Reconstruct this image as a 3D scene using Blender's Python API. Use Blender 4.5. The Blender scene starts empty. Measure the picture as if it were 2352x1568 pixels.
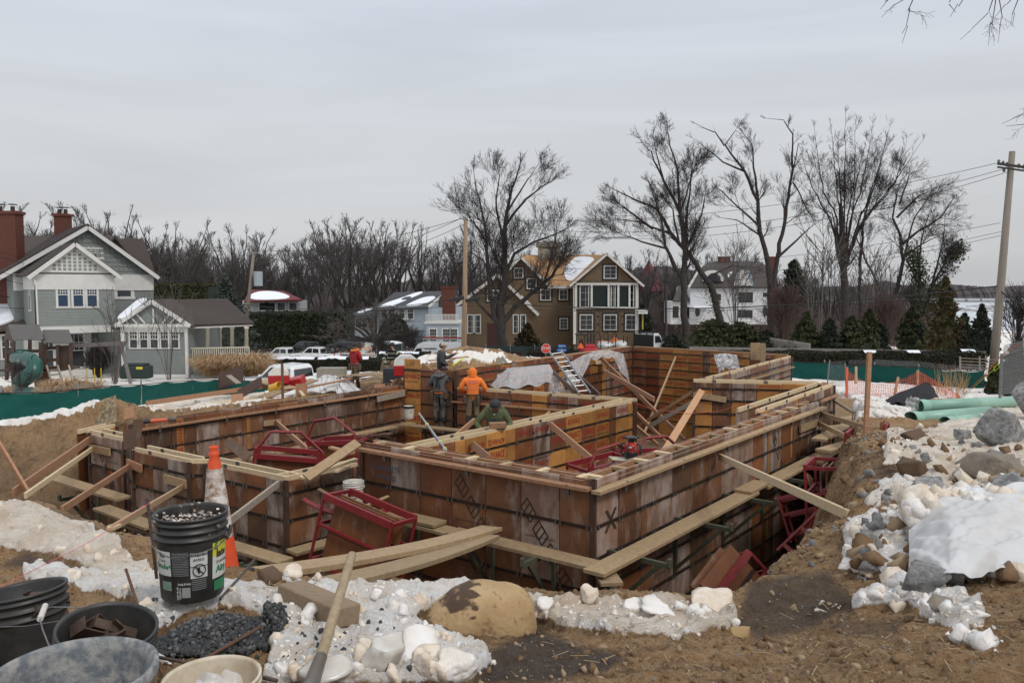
import bpy,math,random
import numpy as np
from mathutils import Vector,Matrix
random.seed(7);np.random.seed(7)
scene=bpy.context.scene
COL=scene.collection
R=math.radians
# ------------------------------------------------------------------ camera
CZ=4.0;FPX=1825.0;PITCH=math.atan(124/1825.0)
cd=bpy.data.cameras.new('camera');cam=bpy.data.objects.new('camera',cd);COL.objects.link(cam)
cam.location=(0,0,CZ);cam.rotation_euler=(math.pi/2-PITCH,0,0)
cd.sensor_width=36;cd.lens=FPX/2352*36;cd.clip_start=.05;cd.clip_end=6000
scene.camera=cam
# ------------------------------------------------------------------ world
world=bpy.data.worlds.new('World');scene.world=world;world.use_nodes=True
nt=world.node_tree;nt.nodes.clear()
def N(t,**k):
    n=nt.nodes.new(t)
    for a,b in k.items():setattr(n,a,b)
    return n
sky=N('ShaderNodeTexSky',sky_type='NISHITA',sun_disc=False,sun_elevation=R(38),sun_rotation=R(140),air_density=1.2,dust_density=3.0)
tc=N('ShaderNodeTexCoord');sep=N('ShaderNodeSeparateXYZ')
nt.links.new(tc.outputs['Generated'],sep.inputs[0])
ramp=N('ShaderNodeValToRGB');e=ramp.color_ramp.elements
e[0].position=0.0;e[0].color=(.555,.565,.585,1)
e[1].position=1.0;e[1].color=(.93,.96,1.0,1)
for p_,c_ in ((.06,(.60,.61,.625,1)),(.17,(.645,.665,.69,1)),(.33,(.64,.68,.76,1)),(.5,(.74,.78,.86,1))):
    q_=e.new(p_);q_.color=c_
nt.links.new(sep.outputs['Z'],ramp.inputs[0])
mp=N('ShaderNodeMapping');mp.inputs['Scale'].default_value=(1.2,1.2,9)
nt.links.new(tc.outputs['Generated'],mp.inputs[0])
nz=N('ShaderNodeTexNoise');nz.inputs['Scale'].default_value=1.6;nz.inputs['Detail'].default_value=6;nz.inputs['Roughness'].default_value=.5;nz.inputs['Distortion'].default_value=.6
nt.links.new(mp.outputs[0],nz.inputs['Vector'])
mr=N('ShaderNodeMapRange');mr.inputs[1].default_value=.3;mr.inputs[2].default_value=.7;mr.inputs[3].default_value=.95;mr.inputs[4].default_value=1.08
nt.links.new(nz.outputs['Fac'],mr.inputs[0])
mul=N('ShaderNodeVectorMath',operation='MULTIPLY');nt.links.new(ramp.outputs[0],mul.inputs[0]);nt.links.new(mr.outputs[0],mul.inputs[1])
sc_=N('ShaderNodeVectorMath',operation='SCALE');sc_.inputs['Scale'].default_value=10.2;nt.links.new(mul.outputs[0],sc_.inputs[0])
mix=N('ShaderNodeMix',data_type='RGBA');mix.inputs[0].default_value=.93
nt.links.new(sky.outputs[0],mix.inputs[6]);nt.links.new(sc_.outputs[0],mix.inputs[7])
bg=N('ShaderNodeBackground');bg.inputs[1].default_value=.1;nt.links.new(mix.outputs[2],bg.inputs[0])
wo=N('ShaderNodeOutputWorld');nt.links.new(bg.outputs[0],wo.inputs[0])
sl=bpy.data.lights.new('sun','SUN');sl.energy=1.45;sl.angle=R(14);sl.color=(1,.97,.92)
so=bpy.data.objects.new('sun',sl);COL.objects.link(so);so.rotation_euler=(R(42),0,R(40));so.location=(0,0,60)
scene.view_settings.view_transform='Standard';scene.view_settings.look='None';scene.view_settings.gamma=1
scene.view_settings.use_curve_mapping=False;scene.view_settings.exposure=0.0
scene.cycles.max_bounces=5;scene.cycles.transparent_max_bounces=12
# ------------------------------------------------------------------ pixel helpers (photograph measured at 2352 px width)
SP,CP=math.sin(PITCH),math.cos(PITCH)
def ray(x,y):
    cx=(x-1176)/FPX;cy=-(y-784)/FPX
    return cx,CP+cy*SP,-SP+cy*CP
def P(x,y,z):
    a,b,c=ray(x,y);t=(z-CZ)/c
    return Vector((a*t,b*t,z))
def Q(x,y,d):
    a,b,c=ray(x,y);t=d/b
    return Vector((a*t,d,CZ+c*t))
def proj(X,Y,Z):
    Zr=Z-CZ;f=Y*CP-Zr*SP;u=Y*SP+Zr*CP
    return 1176+FPX*X/f,784-FPX*u/f
# ------------------------------------------------------------------ materials
MATS={}
def mat(name,col,col2=None,rough=.7,scale=8,detail=6,bump=0.0,bscale=None,metal=0.0,contrast=.25,rand=0.0,spec=.5,alpha=1.0,trans=0.0,stretch=None,coat=0.0):
    if name in MATS:return MATS[name]
    m=bpy.data.materials.new(name);m.use_nodes=True;t=m.node_tree;n=t.nodes;b=n['Principled BSDF'];L=t.links.new
    b.inputs['Roughness'].default_value=rough;b.inputs['Metallic'].default_value=metal;b.inputs['Specular IOR Level'].default_value=spec
    if coat:b.inputs['Coat Weight'].default_value=coat
    if alpha<1:b.inputs['Alpha'].default_value=alpha
    if trans:b.inputs['Transmission Weight'].default_value=trans
    col2=col2 or tuple(c*.72 for c in col)
    co=n.new('ShaderNodeTexCoord');vec=co.outputs['Object']
    oi=n.new('ShaderNodeObjectInfo')
    ad=n.new('ShaderNodeVectorMath');ad.operation='ADD';sc=n.new('ShaderNodeMath');sc.operation='MULTIPLY';sc.inputs[1].default_value=37.0
    L(oi.outputs['Random'],sc.inputs[0]);L(vec,ad.inputs[0]);L(sc.outputs[0],ad.inputs[1]);vec=ad.outputs[0]
    if stretch:
        mp=n.new('ShaderNodeMapping');mp.inputs['Scale'].default_value=stretch;L(vec,mp.inputs[0]);vec=mp.outputs[0]
    nz=n.new('ShaderNodeTexNoise');nz.inputs['Scale'].default_value=scale;nz.inputs['Detail'].default_value=detail;nz.inputs['Roughness'].default_value=.62;L(vec,nz.inputs['Vector'])
    mr=n.new('ShaderNodeMapRange');mr.inputs[1].default_value=.5-contrast;mr.inputs[2].default_value=.5+contrast;L(nz.outputs['Fac'],mr.inputs[0])
    mx=n.new('ShaderNodeMix');mx.data_type='RGBA';mx.inputs[6].default_value=(*col,1);mx.inputs[7].default_value=(*col2,1);L(mr.outputs[0],mx.inputs[0]);out=mx.outputs[2]
    if rand:
        hs=n.new('ShaderNodeHueSaturation');m2=n.new('ShaderNodeMapRange');m2.inputs[3].default_value=1-rand;m2.inputs[4].default_value=1+rand
        L(oi.outputs['Random'],m2.inputs[0]);L(m2.outputs[0],hs.inputs['Value']);L(out,hs.inputs['Color']);out=hs.outputs[0]
    L(out,b.inputs['Base Color'])
    if bump:
        nb=n.new('ShaderNodeTexNoise');nb.inputs['Scale'].default_value=bscale or scale*4;nb.inputs['Detail'].default_value=5;L(vec,nb.inputs['Vector'])
        bp=n.new('ShaderNodeBump');bp.inputs['Strength'].default_value=bump;bp.inputs['Distance'].default_value=.02;L(nb.outputs['Fac'],bp.inputs['Height']);L(bp.outputs[0],b.inputs['Normal'])
    MATS[name]=m;return m
def ply_mat(name,base,base2,grime,gcol=(.30,.25,.22),holes=True):
    """old film-faced plywood form board: warm base, pale cement bloom in vertical streaks, rust spots, tie holes"""
    m=bpy.data.materials.new(name);m.use_nodes=True;t=m.node_tree;n=t.nodes;b=n['Principled BSDF'];L=t.links.new
    b.inputs['Roughness'].default_value=.55;b.inputs['Specular IOR Level'].default_value=.35
    co=n.new('ShaderNodeTexCoord');oi=n.new('ShaderNodeObjectInfo')
    sc=n.new('ShaderNodeMath');sc.operation='MULTIPLY';sc.inputs[1].default_value=91.0;L(oi.outputs['Random'],sc.inputs[0])
    ad=n.new('ShaderNodeVectorMath');ad.operation='ADD';L(co.outputs['Object'],ad.inputs[0]);L(sc.outputs[0],ad.inputs[1])
    def noise(scale,det,stretch=None,rough=.6):
        v=ad.outputs[0]
        if stretch:
            mp=n.new('ShaderNodeMapping');mp.inputs['Scale'].default_value=stretch;L(v,mp.inputs[0]);v=mp.outputs[0]
        q=n.new('ShaderNodeTexNoise');q.inputs['Scale'].default_value=scale;q.inputs['Detail'].default_value=det;q.inputs['Roughness'].default_value=rough;L(v,q.inputs['Vector']);return q.outputs['Fac']
    def rng(v,a,c,lo=0.,hi=1.):
        q=n.new('ShaderNodeMapRange');q.inputs[1].default_value=a;q.inputs[2].default_value=c;q.inputs[3].default_value=lo;q.inputs[4].default_value=hi;L(v,q.inputs[0]);return q.outputs[0]
    def mixc(f,a,c):
        q=n.new('ShaderNodeMix');q.data_type='RGBA';L(f,q.inputs[0])
        for i,s in ((6,a),(7,c)):
            if isinstance(s,tuple):q.inputs[i].default_value=(*s,1)
            else:L(s,q.inputs[i])
        return q.outputs[2]
    c=mixc(rng(noise(3.2,5),.35,.65),base,base2)
    hs=n.new('ShaderNodeHueSaturation');L(c,hs.inputs['Color']);L(rng(oi.outputs['Random'],0,1,.68,1.3),hs.inputs['Value']);c=hs.outputs[0]
    g=rng(noise(2.0,8,(2.2,2.2,.7),.68),.60-grime,.74-grime*.6,0,.78)
    c=mixc(g,c,gcol)
    c=mixc(rng(noise(7,6,(1,1,.35)),.60,.78,0,.7),c,(.085,.04,.022))
    if holes:
        vo=n.new('ShaderNodeTexVoronoi');vo.inputs['Scale'].default_value=9;L(ad.outputs[0],vo.inputs['Vector'])
        c=mixc(rng(vo.outputs['Distance'],.05,.10,.85,0),c,(.03,.018,.012))
    L(c,b.inputs['Base Color'])
    bp=n.new('ShaderNodeBump');bp.inputs['Strength'].default_value=.3;bp.inputs['Distance'].default_value=.01;L(noise(30,4),bp.inputs['Height']);L(bp.outputs[0],b.inputs['Normal'])
    MATS[name]=m;return m
def wood(name,a,b_,rough=.75,rand=.18):
    return mat(name,a,b_,rough=rough,scale=5,stretch=(3,3,3),bump=.25,bscale=50,rand=rand,contrast=.22)
# ------------------------------------------------------------------ mesh builder
def rotm(rx=0,ry=0,rz=0):
    return Matrix.Rotation(rz,3,'Z') @ Matrix.Rotation(ry,3,'Y') @ Matrix.Rotation(rx,3,'X')
class MB:
    def __init__(s):s.v=[];s.f=[];s.m=[]
    def add(s,vs,fs,mi=0):
        k=len(s.v);s.v+=[tuple(p) for p in vs];s.f+=[tuple(i+k for i in q) for q in fs];s.m+=[mi]*len(fs);return s
    def box(s,c,d,rot=None,mi=0,taper=1.0):
        x,y,z=d[0]/2,d[1]/2,d[2]/2;vs=[]
        for sz in (-1,1):
            tt=taper if sz>0 else 1
            for sx,sy in ((-1,-1),(1,-1),(1,1),(-1,1)):
                p=Vector((sx*x*tt,sy*y*tt,sz*z))
                if rot is not None:p=rot @ p
                vs.append(p+Vector(c))
        return s.add(vs,[(3,2,1,0),(4,5,6,7),(0,1,5,4),(1,2,6,5),(2,3,7,6),(3,0,4,7)],mi)
    def beam(s,p0,p1,w,h,mi=0,up=(0,0,1)):
        p0,p1=Vector(p0),Vector(p1);d=(p1-p0);L=d.length
        if L<1e-6:return s
        d /= L;sd=d.cross(Vector(up))
        if sd.length<1e-4:sd=d.cross(Vector((1,0,0)))
        sd.normalize();u=sd.cross(d)
        vs=[]
        for p in (p0,p1):
            for a,b in ((-1,-1),(1,-1),(1,1),(-1,1)):vs.append(p+sd*(a*w/2)+u*(b*h/2))
        return s.add(vs,[(3,2,1,0),(4,5,6,7),(0,1,5,4),(1,2,6,5),(2,3,7,6),(3,0,4,7)],mi)
    def tube(s,pts,r,n=8,mi=0,cap=True):
        pts=[Vector(p) for p in pts];rs=r if isinstance(r,(list,tuple)) else [r]*len(pts)
        vs=[];k=len(pts);prev=None
        for i,p in enumerate(pts):
            d=(pts[min(i+1,k-1)]-pts[max(i-1,0)]).normalized()
            if prev is None:
                a=d.cross(Vector((0,0,1)))
                if a.length<1e-3:a=d.cross(Vector((1,0,0)))
            else:a=prev-d*prev.dot(d)
            a.normalize();prev=a;b=d.cross(a)
            for j in range(n):
                t=2*math.pi*j/n;vs.append(p+(a*math.cos(t)+b*math.sin(t))*rs[i])
        fs=[(i*n+j,i*n+(j+1) % n,(i+1)*n+(j+1) % n,(i+1)*n+j) for i in range(k-1) for j in range(n)]
        if cap:fs+=[tuple(range(n))[::-1],tuple((k-1)*n+j for j in range(n))]
        return s.add(vs,fs,mi)
    def lathe(s,prof,n=32,c=(0,0,0),mi=0,rot=None,mis=None):
        vs=[];c=Vector(c)
        for r,z in prof:
            for j in range(n):
                t=2*math.pi*j/n;p=Vector((r*math.cos(t),r*math.sin(t),z))
                if rot is not None:p=rot @ p
                vs.append(p+c)
        for i in range(len(prof)-1):
            pass
        k=len(s.v);s.v+=[tuple(p) for p in vs]
        for i in range(len(prof)-1):
            for j in range(n):
                s.f.append((k+i*n+j,k+i*n+(j+1) % n,k+(i+1)*n+(j+1) % n,k+(i+1)*n+j));s.m.append(mis[i] if mis else mi)
        return s
    def poly(s,pts,mi=0):return s.add(pts,[tuple(range(len(pts)))],mi)
    def prism(s,pts,off,mi=0,mic=None):
        k=len(pts);off=Vector(off);q=[Vector(p) for p in pts]
        s.add(q+[p+off for p in q],[tuple(range(k))[::-1],tuple(range(k,2*k))],mi if mic is None else mic)
        s.add(q+[p+off for p in q],[(i,(i+1) % k,k+(i+1) % k,k+i) for i in range(k)],mi);return s
    def blob(s,c,r,n=2,jit=.25,seed=0,mi=0,flat=1.0):
        import bmesh
        key=n
        if key not in ICO:
            bm=bmesh.new();bmesh.ops.create_icosphere(bm,subdivisions=n,radius=1);bm.verts.ensure_lookup_table()
            ICO[key]=(np.array([v.co[:] for v in bm.verts]),[tuple(v.index for v in f.verts) for f in bm.faces]);bm.free()
        V,F=ICO[key];rs=np.random.RandomState(seed)
        k=rs.randn(5,3)*1.6;ph=rs.rand(5)*6.3
        d=1+jit*sum(np.sin(V@k[i]+ph[i]) for i in range(5))/2.2
        r=r if isinstance(r,(list,tuple)) else (r,r,r*flat)
        W=V*d[:,None]*np.array(r)+np.array(c)
        return s.add(W.tolist(),F,mi)
    def build(s,name,mats,parent=None,label=None,cat=None,group=None,kind=None,smooth=False,autobase=True,bevel=0):
        if not s.v:return None
        V=np.array(s.v,dtype=float)
        lo,hi=V.min(0),V.max(0);base=Vector(((lo[0]+hi[0])/2,(lo[1]+hi[1])/2,lo[2])) if autobase else Vector((0,0,0))
        me=bpy.data.meshes.new(name);me.from_pydata((V-np.array(base)).tolist(),[],s.f)
        if not isinstance(mats,(list,tuple)):mats=[mats]
        for m_ in mats:me.materials.append(m_)
        if len(mats)>1:me.polygons.foreach_set('material_index',s.m)
        if smooth:me.polygons.foreach_set('use_smooth',[True]*len(s.f))
        o=bpy.data.objects.new(name,me);COL.objects.link(o);setp(o,base,parent)
        if bevel:
            md=o.modifiers.new('bevel','BEVEL');md.width=bevel;md.segments=1;md.limit_method='ANGLE'
        tag(o,label,cat,group,kind);return o
ICO={}
WP={}
def setp(o,world,parent):
    world=Vector(world)
    if parent is not None:
        o.parent=parent;o.location=world-WP.get(parent.name,Vector((0,0,0)))
    else:o.location=world
    WP[o.name]=world
def tag(o,label=None,cat=None,group=None,kind=None):
    for k,v in (('label',label),('category',cat),('group',group),('kind',kind)):
        if v:o[k]=v
    return o
def thing(name,label,cat,loc=(0,0,0),group=None):
    o=bpy.data.objects.new(name,None);o.empty_display_size=.2;COL.objects.link(o);setp(o,loc,None);tag(o,label,cat,group,'thing');return o
def dup(o,parent=None,label=None):
    c=o.copy();COL.objects.link(c);c.parent=parent
    if label:c['label']=label
    for ch in list(o.children):dup(ch,c)
    return c
def place(o,loc,rz=0,rx=0,ry=0,s=1):
    o.location=loc;o.rotation_euler=(rx,ry,rz);o.scale=(s,s,s);return o
def nmesh(name,V,F,mats,mi=None,smooth=False):
    """fast mesh from numpy arrays, all faces with the same vertex count"""
    me=bpy.data.meshes.new(name);k=F.shape[1]
    me.vertices.add(len(V));me.vertices.foreach_set('co',np.asarray(V,np.float32).ravel())
    me.loops.add(F.size);me.loops.foreach_set('vertex_index',F.ravel().astype(np.int32))
    me.polygons.add(len(F));me.polygons.foreach_set('loop_start',np.arange(0,F.size,k,dtype=np.int32));me.polygons.foreach_set('loop_total',np.full(len(F),k,np.int32))
    for m_ in (mats if isinstance(mats,(list,tuple)) else [mats]):me.materials.append(m_)
    if mi is not None:me.polygons.foreach_set('material_index',mi.astype(np.int32))
    if smooth:me.polygons.foreach_set('use_smooth',np.ones(len(F),bool))
    me.update();me.validate();return me
def obj(name,me,loc=(0,0,0),parent=None,label=None,cat=None,group=None,kind=None):
    o=bpy.data.objects.new(name,me);COL.objects.link(o);setp(o,loc,parent);return tag(o,label,cat,group,kind)
TXT={}
def text_mesh(s,size,m,bold=.0,key=''):
    k=(s,size,m.name,key)
    if k in TXT:return TXT[k]
    c=bpy.data.curves.new('t','FONT');c.body=s;c.size=size;c.align_x='CENTER';c.align_y='CENTER';c.resolution_u=1;c.offset=bold*size
    o=bpy.data.objects.new('t',c);COL.objects.link(o);dg=bpy.context.evaluated_depsgraph_get()
    me=bpy.data.meshes.new_from_object(o.evaluated_get(dg));bpy.data.objects.remove(o);me.materials.clear();me.materials.append(m);TXT[k]=me;return me
def text_on(s,size,m,pos,right,up,parent=None,name='lettering',bold=.0,sx=1.0):
    me=text_mesh(s,size,m,bold);right=Vector(right).normalized();up=Vector(up).normalized();nrm=right.cross(up)
    o=bpy.data.objects.new(name,me);COL.objects.link(o)
    M=Matrix((right*sx,up,nrm)).transposed().to_4x4()
    if parent is not None:o.parent=parent;M.translation=Vector(pos)-WP[parent.name]
    else:M.translation=Vector(pos)
    o.matrix_local=M;WP[o.name]=Vector(pos);return o
# ------------------------------------------------------------------ noise in numpy
def vnoise(x,y,seed=0):
    xi=np.floor(x).astype(np.int64);yi=np.floor(y).astype(np.int64);fx=x-xi;fy=y-yi
    fx=fx*fx*(3-2*fx);fy=fy*fy*(3-2*fy)
    def h(a,b):
        n=(a*374761393+b*668265263+seed*69069) & 0xffffffff;n=((n ^ (n >> 13))*1274126177) & 0xffffffff;return ((n ^ (n >> 16)) & 0xffff)/65535.0
    return (h(xi,yi)*(1-fx)+h(xi+1,yi)*fx)*(1-fy)+(h(xi,yi+1)*(1-fx)+h(xi+1,yi+1)*fx)*fy
def fbm(x,y,o=4,seed=0):
    s=0;a=.5;t=0
    for i in range(o):s=s+a*vnoise(x*2**i+17*i,y*2**i-9*i,seed+i);t+=a;a *= .55
    return s/t
# ------------------------------------------------------------------ terrain
CTRL=[
 (-600,1560,2.6),(100,1560,2.5),(600,1560,2.55),(1200,1560,2.5),(1800,1560,2.55),(2350,1560,2.7),(3000,1560,2.8),
 (440,1372,2.6),(0,1400,2.46),(-300,1350,2.4),(640,1420,2.5),(900,1420,2.35),(1110,1500,2.35),(1330,1425,2.18),(1300,1480,2.34),(1690,1400,2.1),(1500,1470,2.3),(1900,1470,2.5),(2200,1400,2.6),(2352,1300,2.5),
 (640,1340,2.02),(527,1325,2.05),(860,1350,2.05),(1000,1350,2.05),(360,1300,1.9),(250,1250,1.85),(100,1215,1.8),(-200,1200,1.7),
 (40,1132,1.15),(150,1165,1.3),(260,1210,1.6),(-300,1130,1.0),
 (1760,1320,2.25),(1900,1230,2.15),(1965,1150,2.0),(2100,1180,2.2),(2250,1200,2.35),(2352,1150,2.4),(2700,1200,2.5),
 (1990,1000,1.5),(2080,1040,1.7),(2200,1040,1.9),(2352,1000,2.0),(2800,1000,2.1),(2000,955,1.25),(2080,968,.88),(2200,962,.82),(2352,945,.85),
 (1930,915,.6),(2050,900,.35),(2200,905,.2),(2352,900,.2),(1840,870,-.2),
 (0,968,1.05),(120,950,1.1),(-300,970,1.0),(300,942,1.05),(430,935,.95),(560,925,.6),(700,905,.4),(820,897,.25),(905,880,.1),(940,862,0.0),(1100,845,-.1),
 (100,998,.15),(-250,1004,.05),(260,985,.1),(400,965,.1),(50,885,-.6),(300,872,-1.3),(500,868,-1.5),(150,850,-2.2),(400,845,-2.3),(-400,870,-1.5),
 (600,850,-2.6),(750,845,-2.6),(900,838,-2.8),(1100,832,-3.0),(1300,826,-3.2),(1500,822,-3.0),(1800,832,-2.0),(2000,845,-1.3),(2250,862,-.9),(2600,850,-1.2),
 (650,822,-5.6),(900,818,-5.6),(1200,812,-5.2),(1500,808,-4.6),(1700,806,-4.4),(2000,805,-4.2),(2300,800,-4.0),(-300,825,-5.0),(2800,800,-4.5),
 (300,790,-8),(700,775,-8.5),(1100,775,-8),(1500,765,-8.5),(1900,765,-8.6),(2200,760,-8.6),(2600,755,-9),
 (2200,738,-9.6),(2600,735,-10),(1700,735,-9.4),(1100,735,-9),(300,735,-9),(0,700,-10),(1100,700,-11),(2300,700,-12)]
_c=np.array([[*P(a,b,z)] for a,b,z in CTRL])
def uv(X,Y):Y=np.maximum(Y,2.75);return np.stack([np.clip(1.5*X/Y,-3,3),np.log(Y)],-1)
_U=uv(_c[:,0],_c[:,1]);_n=len(_c)
_A=np.zeros((_n+3,_n+3));_A[:_n,:_n]=np.linalg.norm(_U[:,None]-_U[None],axis=2)+np.eye(_n)*-.02
_A[:_n,_n]=1;_A[:_n,_n+1:]=_U;_A[_n,:_n]=1;_A[_n+1:,:_n]=_U.T
_w=np.linalg.solve(_A,np.concatenate([_c[:,2],np.zeros(3)]))
PIT=[(-1.75,5.75),(-.6,5.5),(.4,5.25),(1.35,4.98),(2.1,5.6),(3.05,7.2),(4.3,10),(5.8,13.4),(7.9,17.5),(9.8,21.5),(11.4,28),(5.2,33.2),(3,31.4),(-3.8,24.2),(-9.2,18.0),(-13,17.4),(-16,12),(-8.2,11.5),(-5.9,10.0),(-4.7,8.9),(-3.3,7.2)]
PITZ=-1.75
def seg_dist(X,Y,poly):
    d=np.full(X.shape,1e9);ins=np.zeros(X.shape,bool)
    for (x0,y0),(x1,y1) in zip(poly,poly[1:]+poly[:1]):
        dx,dy=x1-x0,y1-y0;t=np.clip(((X-x0)*dx+(Y-y0)*dy)/(dx*dx+dy*dy),0,1)
        d=np.minimum(d,np.hypot(X-x0-t*dx,Y-y0-t*dy))
        c=((y0>Y) != (y1>Y)) & (X<(x1-x0)*(Y-y0)/(y1-y0+1e-12)+x0);ins ^= c
    return np.where(ins,d,-d)
BUMPS=[
 (-9.2,18.1,.8,.5,.2,.36),(-8.3,17.5,.6,.45,0,.28),(-12.5,16.6,1.2,.5,0,.2),(-10.5,14.6,1.0,.7,.5,.35),(-8.8,13.2,.7,.5,0,.3),(-1.9,31.5,3.2,1.5,.15,1.35),(.6,34,2.5,1.5,0,.7),(-5.9,21.6,2.6,.38,.95,.18),
 (6.5,16.3,.7,.5,0,.25),(3.9,8.3,.5,.8,-.6,.22),(7.4,16.1,.6,.4,0,.35),(2.6,5.2,.5,.7,-.5,.16),
 (-.75,4.1,.55,.25,.3,.12),(.9,4.35,.75,.22,.05,.16),(-2.7,5.6,.9,.3,-.5,.14),(-4.4,6.9,1.1,.35,-.6,.2),(4.2,9,.8,.8,0,.2),(5.6,11.5,1.2,1.2,0,.2)]
def base_h(X,Y):
    sh=X.shape;U=uv(X.ravel(),Y.ravel());out=np.empty(len(U))
    for i in range(0,len(U),20000):
        u=U[i:i+20000];out[i:i+20000]=np.linalg.norm(u[:,None]-_U[None],axis=2)@_w[:_n]+_w[_n]+u@_w[_n+1:]
    return out.reshape(sh)
def inpoly(px,py,poly):
    return seg_dist(px,py,poly)
SNOW=[
 ([(-400,1185),(0,1178),(90,1195),(190,1228),(262,1262),(330,1300),(372,1345),(330,1350),(240,1322),(150,1290),(60,1262),(-400,1240)],1,1),
 ([(-300,1150),(40,1158),(130,1180),(215,1222),(240,1245),(150,1215),(-300,1190)],.55,1),
 ([(60,1310),(150,1322),(330,1322),(420,1350),(560,1362),(640,1372),(700,1400),(735,1470),(720,1580),(600,1580),(630,1500),(600,1420),(520,1395),(420,1410),(350,1470),(330,1400),(200,1360),(60,1340)],1,0),
 ([(655,1330),(760,1345),(940,1335),(1080,1335),(1010,1392),(930,1440),(1000,1470),(1090,1480),(1130,1540),(1060,1580),(720,1580),(740,1440),(700,1390)],1,0),
 ([(1215,1390),(1330,1385),(1480,1390),(1600,1385),(1680,1400),(1690,1440),(1560,1470),(1420,1470),(1300,1452),(1225,1420)],.95,1),
 ([(2040,990),(2120,1002),(2125,1040),(2080,1068),(2030,1060)],.9,1),
 ([(1930,900),(2110,905),(2110,955),(1960,960)],.9,0),
 ([(1900,860),(2110,872),(2300,880),(2300,915),(1930,912)],1,0),
 ([(2120,1000),(2352,900),(2600,900),(2600,1180),(2352,1200),(2200,1160),(2060,1130),(2090,1080)],.78,1),
 ([(1950,1190),(2050,1170),(2120,1230),(2095,1290),(2060,1340),(1925,1310)],1,0),
 ([(1985,1120),(2060,1090),(2110,1120),(2050,1150),(1990,1150)],.66,0),
 ([(1950,1370),(2080,1358),(2240,1400),(2260,1450),(2180,1450),(2080,1400),(1960,1410)],.72,0),
 ([(1860,1385),(1950,1380),(1930,1400),(1870,1420)],.5,0),
 ([(2200,1440),(2290,1470),(2300,1500),(2210,1490)],.5,0),
 ([(2050,1130),(2400,1180),(2400,1340),(2150,1330),(2090,1260)],.85,1),
 ([(-400,905),(60,925),(180,920),(240,905),(180,960),(90,985),(0,1010),(-400,1010)],1,0),
 ([(420,918),(560,888),(640,880),(650,905),(480,935),(330,945)],.85,1),
 ([(960,810),(1150,812),(1180,835),(1080,828),(960,835)],.9,0)]
def ground(X,Y):
    z=base_h(X,Y)
    for bx,by,sx,sy,ro,h in BUMPS:
        c,s=math.cos(ro),math.sin(ro);u=(X-bx)*c+(Y-by)*s;v=-(X-bx)*s+(Y-by)*c
        z=z+h*np.exp(-(u/sx)**2-(v/sy)**2)
    px,py=proj(X,Y,z)
    snow=np.zeros(X.shape);dirty=np.zeros(X.shape)
    for poly,a,dt in SNOW:
        d=inpoly(px,py,poly);k=np.clip(d/14+.5,0,1)*a;k=np.where((Y<36),k,0)
        snow=np.maximum(snow,k);dirty=np.where((k>.3),dt,dirty)
    n1=fbm(X*1.6,Y*1.6,5,3);n2=fbm(X*7,Y*7,4,11);n3=fbm(X*20,Y*20,3,23)
    far=np.clip((Y-31)/5,0,1)*(fbm(X*.25,Y*.25,4,9)>.34)
    leftyard=np.clip((Y-19.5)/1.5,0,1)*np.clip((-X-6.5)/1.5,0,1)
    snow=np.maximum(snow,np.maximum(far,leftyard))
    s=np.clip((snow-.5+(n2-.5)*1.5+(n1-.5)*.9)*2.6+.75,0,1)*(snow>.02)
    nearw=np.clip(1-(Y-20)/15,0,1)
    z=z+(n1-.5)*.16*np.clip(Y/6,.4,1)+(n2-.5)*.07*nearw+(n3-.5)*.028*nearw
    n4=fbm(X*45,Y*45,3,71);n5=1-np.abs(2*fbm(X*11+3*n2,Y*11,4,81)-1);near2=np.clip(1-(Y-9)/6,0,1)
    z=z+(n4-.5)*.018*near2*(1-s)
    z=z+s*(.03+.085*(fbm(X*5,Y*5,3,31)-.38)+.055*np.clip(n5-.5,0,1)*(.3+n2)+(n4-.5)*.012*near2+.016*(fbm(X*16,Y*16,3,41)-.5))*nearw+s*.05*(1-nearw)
    d=seg_dist(X,Y,PIT)+(fbm(X*1.3,Y*1.3,4,51)-.5)*.55+(fbm(X*6,Y*6,3,61)-.5)*.16
    steep=np.where((X<-7) & (Y>13.5),.85,2.6)
    dig=np.clip(d,0,None)*steep
    cut=z-dig
    cut=np.maximum(cut,PITZ+(n2-.5)*.12+(n1-.5)*.25)
    inside=(d>0) & (Y<40)
    z=np.where(inside,cut,z);s=np.where(d>.12,0,s)
    z=z - .1*np.exp(-np.clip(-d,0,None)/.25)*(Y<14)
    return z,s,dirty,(d>.02)
lg=lambda a,b,n:np.exp(np.linspace(math.log(a),math.log(b),n,endpoint=False))
rr=np.concatenate([lg(1.25,2.2,30),lg(2.2,7.5,480),lg(7.5,38,290),lg(38,760,131)]);NR,NC,AH=len(rr),790,50;tt=np.tan(np.linspace(R(-AH),R(AH),NC))
YY=np.repeat(rr[:,None],NC,1)/1.0;XX=YY*tt[None]
ZZ,SN,DT,PD=ground(XX,YY)
HGRID=(rr,tt)
def gz(x,y):
    y=max(y,1.3);i=np.searchsorted(rr,y)-1;i=min(max(i,0),NR-2);t=x/y;j=int((math.atan(t)-R(-AH))/(R(2*AH))*(NC-1));j=min(max(j,0),NC-2)
    f=(y-rr[i])/(rr[i+1]-rr[i]);return float(ZZ[i,j]*(1-f)+ZZ[i+1,j]*f)
def G(px,py,z0=2.0,it=8):
    """point of the ground seen at a pixel"""
    a,b,c=ray(px,py);best=None
    d=1.5
    while d<300:
        t=d/b;z=CZ+c*t
        if gz(a*t,d)>=z:return Vector((a*t,d,gz(a*t,d)))
        d *= 1.01
    return Vector((a*t,d,z))
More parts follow.
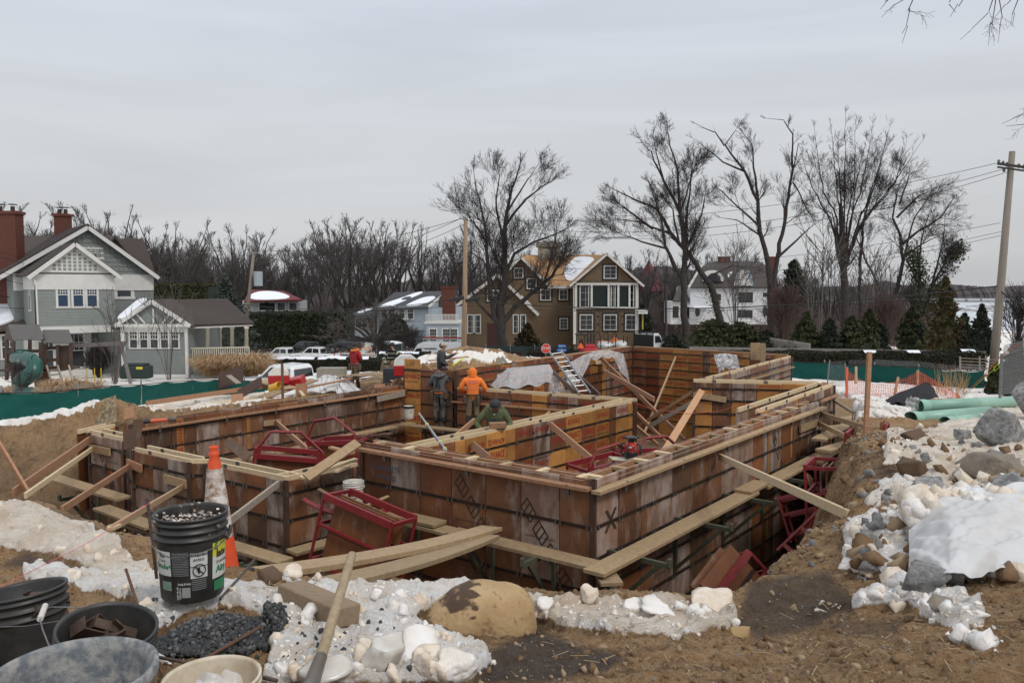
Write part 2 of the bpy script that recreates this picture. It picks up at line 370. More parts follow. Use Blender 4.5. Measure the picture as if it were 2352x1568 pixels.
def ground_material():
    m=bpy.data.materials.new('earth_and_snow');m.use_nodes=True;t=m.node_tree;n=t.nodes;b=n['Principled BSDF'];L=t.links.new
    co=n.new('ShaderNodeTexCoord').outputs['Object']
    def noise(s,d=6,r=.62):
        q=n.new('ShaderNodeTexNoise');q.inputs['Scale'].default_value=s;q.inputs['Detail'].default_value=d;q.inputs['Roughness'].default_value=r;L(co,q.inputs['Vector']);return q.outputs['Fac']
    def rng(v,a,c,lo=0.,hi=1.):
        q=n.new('ShaderNodeMapRange');q.inputs[1].default_value=a;q.inputs[2].default_value=c;q.inputs[3].default_value=lo;q.inputs[4].default_value=hi;L(v,q.inputs[0]);return q.outputs[0]
    def mixc(f,a,c):
        q=n.new('ShaderNodeMix');q.data_type='RGBA';L(f,q.inputs[0])
        for i,s in ((6,a),(7,c)):
            if isinstance(s,tuple):q.inputs[i].default_value=(*s,1)
            else:L(s,q.inputs[i])
        return q.outputs[2]
    def math_(op,a,c):
        q=n.new('ShaderNodeMath');q.operation=op
        for i,s in enumerate((a,c)):
            if isinstance(s,(int,float)):q.inputs[i].default_value=s
            else:L(s,q.inputs[i])
        q.use_clamp=True;return q.outputs[0]
    at=n.new('ShaderNodeAttribute');at.attribute_name='snow';ad=n.new('ShaderNodeAttribute');ad.attribute_name='dirty';aw=n.new('ShaderNodeAttribute');aw.attribute_name='damp'
    dirt=mixc(rng(noise(1.7,8),.40,.66),(.36,.21,.095),(.18,.095,.042))
    dirt=mixc(rng(noise(13,7,.7),.42,.7),dirt,(.42,.285,.155))
    dirt=mixc(rng(noise(5,8,.75),.52,.66,0,.8),dirt,(.085,.048,.025))
    dirt=mixc(rng(noise(62,5,.8),.54,.62,0,.75),dirt,(.44,.34,.22));dirt=mixc(rng(noise(48,5,.8),.40,.47,.7,0),dirt,(.07,.04,.022))
    dirt=mixc(rng(noise(.8,5),.54,.66,0,.75),dirt,(.06,.036,.02))
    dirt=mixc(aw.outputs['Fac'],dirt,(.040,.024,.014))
    snow=mixc(rng(noise(3,8,.7),.40,.62,0,.75),(.90,.895,.885),(.74,.62,.49));snow=mixc(rng(noise(17,6,.7),.55,.72,0,.5),snow,(.54,.41,.29))
    tan=mixc(rng(noise(2.5,8,.7),.42,.70),(.80,.72,.62),(.54,.40,.27))
    sn=mixc(ad.outputs['Fac'],snow,tan)
    sn=mixc(rng(noise(70,4,.8),.60,.72,0,.6),sn,(.24,.15,.085))
    f=math_('ADD',at.outputs['Fac'],math_('MULTIPLY',math_('SUBTRACT',noise(11,8,.7),.5),1.9))
    f=rng(f,.42,.62)
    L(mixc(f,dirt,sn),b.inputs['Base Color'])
    L(mixc(f,(.85,.85,.85),(.55,.55,.55)),b.inputs['Roughness'])
    L(rng(aw.outputs['Fac'],0,1,.3,.7),b.inputs['Specular IOR Level'])
    h=math_('ADD',math_('MULTIPLY',noise(16,10,.78),.75),math_('MULTIPLY',noise(75,4,.7),.3))
    bp=n.new('ShaderNodeBump');bp.inputs['Strength'].default_value=.9;bp.inputs['Distance'].default_value=.06;L(h,bp.inputs['Height']);L(bp.outputs[0],b.inputs['Normal'])
    return m
M_GROUND=ground_material()
idx=np.arange(NR*NC).reshape(NR,NC)
F_=np.stack([idx[:-1,:-1],idx[:-1,1:],idx[1:,1:],idx[1:,:-1]],-1).reshape(-1,4)
me=nmesh('ground',np.stack([XX,YY,ZZ],-1).reshape(-1,3),F_,M_GROUND,smooth=True)
px_,py_=proj(XX,YY,ZZ)
damp=np.zeros(XX.shape)
for poly,a in (([(1110,1500),(1230,1440),(1330,1480),(1450,1500),(1400,1540),(1250,1568),(1100,1568)],.9),([(1720,1330),(1900,1310),(1960,1370),(1880,1440),(1750,1470),(1690,1440)],.75),([(60,1262),(200,1310),(330,1345),(200,1330),(0,1300)],.8),([(30,1140),(200,1190),(260,1240),(120,1190)],.5),([(1900,1420),(2090,1420),(2040,1470),(1900,1450)],.5),([(2000,1060),(2120,1080),(2100,1110),(2010,1100)],.5)):
    damp=np.maximum(damp,np.clip(inpoly(px_,py_,poly)/18+.4,0,1)*a*np.where(YY<14,1,0))
damp=np.maximum(damp,PD*np.clip((1.6-ZZ)/2.5,0,.8)*(.35+.65*fbm(XX,YY,4,5)))  # besides the damp mud patches, soil colour darkens towards the pit bottom
for nm,arr in (('snow',SN),('dirty',DT),('damp',damp)):
    a=me.attributes.new(nm,'FLOAT','POINT');a.data.foreach_set('value',np.asarray(arr,np.float32).ravel())
obj('ground',me,kind='structure')
mb=MB();mb.add([(-2500,-900,-12.5),(2500,-900,-12.5),(2500,4000,-12.5),(-2500,4000,-12.5)],[(0,1,2,3)])
mb.build('lowland',mat('far_snowfield',(.66,.68,.71),(.5,.5,.5),scale=.02),kind='structure',autobase=False)
# ------------------------------------------------------------------ formwork of the foundation
RUST=ply_mat('form_board_rust',(.20,.088,.040),(.125,.055,.030),.09,(.34,.27,.225))
DARKB=ply_mat('form_board_dark',(.08,.045,.028),(.12,.066,.038),.07,(.2,.16,.14))
PALE=ply_mat('form_board_pale',(.235,.140,.092),(.17,.095,.062),.18,(.42,.35,.31))
AMBER=ply_mat('form_board_amber',(.47,.22,.060),(.34,.15,.042),.02,(.33,.25,.2))
ORNG=ply_mat('form_board_orange',(.235,.088,.032),(.165,.064,.03),.02)
STEEL=mat('bar_steel',(.028,.022,.02),(.075,.045,.03),rough=.5,scale=14,metal=.4,bump=.2)
CLAMP=mat('clamp_steel',(.20,.19,.18),(.09,.075,.065),rough=.5,metal=.5,scale=20)
NEWW=wood('new_pine',(.68,.54,.34),(.56,.42,.25),rand=.08)
OLDW=wood('weathered_pine',(.42,.29,.165),(.27,.18,.10))
REDW=wood('reddish_fir',(.40,.215,.115),(.28,.14,.075))
PLANKM=wood('scaffold_board',(.40,.29,.165),(.27,.18,.095),rand=.12)
GREYW=wood('grey_timber',(.34,.29,.23),(.22,.18,.14))
GREEN_ST=mat('green_bracket_steel',(.045,.07,.04),(.10,.085,.055),rough=.6,scale=12)
PRINT=mat('red_print',(.33,.030,.012),(.24,.03,.014),rough=.6)
PRINTK=mat('black_print',(.035,.025,.02),(.06,.04,.03),rough=.6)
PRINTB=mat('blue_print',(.06,.09,.16),(.10,.09,.10),rough=.6)
Z1,Z0=1.61,1.10
av=Vector((-.8,.6,0));bv=Vector((.6,.8,0));UPV=Vector((0,0,1))
WSTYLE={'rust':[(RUST,5),(PALE,3),(ORNG,1.5),(DARKB,1.5),(AMBER,.25)],'amber':[(AMBER,8),(ORNG,1.6),(RUST,.8),(PALE,.5)],'orange':[(ORNG,4),(AMBER,2.4),(RUST,2),(PALE,1.2)],'pale':[(PALE,5),(RUST,3.5),(DARKB,1),(ORNG,1),(AMBER,.2)]}
PANEL_MESH={}
def panel_mesh(w,h,m):
    k=(round(w,2),round(h,2),m.name)
    if k not in PANEL_MESH:
        w_,h_=k[0],k[1];g=.004;x=w_/2-g;y=.015;c=.006
        V=[(-x,y,g),(x,y,g),(x,y,h_-g),(-x,y,h_-g),(-x,-y+c,g),(x,-y+c,g),(x,-y+c,h_-g),(-x,-y+c,h_-g),(-x+c,-y,g+c),(x-c,-y,g+c),(x-c,-y,h_-g-c),(-x+c,-y,h_-g-c)]
        Fc=[(1,0,3,2),(0,1,5,4),(1,2,6,5),(2,3,7,6),(3,0,4,7),(4,5,9,8),(5,6,10,9),(6,7,11,10),(7,4,8,11),(8,9,10,11)]
        me=bpy.data.meshes.new('form_panel');me.from_pydata(V,[],Fc);me.materials.append(m);PANEL_MESH[k]=me
    return PANEL_MESH[k]
WALLS={}
def pick(style,rs):
    ws=WSTYLE[style];t=rs.rand()*sum(w for _,w in ws)
    for m,w in ws:
        t-=w
        if t<=0:return m
    return ws[0][0]
def wall(key,label,A,B,ztop,nv,style='rust',T=.30,zbot=PITZ-.1,bars=(.20,.61,1.02,1.43,1.84,2.25,2.66),letters=False,plates=None,ledger=None,spacers=False,back=True,group='form walls of the foundation',ends=True,back_z=None,extra=0):
    """one run of wall form: boards on both faces, steel bars, ledger board and top plates. A to B is the foot line of the face in view, nv points to the viewer"""
    A=Vector((A[0],A[1],0));B=Vector((B[0],B[1],0));d=(B-A);L=d.length;d.normalize();nv=Vector((nv[0],nv[1],0)).normalized();nv=(nv-d*nv.dot(d)).normalized()
    if d.cross(UPV).dot(nv)<0:A,B=B,A;d=-d
    rs=np.random.RandomState(sum(ord(c)*(i+3) for i,c in enumerate(key)));root=thing('formwork_wall',label,'formwork wall',((A+B)/2+Vector((0,0,zbot)))[:],group)
    ang=math.atan2(d.y,d.x);H=ztop-zbot
    xs=[0]
    while xs[-1]<L-.12:
        w=rs.choice([.61,.61,.61,.61,.61,.46,.305]);xs.append(min(xs[-1]+w,L))
    if L-xs[-2]<.12 and len(xs)>2:xs.pop(-2)
    def put(me,p,rot,par=root,nm='form_panel'):
        o=bpy.data.objects.new(nm,me);COL.objects.link(o);o.parent=par;o.location=Vector(p)-WP[par.name];o.rotation_euler=(0,0,rot);WP[o.name]=Vector(p);return o
    for x0,x1 in zip(xs[:-1],xs[1:]):
        w=x1-x0;c=A+d*((x0+x1)/2);m0=pick(style,rs);top_dz=rs.choice([0,0,0,.012,-.015])
        cut=rs.choice([0,0,bars[0],bars[1],bars[1],bars[2]]) if ztop-bars[2]>zbot else 0
        segs=[(zbot,ztop+top_dz-cut,m0)]+([(ztop+top_dz-cut,ztop+top_dz,pick(style,rs))] if cut else [])
        for za,zb,m_ in segs:
            o=put(panel_mesh(w,zb-za,m_),c+Vector((0,0,za))-nv*.015,ang)
        if letters:
            for bi in range(-1,len(bars)-1):
                if rs.rand()<(.72 if letters is True else letters) and w>.5:
                    zm=ztop-((bars[bi]+bars[bi+1])/2 if bi>=0 else bars[0]*.55);gap=(bars[bi+1]-bars[bi]) if bi>=0 else bars[0]
                    flip=-1 if rs.rand()<.5 else 1;ins=min(.21,gap*.54)
                    if zm<zbot+.3:break
                    text_on('ADVANCE',ins,PRINT,c+Vector((0,0,zm+flip*ins*.12))+nv*.003,d*flip,UPV*flip,root,bold=.03,sx=(w-.09)/(ins*4.75))
                    if gap>.3 and rs.rand()<.6:text_on('CANADA 1-800-265-4550',ins*.34,PRINTK,c+Vector((0,0,zm-flip*ins*.50))+nv*.003,d*flip,UPV*flip,root,name='small_lettering',sx=(w-.08)/(ins*.34*10.9))
        elif m0 in (RUST,ORNG,PALE) and rs.rand()<.45 and w>.5:
            bi=rs.randint(0,3);zm=ztop-(bars[bi]+bars[bi+1])/2;flip=-1 if rs.rand()<.5 else 1
            if rs.rand()<.4:text_on('ADVANCE',.13,mat('faded_print',(.20,.05,.03),(.15,.05,.03)),c+Vector((0,0,zm+.03))+nv*.002,d*flip,UPV*flip,root,bold=.02,sx=.8)
            text_on('CANADA 1-800-265-4550',.045,PRINTK,c+Vector((0,0,zm-.06))+nv*.002,d*flip,UPV*flip,root,name='small_lettering')
    if back:
        bz=back_z if back_z is not None else ztop
        x=0
        while x<L-.05:
            w=min(rs.choice([.61,.61,.46]),L-x);m0=pick(style,rs)
            put(panel_mesh(w,bz-zbot,m0),A+d*(x+w/2)-nv*(T-.015)+Vector((0,0,zbot)),ang+math.pi);x+=w
    for bz_ in bars:
        z=ztop-bz_
        if z<zbot+.1:break
        mb=MB();mb.beam(A+nv*.008+Vector((0,0,z)),B+nv*.008+Vector((0,0,z)),.016,.042)
        mb.beam(A+nv*.014+Vector((0,0,z+.019)),B+nv*.014+Vector((0,0,z+.019)),.03,.005)
        for x in xs:
            if x>L-.02:x=L-.03
            for q in (-.035,.035):
                mb.box(A+d*(max(x,.04)+q)+nv*.026+Vector((0,0,z-.004)),(.022,.03,.05),rotm(rz=ang),1)
        mb.build('steel_bar',[STEEL,CLAMP],root)
    if spacers:
        x=.25
        while x<L-.1:
            mb=MB();c=A+d*x-nv*(T/2)+Vector((0,0,ztop-.035+rs.rand()*.02));mb.beam(c-nv*(T/2-.03),c+nv*(T/2-.03),.09,.04);mb.build('spacer_block',NEWW if rs.rand()<.6 else OLDW,root);x+=.61
        for s in (.0,T):
            off=-nv*(.055 if s==0 else T-.055)
            mb=MB();mb.beam(A+off+Vector((0,0,ztop-.06)),B+off+Vector((0,0,ztop-.06)),.04,.09);mb.build('top_rail',OLDW if s==0 else REDW,root)
    if plates:
        for s in ((.0,T) if plates != 'front' else (.0,)):
            off=nv*(-.045 if s==0 else -T+.045);x=0
            while x<L-.01:
                l=min(3.66,L-x);l=L-x if L-x-l<.5 else l
                mb=MB();mb.beam(A+d*(x+.002)+off+Vector((0,0,ztop+.0195+rs.rand()*.003)),A+d*(x+l-.002)+off+Vector((0,0,ztop+.0195)),.04,.088);mb.build('top_plate',NEWW,root);x+=l
            x=.5
            while x<L-.3:
                mb=MB();mb.box(A+d*x+off+nv*(.024)+Vector((0,0,ztop+.03)),(.09,.006,.07),rotm(rz=ang));mb.build('tie_plate',CLAMP,root);x+=1.25
    if ledger:
        lz,lw,lm=ledger;x=0
        while x<L-.01:
            l=min(3.66+rs.rand()*.8,L-x);l=L-x if L-x-l<.8 else l
            dz=rs.rand()*.006
            mb=MB();mb.beam(A+d*(x+.002-(.08 if x==0 else 0))+nv*(lw/2+.02)+Vector((0,0,ztop-lz+dz)),A+d*(x+l-.002)+nv*(lw/2+.02)+Vector((0,0,ztop-lz+dz)),lw,.042);mb.build('ledger_board',lm,root);x+=l
        x=.6
        while x<L:
            p=A+d*x+nv*(lw*.8)+Vector((0,0,ztop-lz-.05));mb=MB();mb.box(p,(.05,.035,.11),rotm(rz=ang));mb.box(p+nv*.03+Vector((0,0,.06)),(.03,.03,.04),rotm(rz=ang));mb.build('clip',CLAMP,root)
            x+=1.2+rs.rand()*.5
    for x in ((0,L) if ends else ()):
        mb=MB();mb.box(A+d*x+nv*.004+Vector((0,0,(ztop+zbot)/2)),(.075,.05,H+.02),rotm(rz=ang))
        mb.build('corner_angle',mat('corner_rust',(.085,.04,.024),(.05,.028,.02),rough=.6,scale=8),root)
    WALLS[key]=dict(A=A,B=B,d=d,n=nv,z=ztop,root=root,ang=ang,T=T);return root
def diamonds(key,x,z,s=.13,n=3):
    w=WALLS[key]
    for i in range(n):
        for q in range(2):
            c=w['A']+w['d']*(x+i*.19+q*.05)+Vector((0,0,z-i*.27-q*.06))+w['n']*.003
            mb=MB();pts=[c+w['d']*a*s*.75+UPV*b*s for a,b in ((0,1),(1,0),(0,-1),(-1,0))]
            for a,b in zip(pts,pts[1:]+pts[:1]):mb.beam(a,b,.002,.02,up=w['n'].cross((b-a).normalized()))
            mb.build('stencil_mark',PRINTK,w['root'])
def wpt(key,x,off,z):
    w=WALLS[key];return w['A']+w['d']*x+w['n']*off+Vector((0,0,z))
def stencil(key,s,x,z,size,m=PRINTK,rot=0,bold=.02):
    w=WALLS[key];r=w['d'];u=UPV
    if rot:r=UPV*rot;u=-w['d']*rot
    text_on(s,size,m,wpt(key,x,.004,z),r,u,w['root'],name='stencil',bold=bold)
P2=lambda x,y,z:P(x,y,z)
C0=P(1363,1103,Z1);W1L=P(832,1014,Z1);W2R=P(1883,921,Z1)
B16=(.20,.61,1.02,1.43,1.84,2.25,2.66,3.07);B13=(.15,.45,.78,1.11,1.44,1.77,2.10,2.43,2.76)
wall('W1','near front wall of rust-brown form boards with diamond stencils, facing the boulder',W1L,C0,Z1,-bv,'rust',bars=B16[1:],spacers=True,ledger=(.10,.13,REDW),zbot=-1.2)
wall('W2','long right-hand form wall running back from the near corner, plank walkway on brackets',C0,W2R,Z1,-av,'pale',bars=B16[1:],spacers=True,ledger=(.13,.13,OLDW))
F1a,F1b,F2a,F2b,F4a,C3=[P(x,y,Z0) for x,y in ((205,995),(286,1014),(306,1036),(434,1064),(472,1066),(656,1105))]
W4R=P(824,1071,Z0)
wall('W3a','farthest-left short form wall with a bump-out board at its end',F1a,F1b,Z0,-bv,'pale',bars=B16,plates=True,T=.32)
wall('W3b','projecting form wall with orange spray marks behind the leaning braces',F2a,F2b,Z0,-bv,'rust',bars=B16,plates=True,T=.32)
wall('W3c','form wall with pale new plates behind the traffic cone',F4a,C3,Z0,-bv,'rust',bars=B16,plates=True,T=.32)
wall('W3d','short return of form boards between the two left front walls',F2b,F4a+bv*.1,Z0,-av,'rust',bars=B16,plates='front',T=.3,back=False)
wall('W3e','short return of form boards left of the projecting wall',F1b-bv*.0,F2a,Z0,av,'rust',bars=B16,T=.25,back=False)
wall('W4','short form wall stencilled 18 beside the white bucket',C3,W4R,Z0,-av,'pale',bars=B16,plates=True,T=.32)
W5A=P(300,975,Z0);W5B=P(930,885,Z0)
wall('W5','long back-left form wall with a ledger, a tall nine-marked amber strip in it',W5A,W5B,Z0,-av,'rust',bars=B16,letters=False,ledger=(.13,.1,REDW),T=.3)
wall('W5e','left end form wall joining the front and the long back wall',F1a,W5A-bv*.3,Z0,-av,'rust',bars=B16,plates=True,T=.3)
W6B=P(1455,923,Z0);W6M=W5B+(W6B-W5B)*.25;W5B6=W5B
wall('W6a','taller form wall beside the amber pillar, behind the man in grey',W5B,W6M,Z1,-bv,'rust',bars=B16,letters=False,back_z=Z1,T=.3)
wall('W6b','inner form wall with a pale top plate where the man in orange leans',W6M,W6B,Z0,-bv,'orange',bars=B16,letters=.35,plates=True,ledger=(.36,.09,REDW),T=.3)
W7N=P(965,1031,Z0);W7N=W6B+(W7N-W6B)*1.08
wall('W7','inner form wall of amber ADVANCE boards with two pale top plates',W6B,W7N,Z0,-av,'amber',bars=(.30,.68,1.06,1.44,1.82,2.2),letters=.75,plates=True,T=.36)
W8N,W8F=P(1742,949,Z1),P(1916,886,Z1)
wall('W8','right-hand rear form wall with pale plates set inside the long wall',W8N,W8F,Z1,-av,'pale',bars=B16,plates=True,T=.45,ledger=(.22,.1,REDW))
wall('W9','cross form wall with amber boards and a big raking prop on its left end',P(1594,878,Z1),W8F+av*.35,Z1,-bv,'orange',bars=B13,letters=.4,plates=True,T=.3)
wall('W11','short rear form wall with ledger in front of the green fence',P(1625,872,Z1),P(1818,821,Z1),Z1,-av,'pale',bars=B16,plates='front',ledger=(.32,.1,OLDW),T=.3)
W10A=P(1453,798,Z1)
wall('W10','tall back form wall of orange ADVANCE boards in the far corner',W10A,P(1806,818,Z1),Z1,-bv,'amber',bars=B13,letters=True,T=.3)
W13N=W6M-Vector((.0,.0,0))
wall('W13','long back form wall under draped plastic sheeting, behind the cranked braces',W10A,W13N+bv*.05,Z1,-av,'orange',bars=B13,letters=.55,T=.3)
mb=MB();mb.beam(W10A+Vector((0,0,.03))+bv*.15,P(1806,818,Z1)+Vector((0,0,.03))+bv*.15,.2,.03);mb.build('top_board',REDW,WALLS['W10']['root'])
mb=MB();mb.beam(W10A+Vector((0,0,.035))+av*.15,W13N+Vector((0,0,Z1-W13N.z+.035))+av*.15+bv*3,.2,.03);mb.build('top_board',REDW,WALLS['W13']['root'])
diamonds('W1',2.0,1.25,.13,3);diamonds('W1',3.15,1.1,.13,4);diamonds('W1',2.25,.2,.13,3);diamonds('W2',6.2,1.2,.1,3);diamonds('W2',6.5,.4,.1,2);diamonds('W3a',.45,.75,.1,3)
stencil('W1','CONCRETE',.52,1.26,.115,PRINTB);stencil('W1','WORKS',.52,1.12,.115,PRINTB);stencil('W1','203-775-3775',.52,.98,.1,PRINTB);stencil('W1','ADVANCE',1.75,.58,.17,mat('faded_print',(.20,.05,.03)),bold=.03);stencil('W1','CANADA 1-800-265-4550',1.75,.42,.055)
stencil('W2','14',.38,.55,.2);stencil('W2','X',.42,1.0,.4,rot=0);stencil('W4','18',.36,.93,.14)
stencil('W5','9',1.15,.98,.14);stencil('W3a','6',.2,.6,.13)
stencil('W7','16',3.9,.93,.22,bold=.04);stencil('W6b','12',WALLS['W6b']['d'].length,.9,.2)
stencil('W5','DURAFORM',2.35,.5,.13)
ORS=mat('orange_spray',(.8,.14,.03));stencil('W3a','16',.8,.85,.22,ORS);stencil('W3a','16',.8,.45,.22,ORS)
def strip(key,x,w,z0,z1,txt=None,rot=0,size=.16,num=None):
    wl=WALLS[key];mb=MB();mb.box(wpt(key,x,.006,(z0+z1)/2),(w,.012,z1-z0),rotm(rz=wl['ang']));mb.build('amber_strip',AMBER,wl['root'],bevel=.003)
    if txt:
        text_on(txt,size,PRINT,wpt(key,x,.014,(z0+z1)/2),UPV if rot else wl['d'],-wl['d'] if rot else UPV,wl['root'],bold=.03,sx=.85)
    if num:text_on(num,w*.8,PRINTK,wpt(key,x,.0145,z1-.12),wl['d'],UPV,wl['root'],name='number',bold=.03)
strip('W5',1.12,.17,-.2,1.08,'ADVANCE ADVANCE',1,.15,'9');strip('W5',2.9,.1,-.2,.9)
strip('W2',5.9,.10,-1.2,1.4,'ADVANCE ADVANCE',1,.07);strip('W2',7.1,.08,.7,1.55)
root=thing('form_pillar','tall amber ADVANCE board pillar standing at the back-left inner corner','form pillar',W5B+Vector((.1,-.05,PITZ)))
wd=WALLS['W6a']['d'];wn=WALLS['W6a']['n'];pc=WALLS['W6a']['A']+wd*.30+wn*.03
zt_=P(955,826,2).z
zt=Q(955,824,pc.y).z
for za,zb in ((PITZ,-.55),(-.55,.55),(.55,zt-.3),(zt-.3,zt)):
    mb=MB();mb.box(pc+Vector((0,0,(za+zb)/2)),(.56,.03,zb-za-.012),rotm(rz=WALLS['W6a']['ang']));mb.build('pillar_board',AMBER,root,bevel=.004)
for z_,f_ in ((zt-.52,1),(zt-1.08,-1),(zt-1.75,1),(zt-2.35,-1)):
    text_on('ADVANCE',.19,PRINT,pc+wn*.018+Vector((0,0,z_)),wd*f_,UPV*f_,root,bold=.04,sx=.62);text_on('CANADA 1-800-265-4550',.055,PRINTK,pc+wn*.018+Vector((0,0,z_-f_*.15)),wd*f_,UPV*f_,root,name='small_lettering',sx=.72)
text_on('20',.17,mat('green_print',(.12,.12,.03)),pc+wn*.018+Vector((0,0,zt-.14)),wd,UPV,root,name='number',bold=.02)
for z_ in (zt-.33,zt-.92):
    mb=MB();mb.box(pc+wn*.03+Vector((0,0,z_)),(.58,.02,.05),rotm(rz=WALLS['W6a']['ang']));mb.build('steel_bar',STEEL,root)
mb=MB();q0=pc+wd*.30+Vector((0,0,zt-.32));mb.prism([q0,q0+wd*.42+Vector((0,0,-.0)),q0+wd*.06+Vector((0,0,.22))],wn*-.05);mb.build('wood_gusset',REDW,root)
def bracket(key,x,z,reach=.75,par=None):
    w=WALLS[key];n=w['n'];p=wpt(key,x,.03,z-.04);mb=MB()
    mb.beam(p-n*.02,p+n*reach,.05,.06);mb.beam(p+Vector((0,0,.0)),p-Vector((0,0,.8)),.045,.045,up=(n.x,n.y,0));mb.beam(p+n*(reach-.12),p-Vector((0,0,.72))+n*.02,.045,.05)
    mb.box(p+n*reach+Vector((0,0,.04)),(.05,.05,.1));mb.build('scaffold_bracket',GREEN_ST if random.random()<.8 else GREYW,w['root'])
def plank(p0,p1,label,w=.29,h=.05,m=PLANKM,name='scaffold_plank',group='scaffold planks along the form walls',cat='plank',sag=0,up=(0,0,1)):
    mb=MB();p0,p1=Vector(p0),Vector(p1)
    if sag:
        n=10;pts=[p0.lerp(p1,i/n)-Vector((0,0,sag*4*(i/n)*(1-i/n))) for i in range(n+1)];d=(p1-p0).normalized();sd=d.cross(UPV).normalized();vs=[];fs=[]
        for p in pts:vs+=[p+sd*w/2+UPV*h/2,p-sd*w/2+UPV*h/2,p-sd*w/2-UPV*h/2,p+sd*w/2-UPV*h/2]
        for i in range(n):
            for a in range(4):fs.append((i*4+a,i*4+(a+1) % 4,(i+1)*4+(a+1) % 4,(i+1)*4+a))
        fs+=[(3,2,1,0),(n*4,n*4+1,n*4+2,n*4+3)];mb.add(vs,fs)
    else:mb.beam(p0,p1,w,h,up=up)
    return mb.build(name,m,None,label,cat,group,bevel=.004)
PZ=.66
plank(wpt('W1',2.1,.30,PZ),wpt('W1',4.62,.30,PZ),'dusty plank below the diamond stencils, meeting the corner plank')
plank(wpt('W1',.75,.28,PZ-.01),wpt('W1',2.6,.28,PZ-.03),'short plank end left of the crossing gangplanks')
plank(wpt('W1',.7,.30,PZ+.045),wpt('W1',1.85,.27,PZ+.045),'extra board lying on the plank beside the tipped red cart')
w2=WALLS['W2']
def x2(px,py,z,key='W2'):
    w=WALLS[key];p=P(px,py,z);return (p-w['A']).dot(w['d'])
plank(wpt('W2',.0-.55,.36,PZ+.012),wpt('W2',4.2,.36,PZ+.012),'longest walkway plank running from the near corner along the right wall')
plank(wpt('W2',3.9,.34,PZ+.062),wpt('W2',4.75,.34,PZ+.062),'short board bridging two walkway planks on the right wall')
plank(wpt('W2',4.6,.36,PZ+.012),wpt('W2',8.6,.36,PZ+.012),'far walkway plank of the right wall under the leaning prop')
plank(wpt('W2',6.6,.62,PZ+.1),wpt('W2',8.9,.48,PZ+.07),'loose grey board lying askew on the far walkway')
for x in (.35,2.2,3.9,5.6,7.6):bracket('W2',x,PZ,.85)
for x in (1.2,2.6,3.6):bracket('W1',x,PZ,.7)
mb=MB();mb.beam(wpt('W1',4.35,.12,PZ-.07),wpt('W1',4.75,.55,PZ-.07),.26,.04);mb.build('corner_shelf_board',OLDW,WALLS['W1']['root'])
PL=-.02
plank(wpt('W5',.6,.38,PL),wpt('W5',4.4,.38,PL),'plank along the long back wall, its left part behind the red carts')
plank(wpt('W5',4.2,.38,PL+.05),wpt('W5',WALLS['W5']['T']*0+9.6 if (WALLS['W5']['B']-WALLS['W5']['A']).length>9.6 else (WALLS['W5']['B']-WALLS['W5']['A']).length-.1,.38,PL+.05),'plank carrying the orange and the white-and-black buckets')
for x in (1.2,3.2,5.2,7.2):bracket('W5',x,PL,.6)
plank(wpt('W6a',.5,.42,PL+.03),wpt('W6b',1.7,.42,PL+.03),'plank the two workers stand on in the inner corner')
plank(wpt('W6b',1.6,.42,PL-.03),wpt('W6b',2.9,.42,PL-.03),'lower plank end behind the man in green')
for k_,x in (('W6a',1.0),('W6b',.6),('W6b',1.9)):bracket(k_,x,PL,.6)
LZ=-.15
plank(P(118,1095,.35),P(285,1145,.25),'leftmost plank sloping down beside the left end of the forms');plank(P(232,1165,.15),P(352,1210,.15),'plank with a raised end block below the left forms')
plank(wpt('W3b',.6,.42,.0),wpt('W3c',.4,.5,.0),'plank below the projecting wall, half hidden by the bucket');plank(wpt('W3c',.3,.35,.05),wpt('W3c',2.4,.35,.05),'plank right of the traffic cone under the plain wall');plank(wpt('W4',-.1,.28,.1),wpt('W4',1.0,.3,.1),'short plank under the wall stencilled 18')
for k_,x in (('W3a',.3),('W3b',.5),('W3b',1.4),('W3c',.6),('W3c',1.9)):bracket(k_,x,.0,.7)
# ------------------------------------------------------------------ foreground
BLACKP=mat('black_bucket_plastic',(.012,.012,.013),(.045,.042,.038),rough=.45,scale=9,contrast=.2,bump=.05)
WHITEP=mat('white_bucket_plastic',(.72,.70,.66),(.50,.45,.37),rough=.45,scale=6,contrast=.3)
GREYP=mat('grey_tub_plastic',(.12,.135,.15),(.30,.29,.27),rough=.6,scale=30,detail=9,contrast=.11,bump=.15)
WIRE=mat('handle_wire',(.30,.30,.31),(.12,.11,.10),rough=.4,metal=.8)
RUSTY=mat('rusty_iron',(.16,.07,.035),(.065,.035,.022),rough=.75,scale=22,bump=.3)
RUSTYP=mat('rusty_plate',(.11,.065,.045),(.055,.038,.03),rough=.6,scale=16,bump=.25,metal=.3)
REBAR=mat('dark_rebar',(.045,.04,.038),(.12,.07,.045),rough=.65,scale=30,bump=.4)
LBL_W=mat('label_white',(.62,.63,.60),(.5,.5,.47),rough=.5);LBL_K=mat('label_black',(.02,.02,.02),(.03,.03,.03),rough=.5)
LBL_Y=mat('label_yellow',(.62,.56,.04),(.5,.45,.05),rough=.5);LBL_G=mat('label_green',(.02,.20,.08),(.02,.16,.07),rough=.5);LBL_GR=mat('label_grey',(.22,.22,.22),(.15,.15,.15),rough=.5)
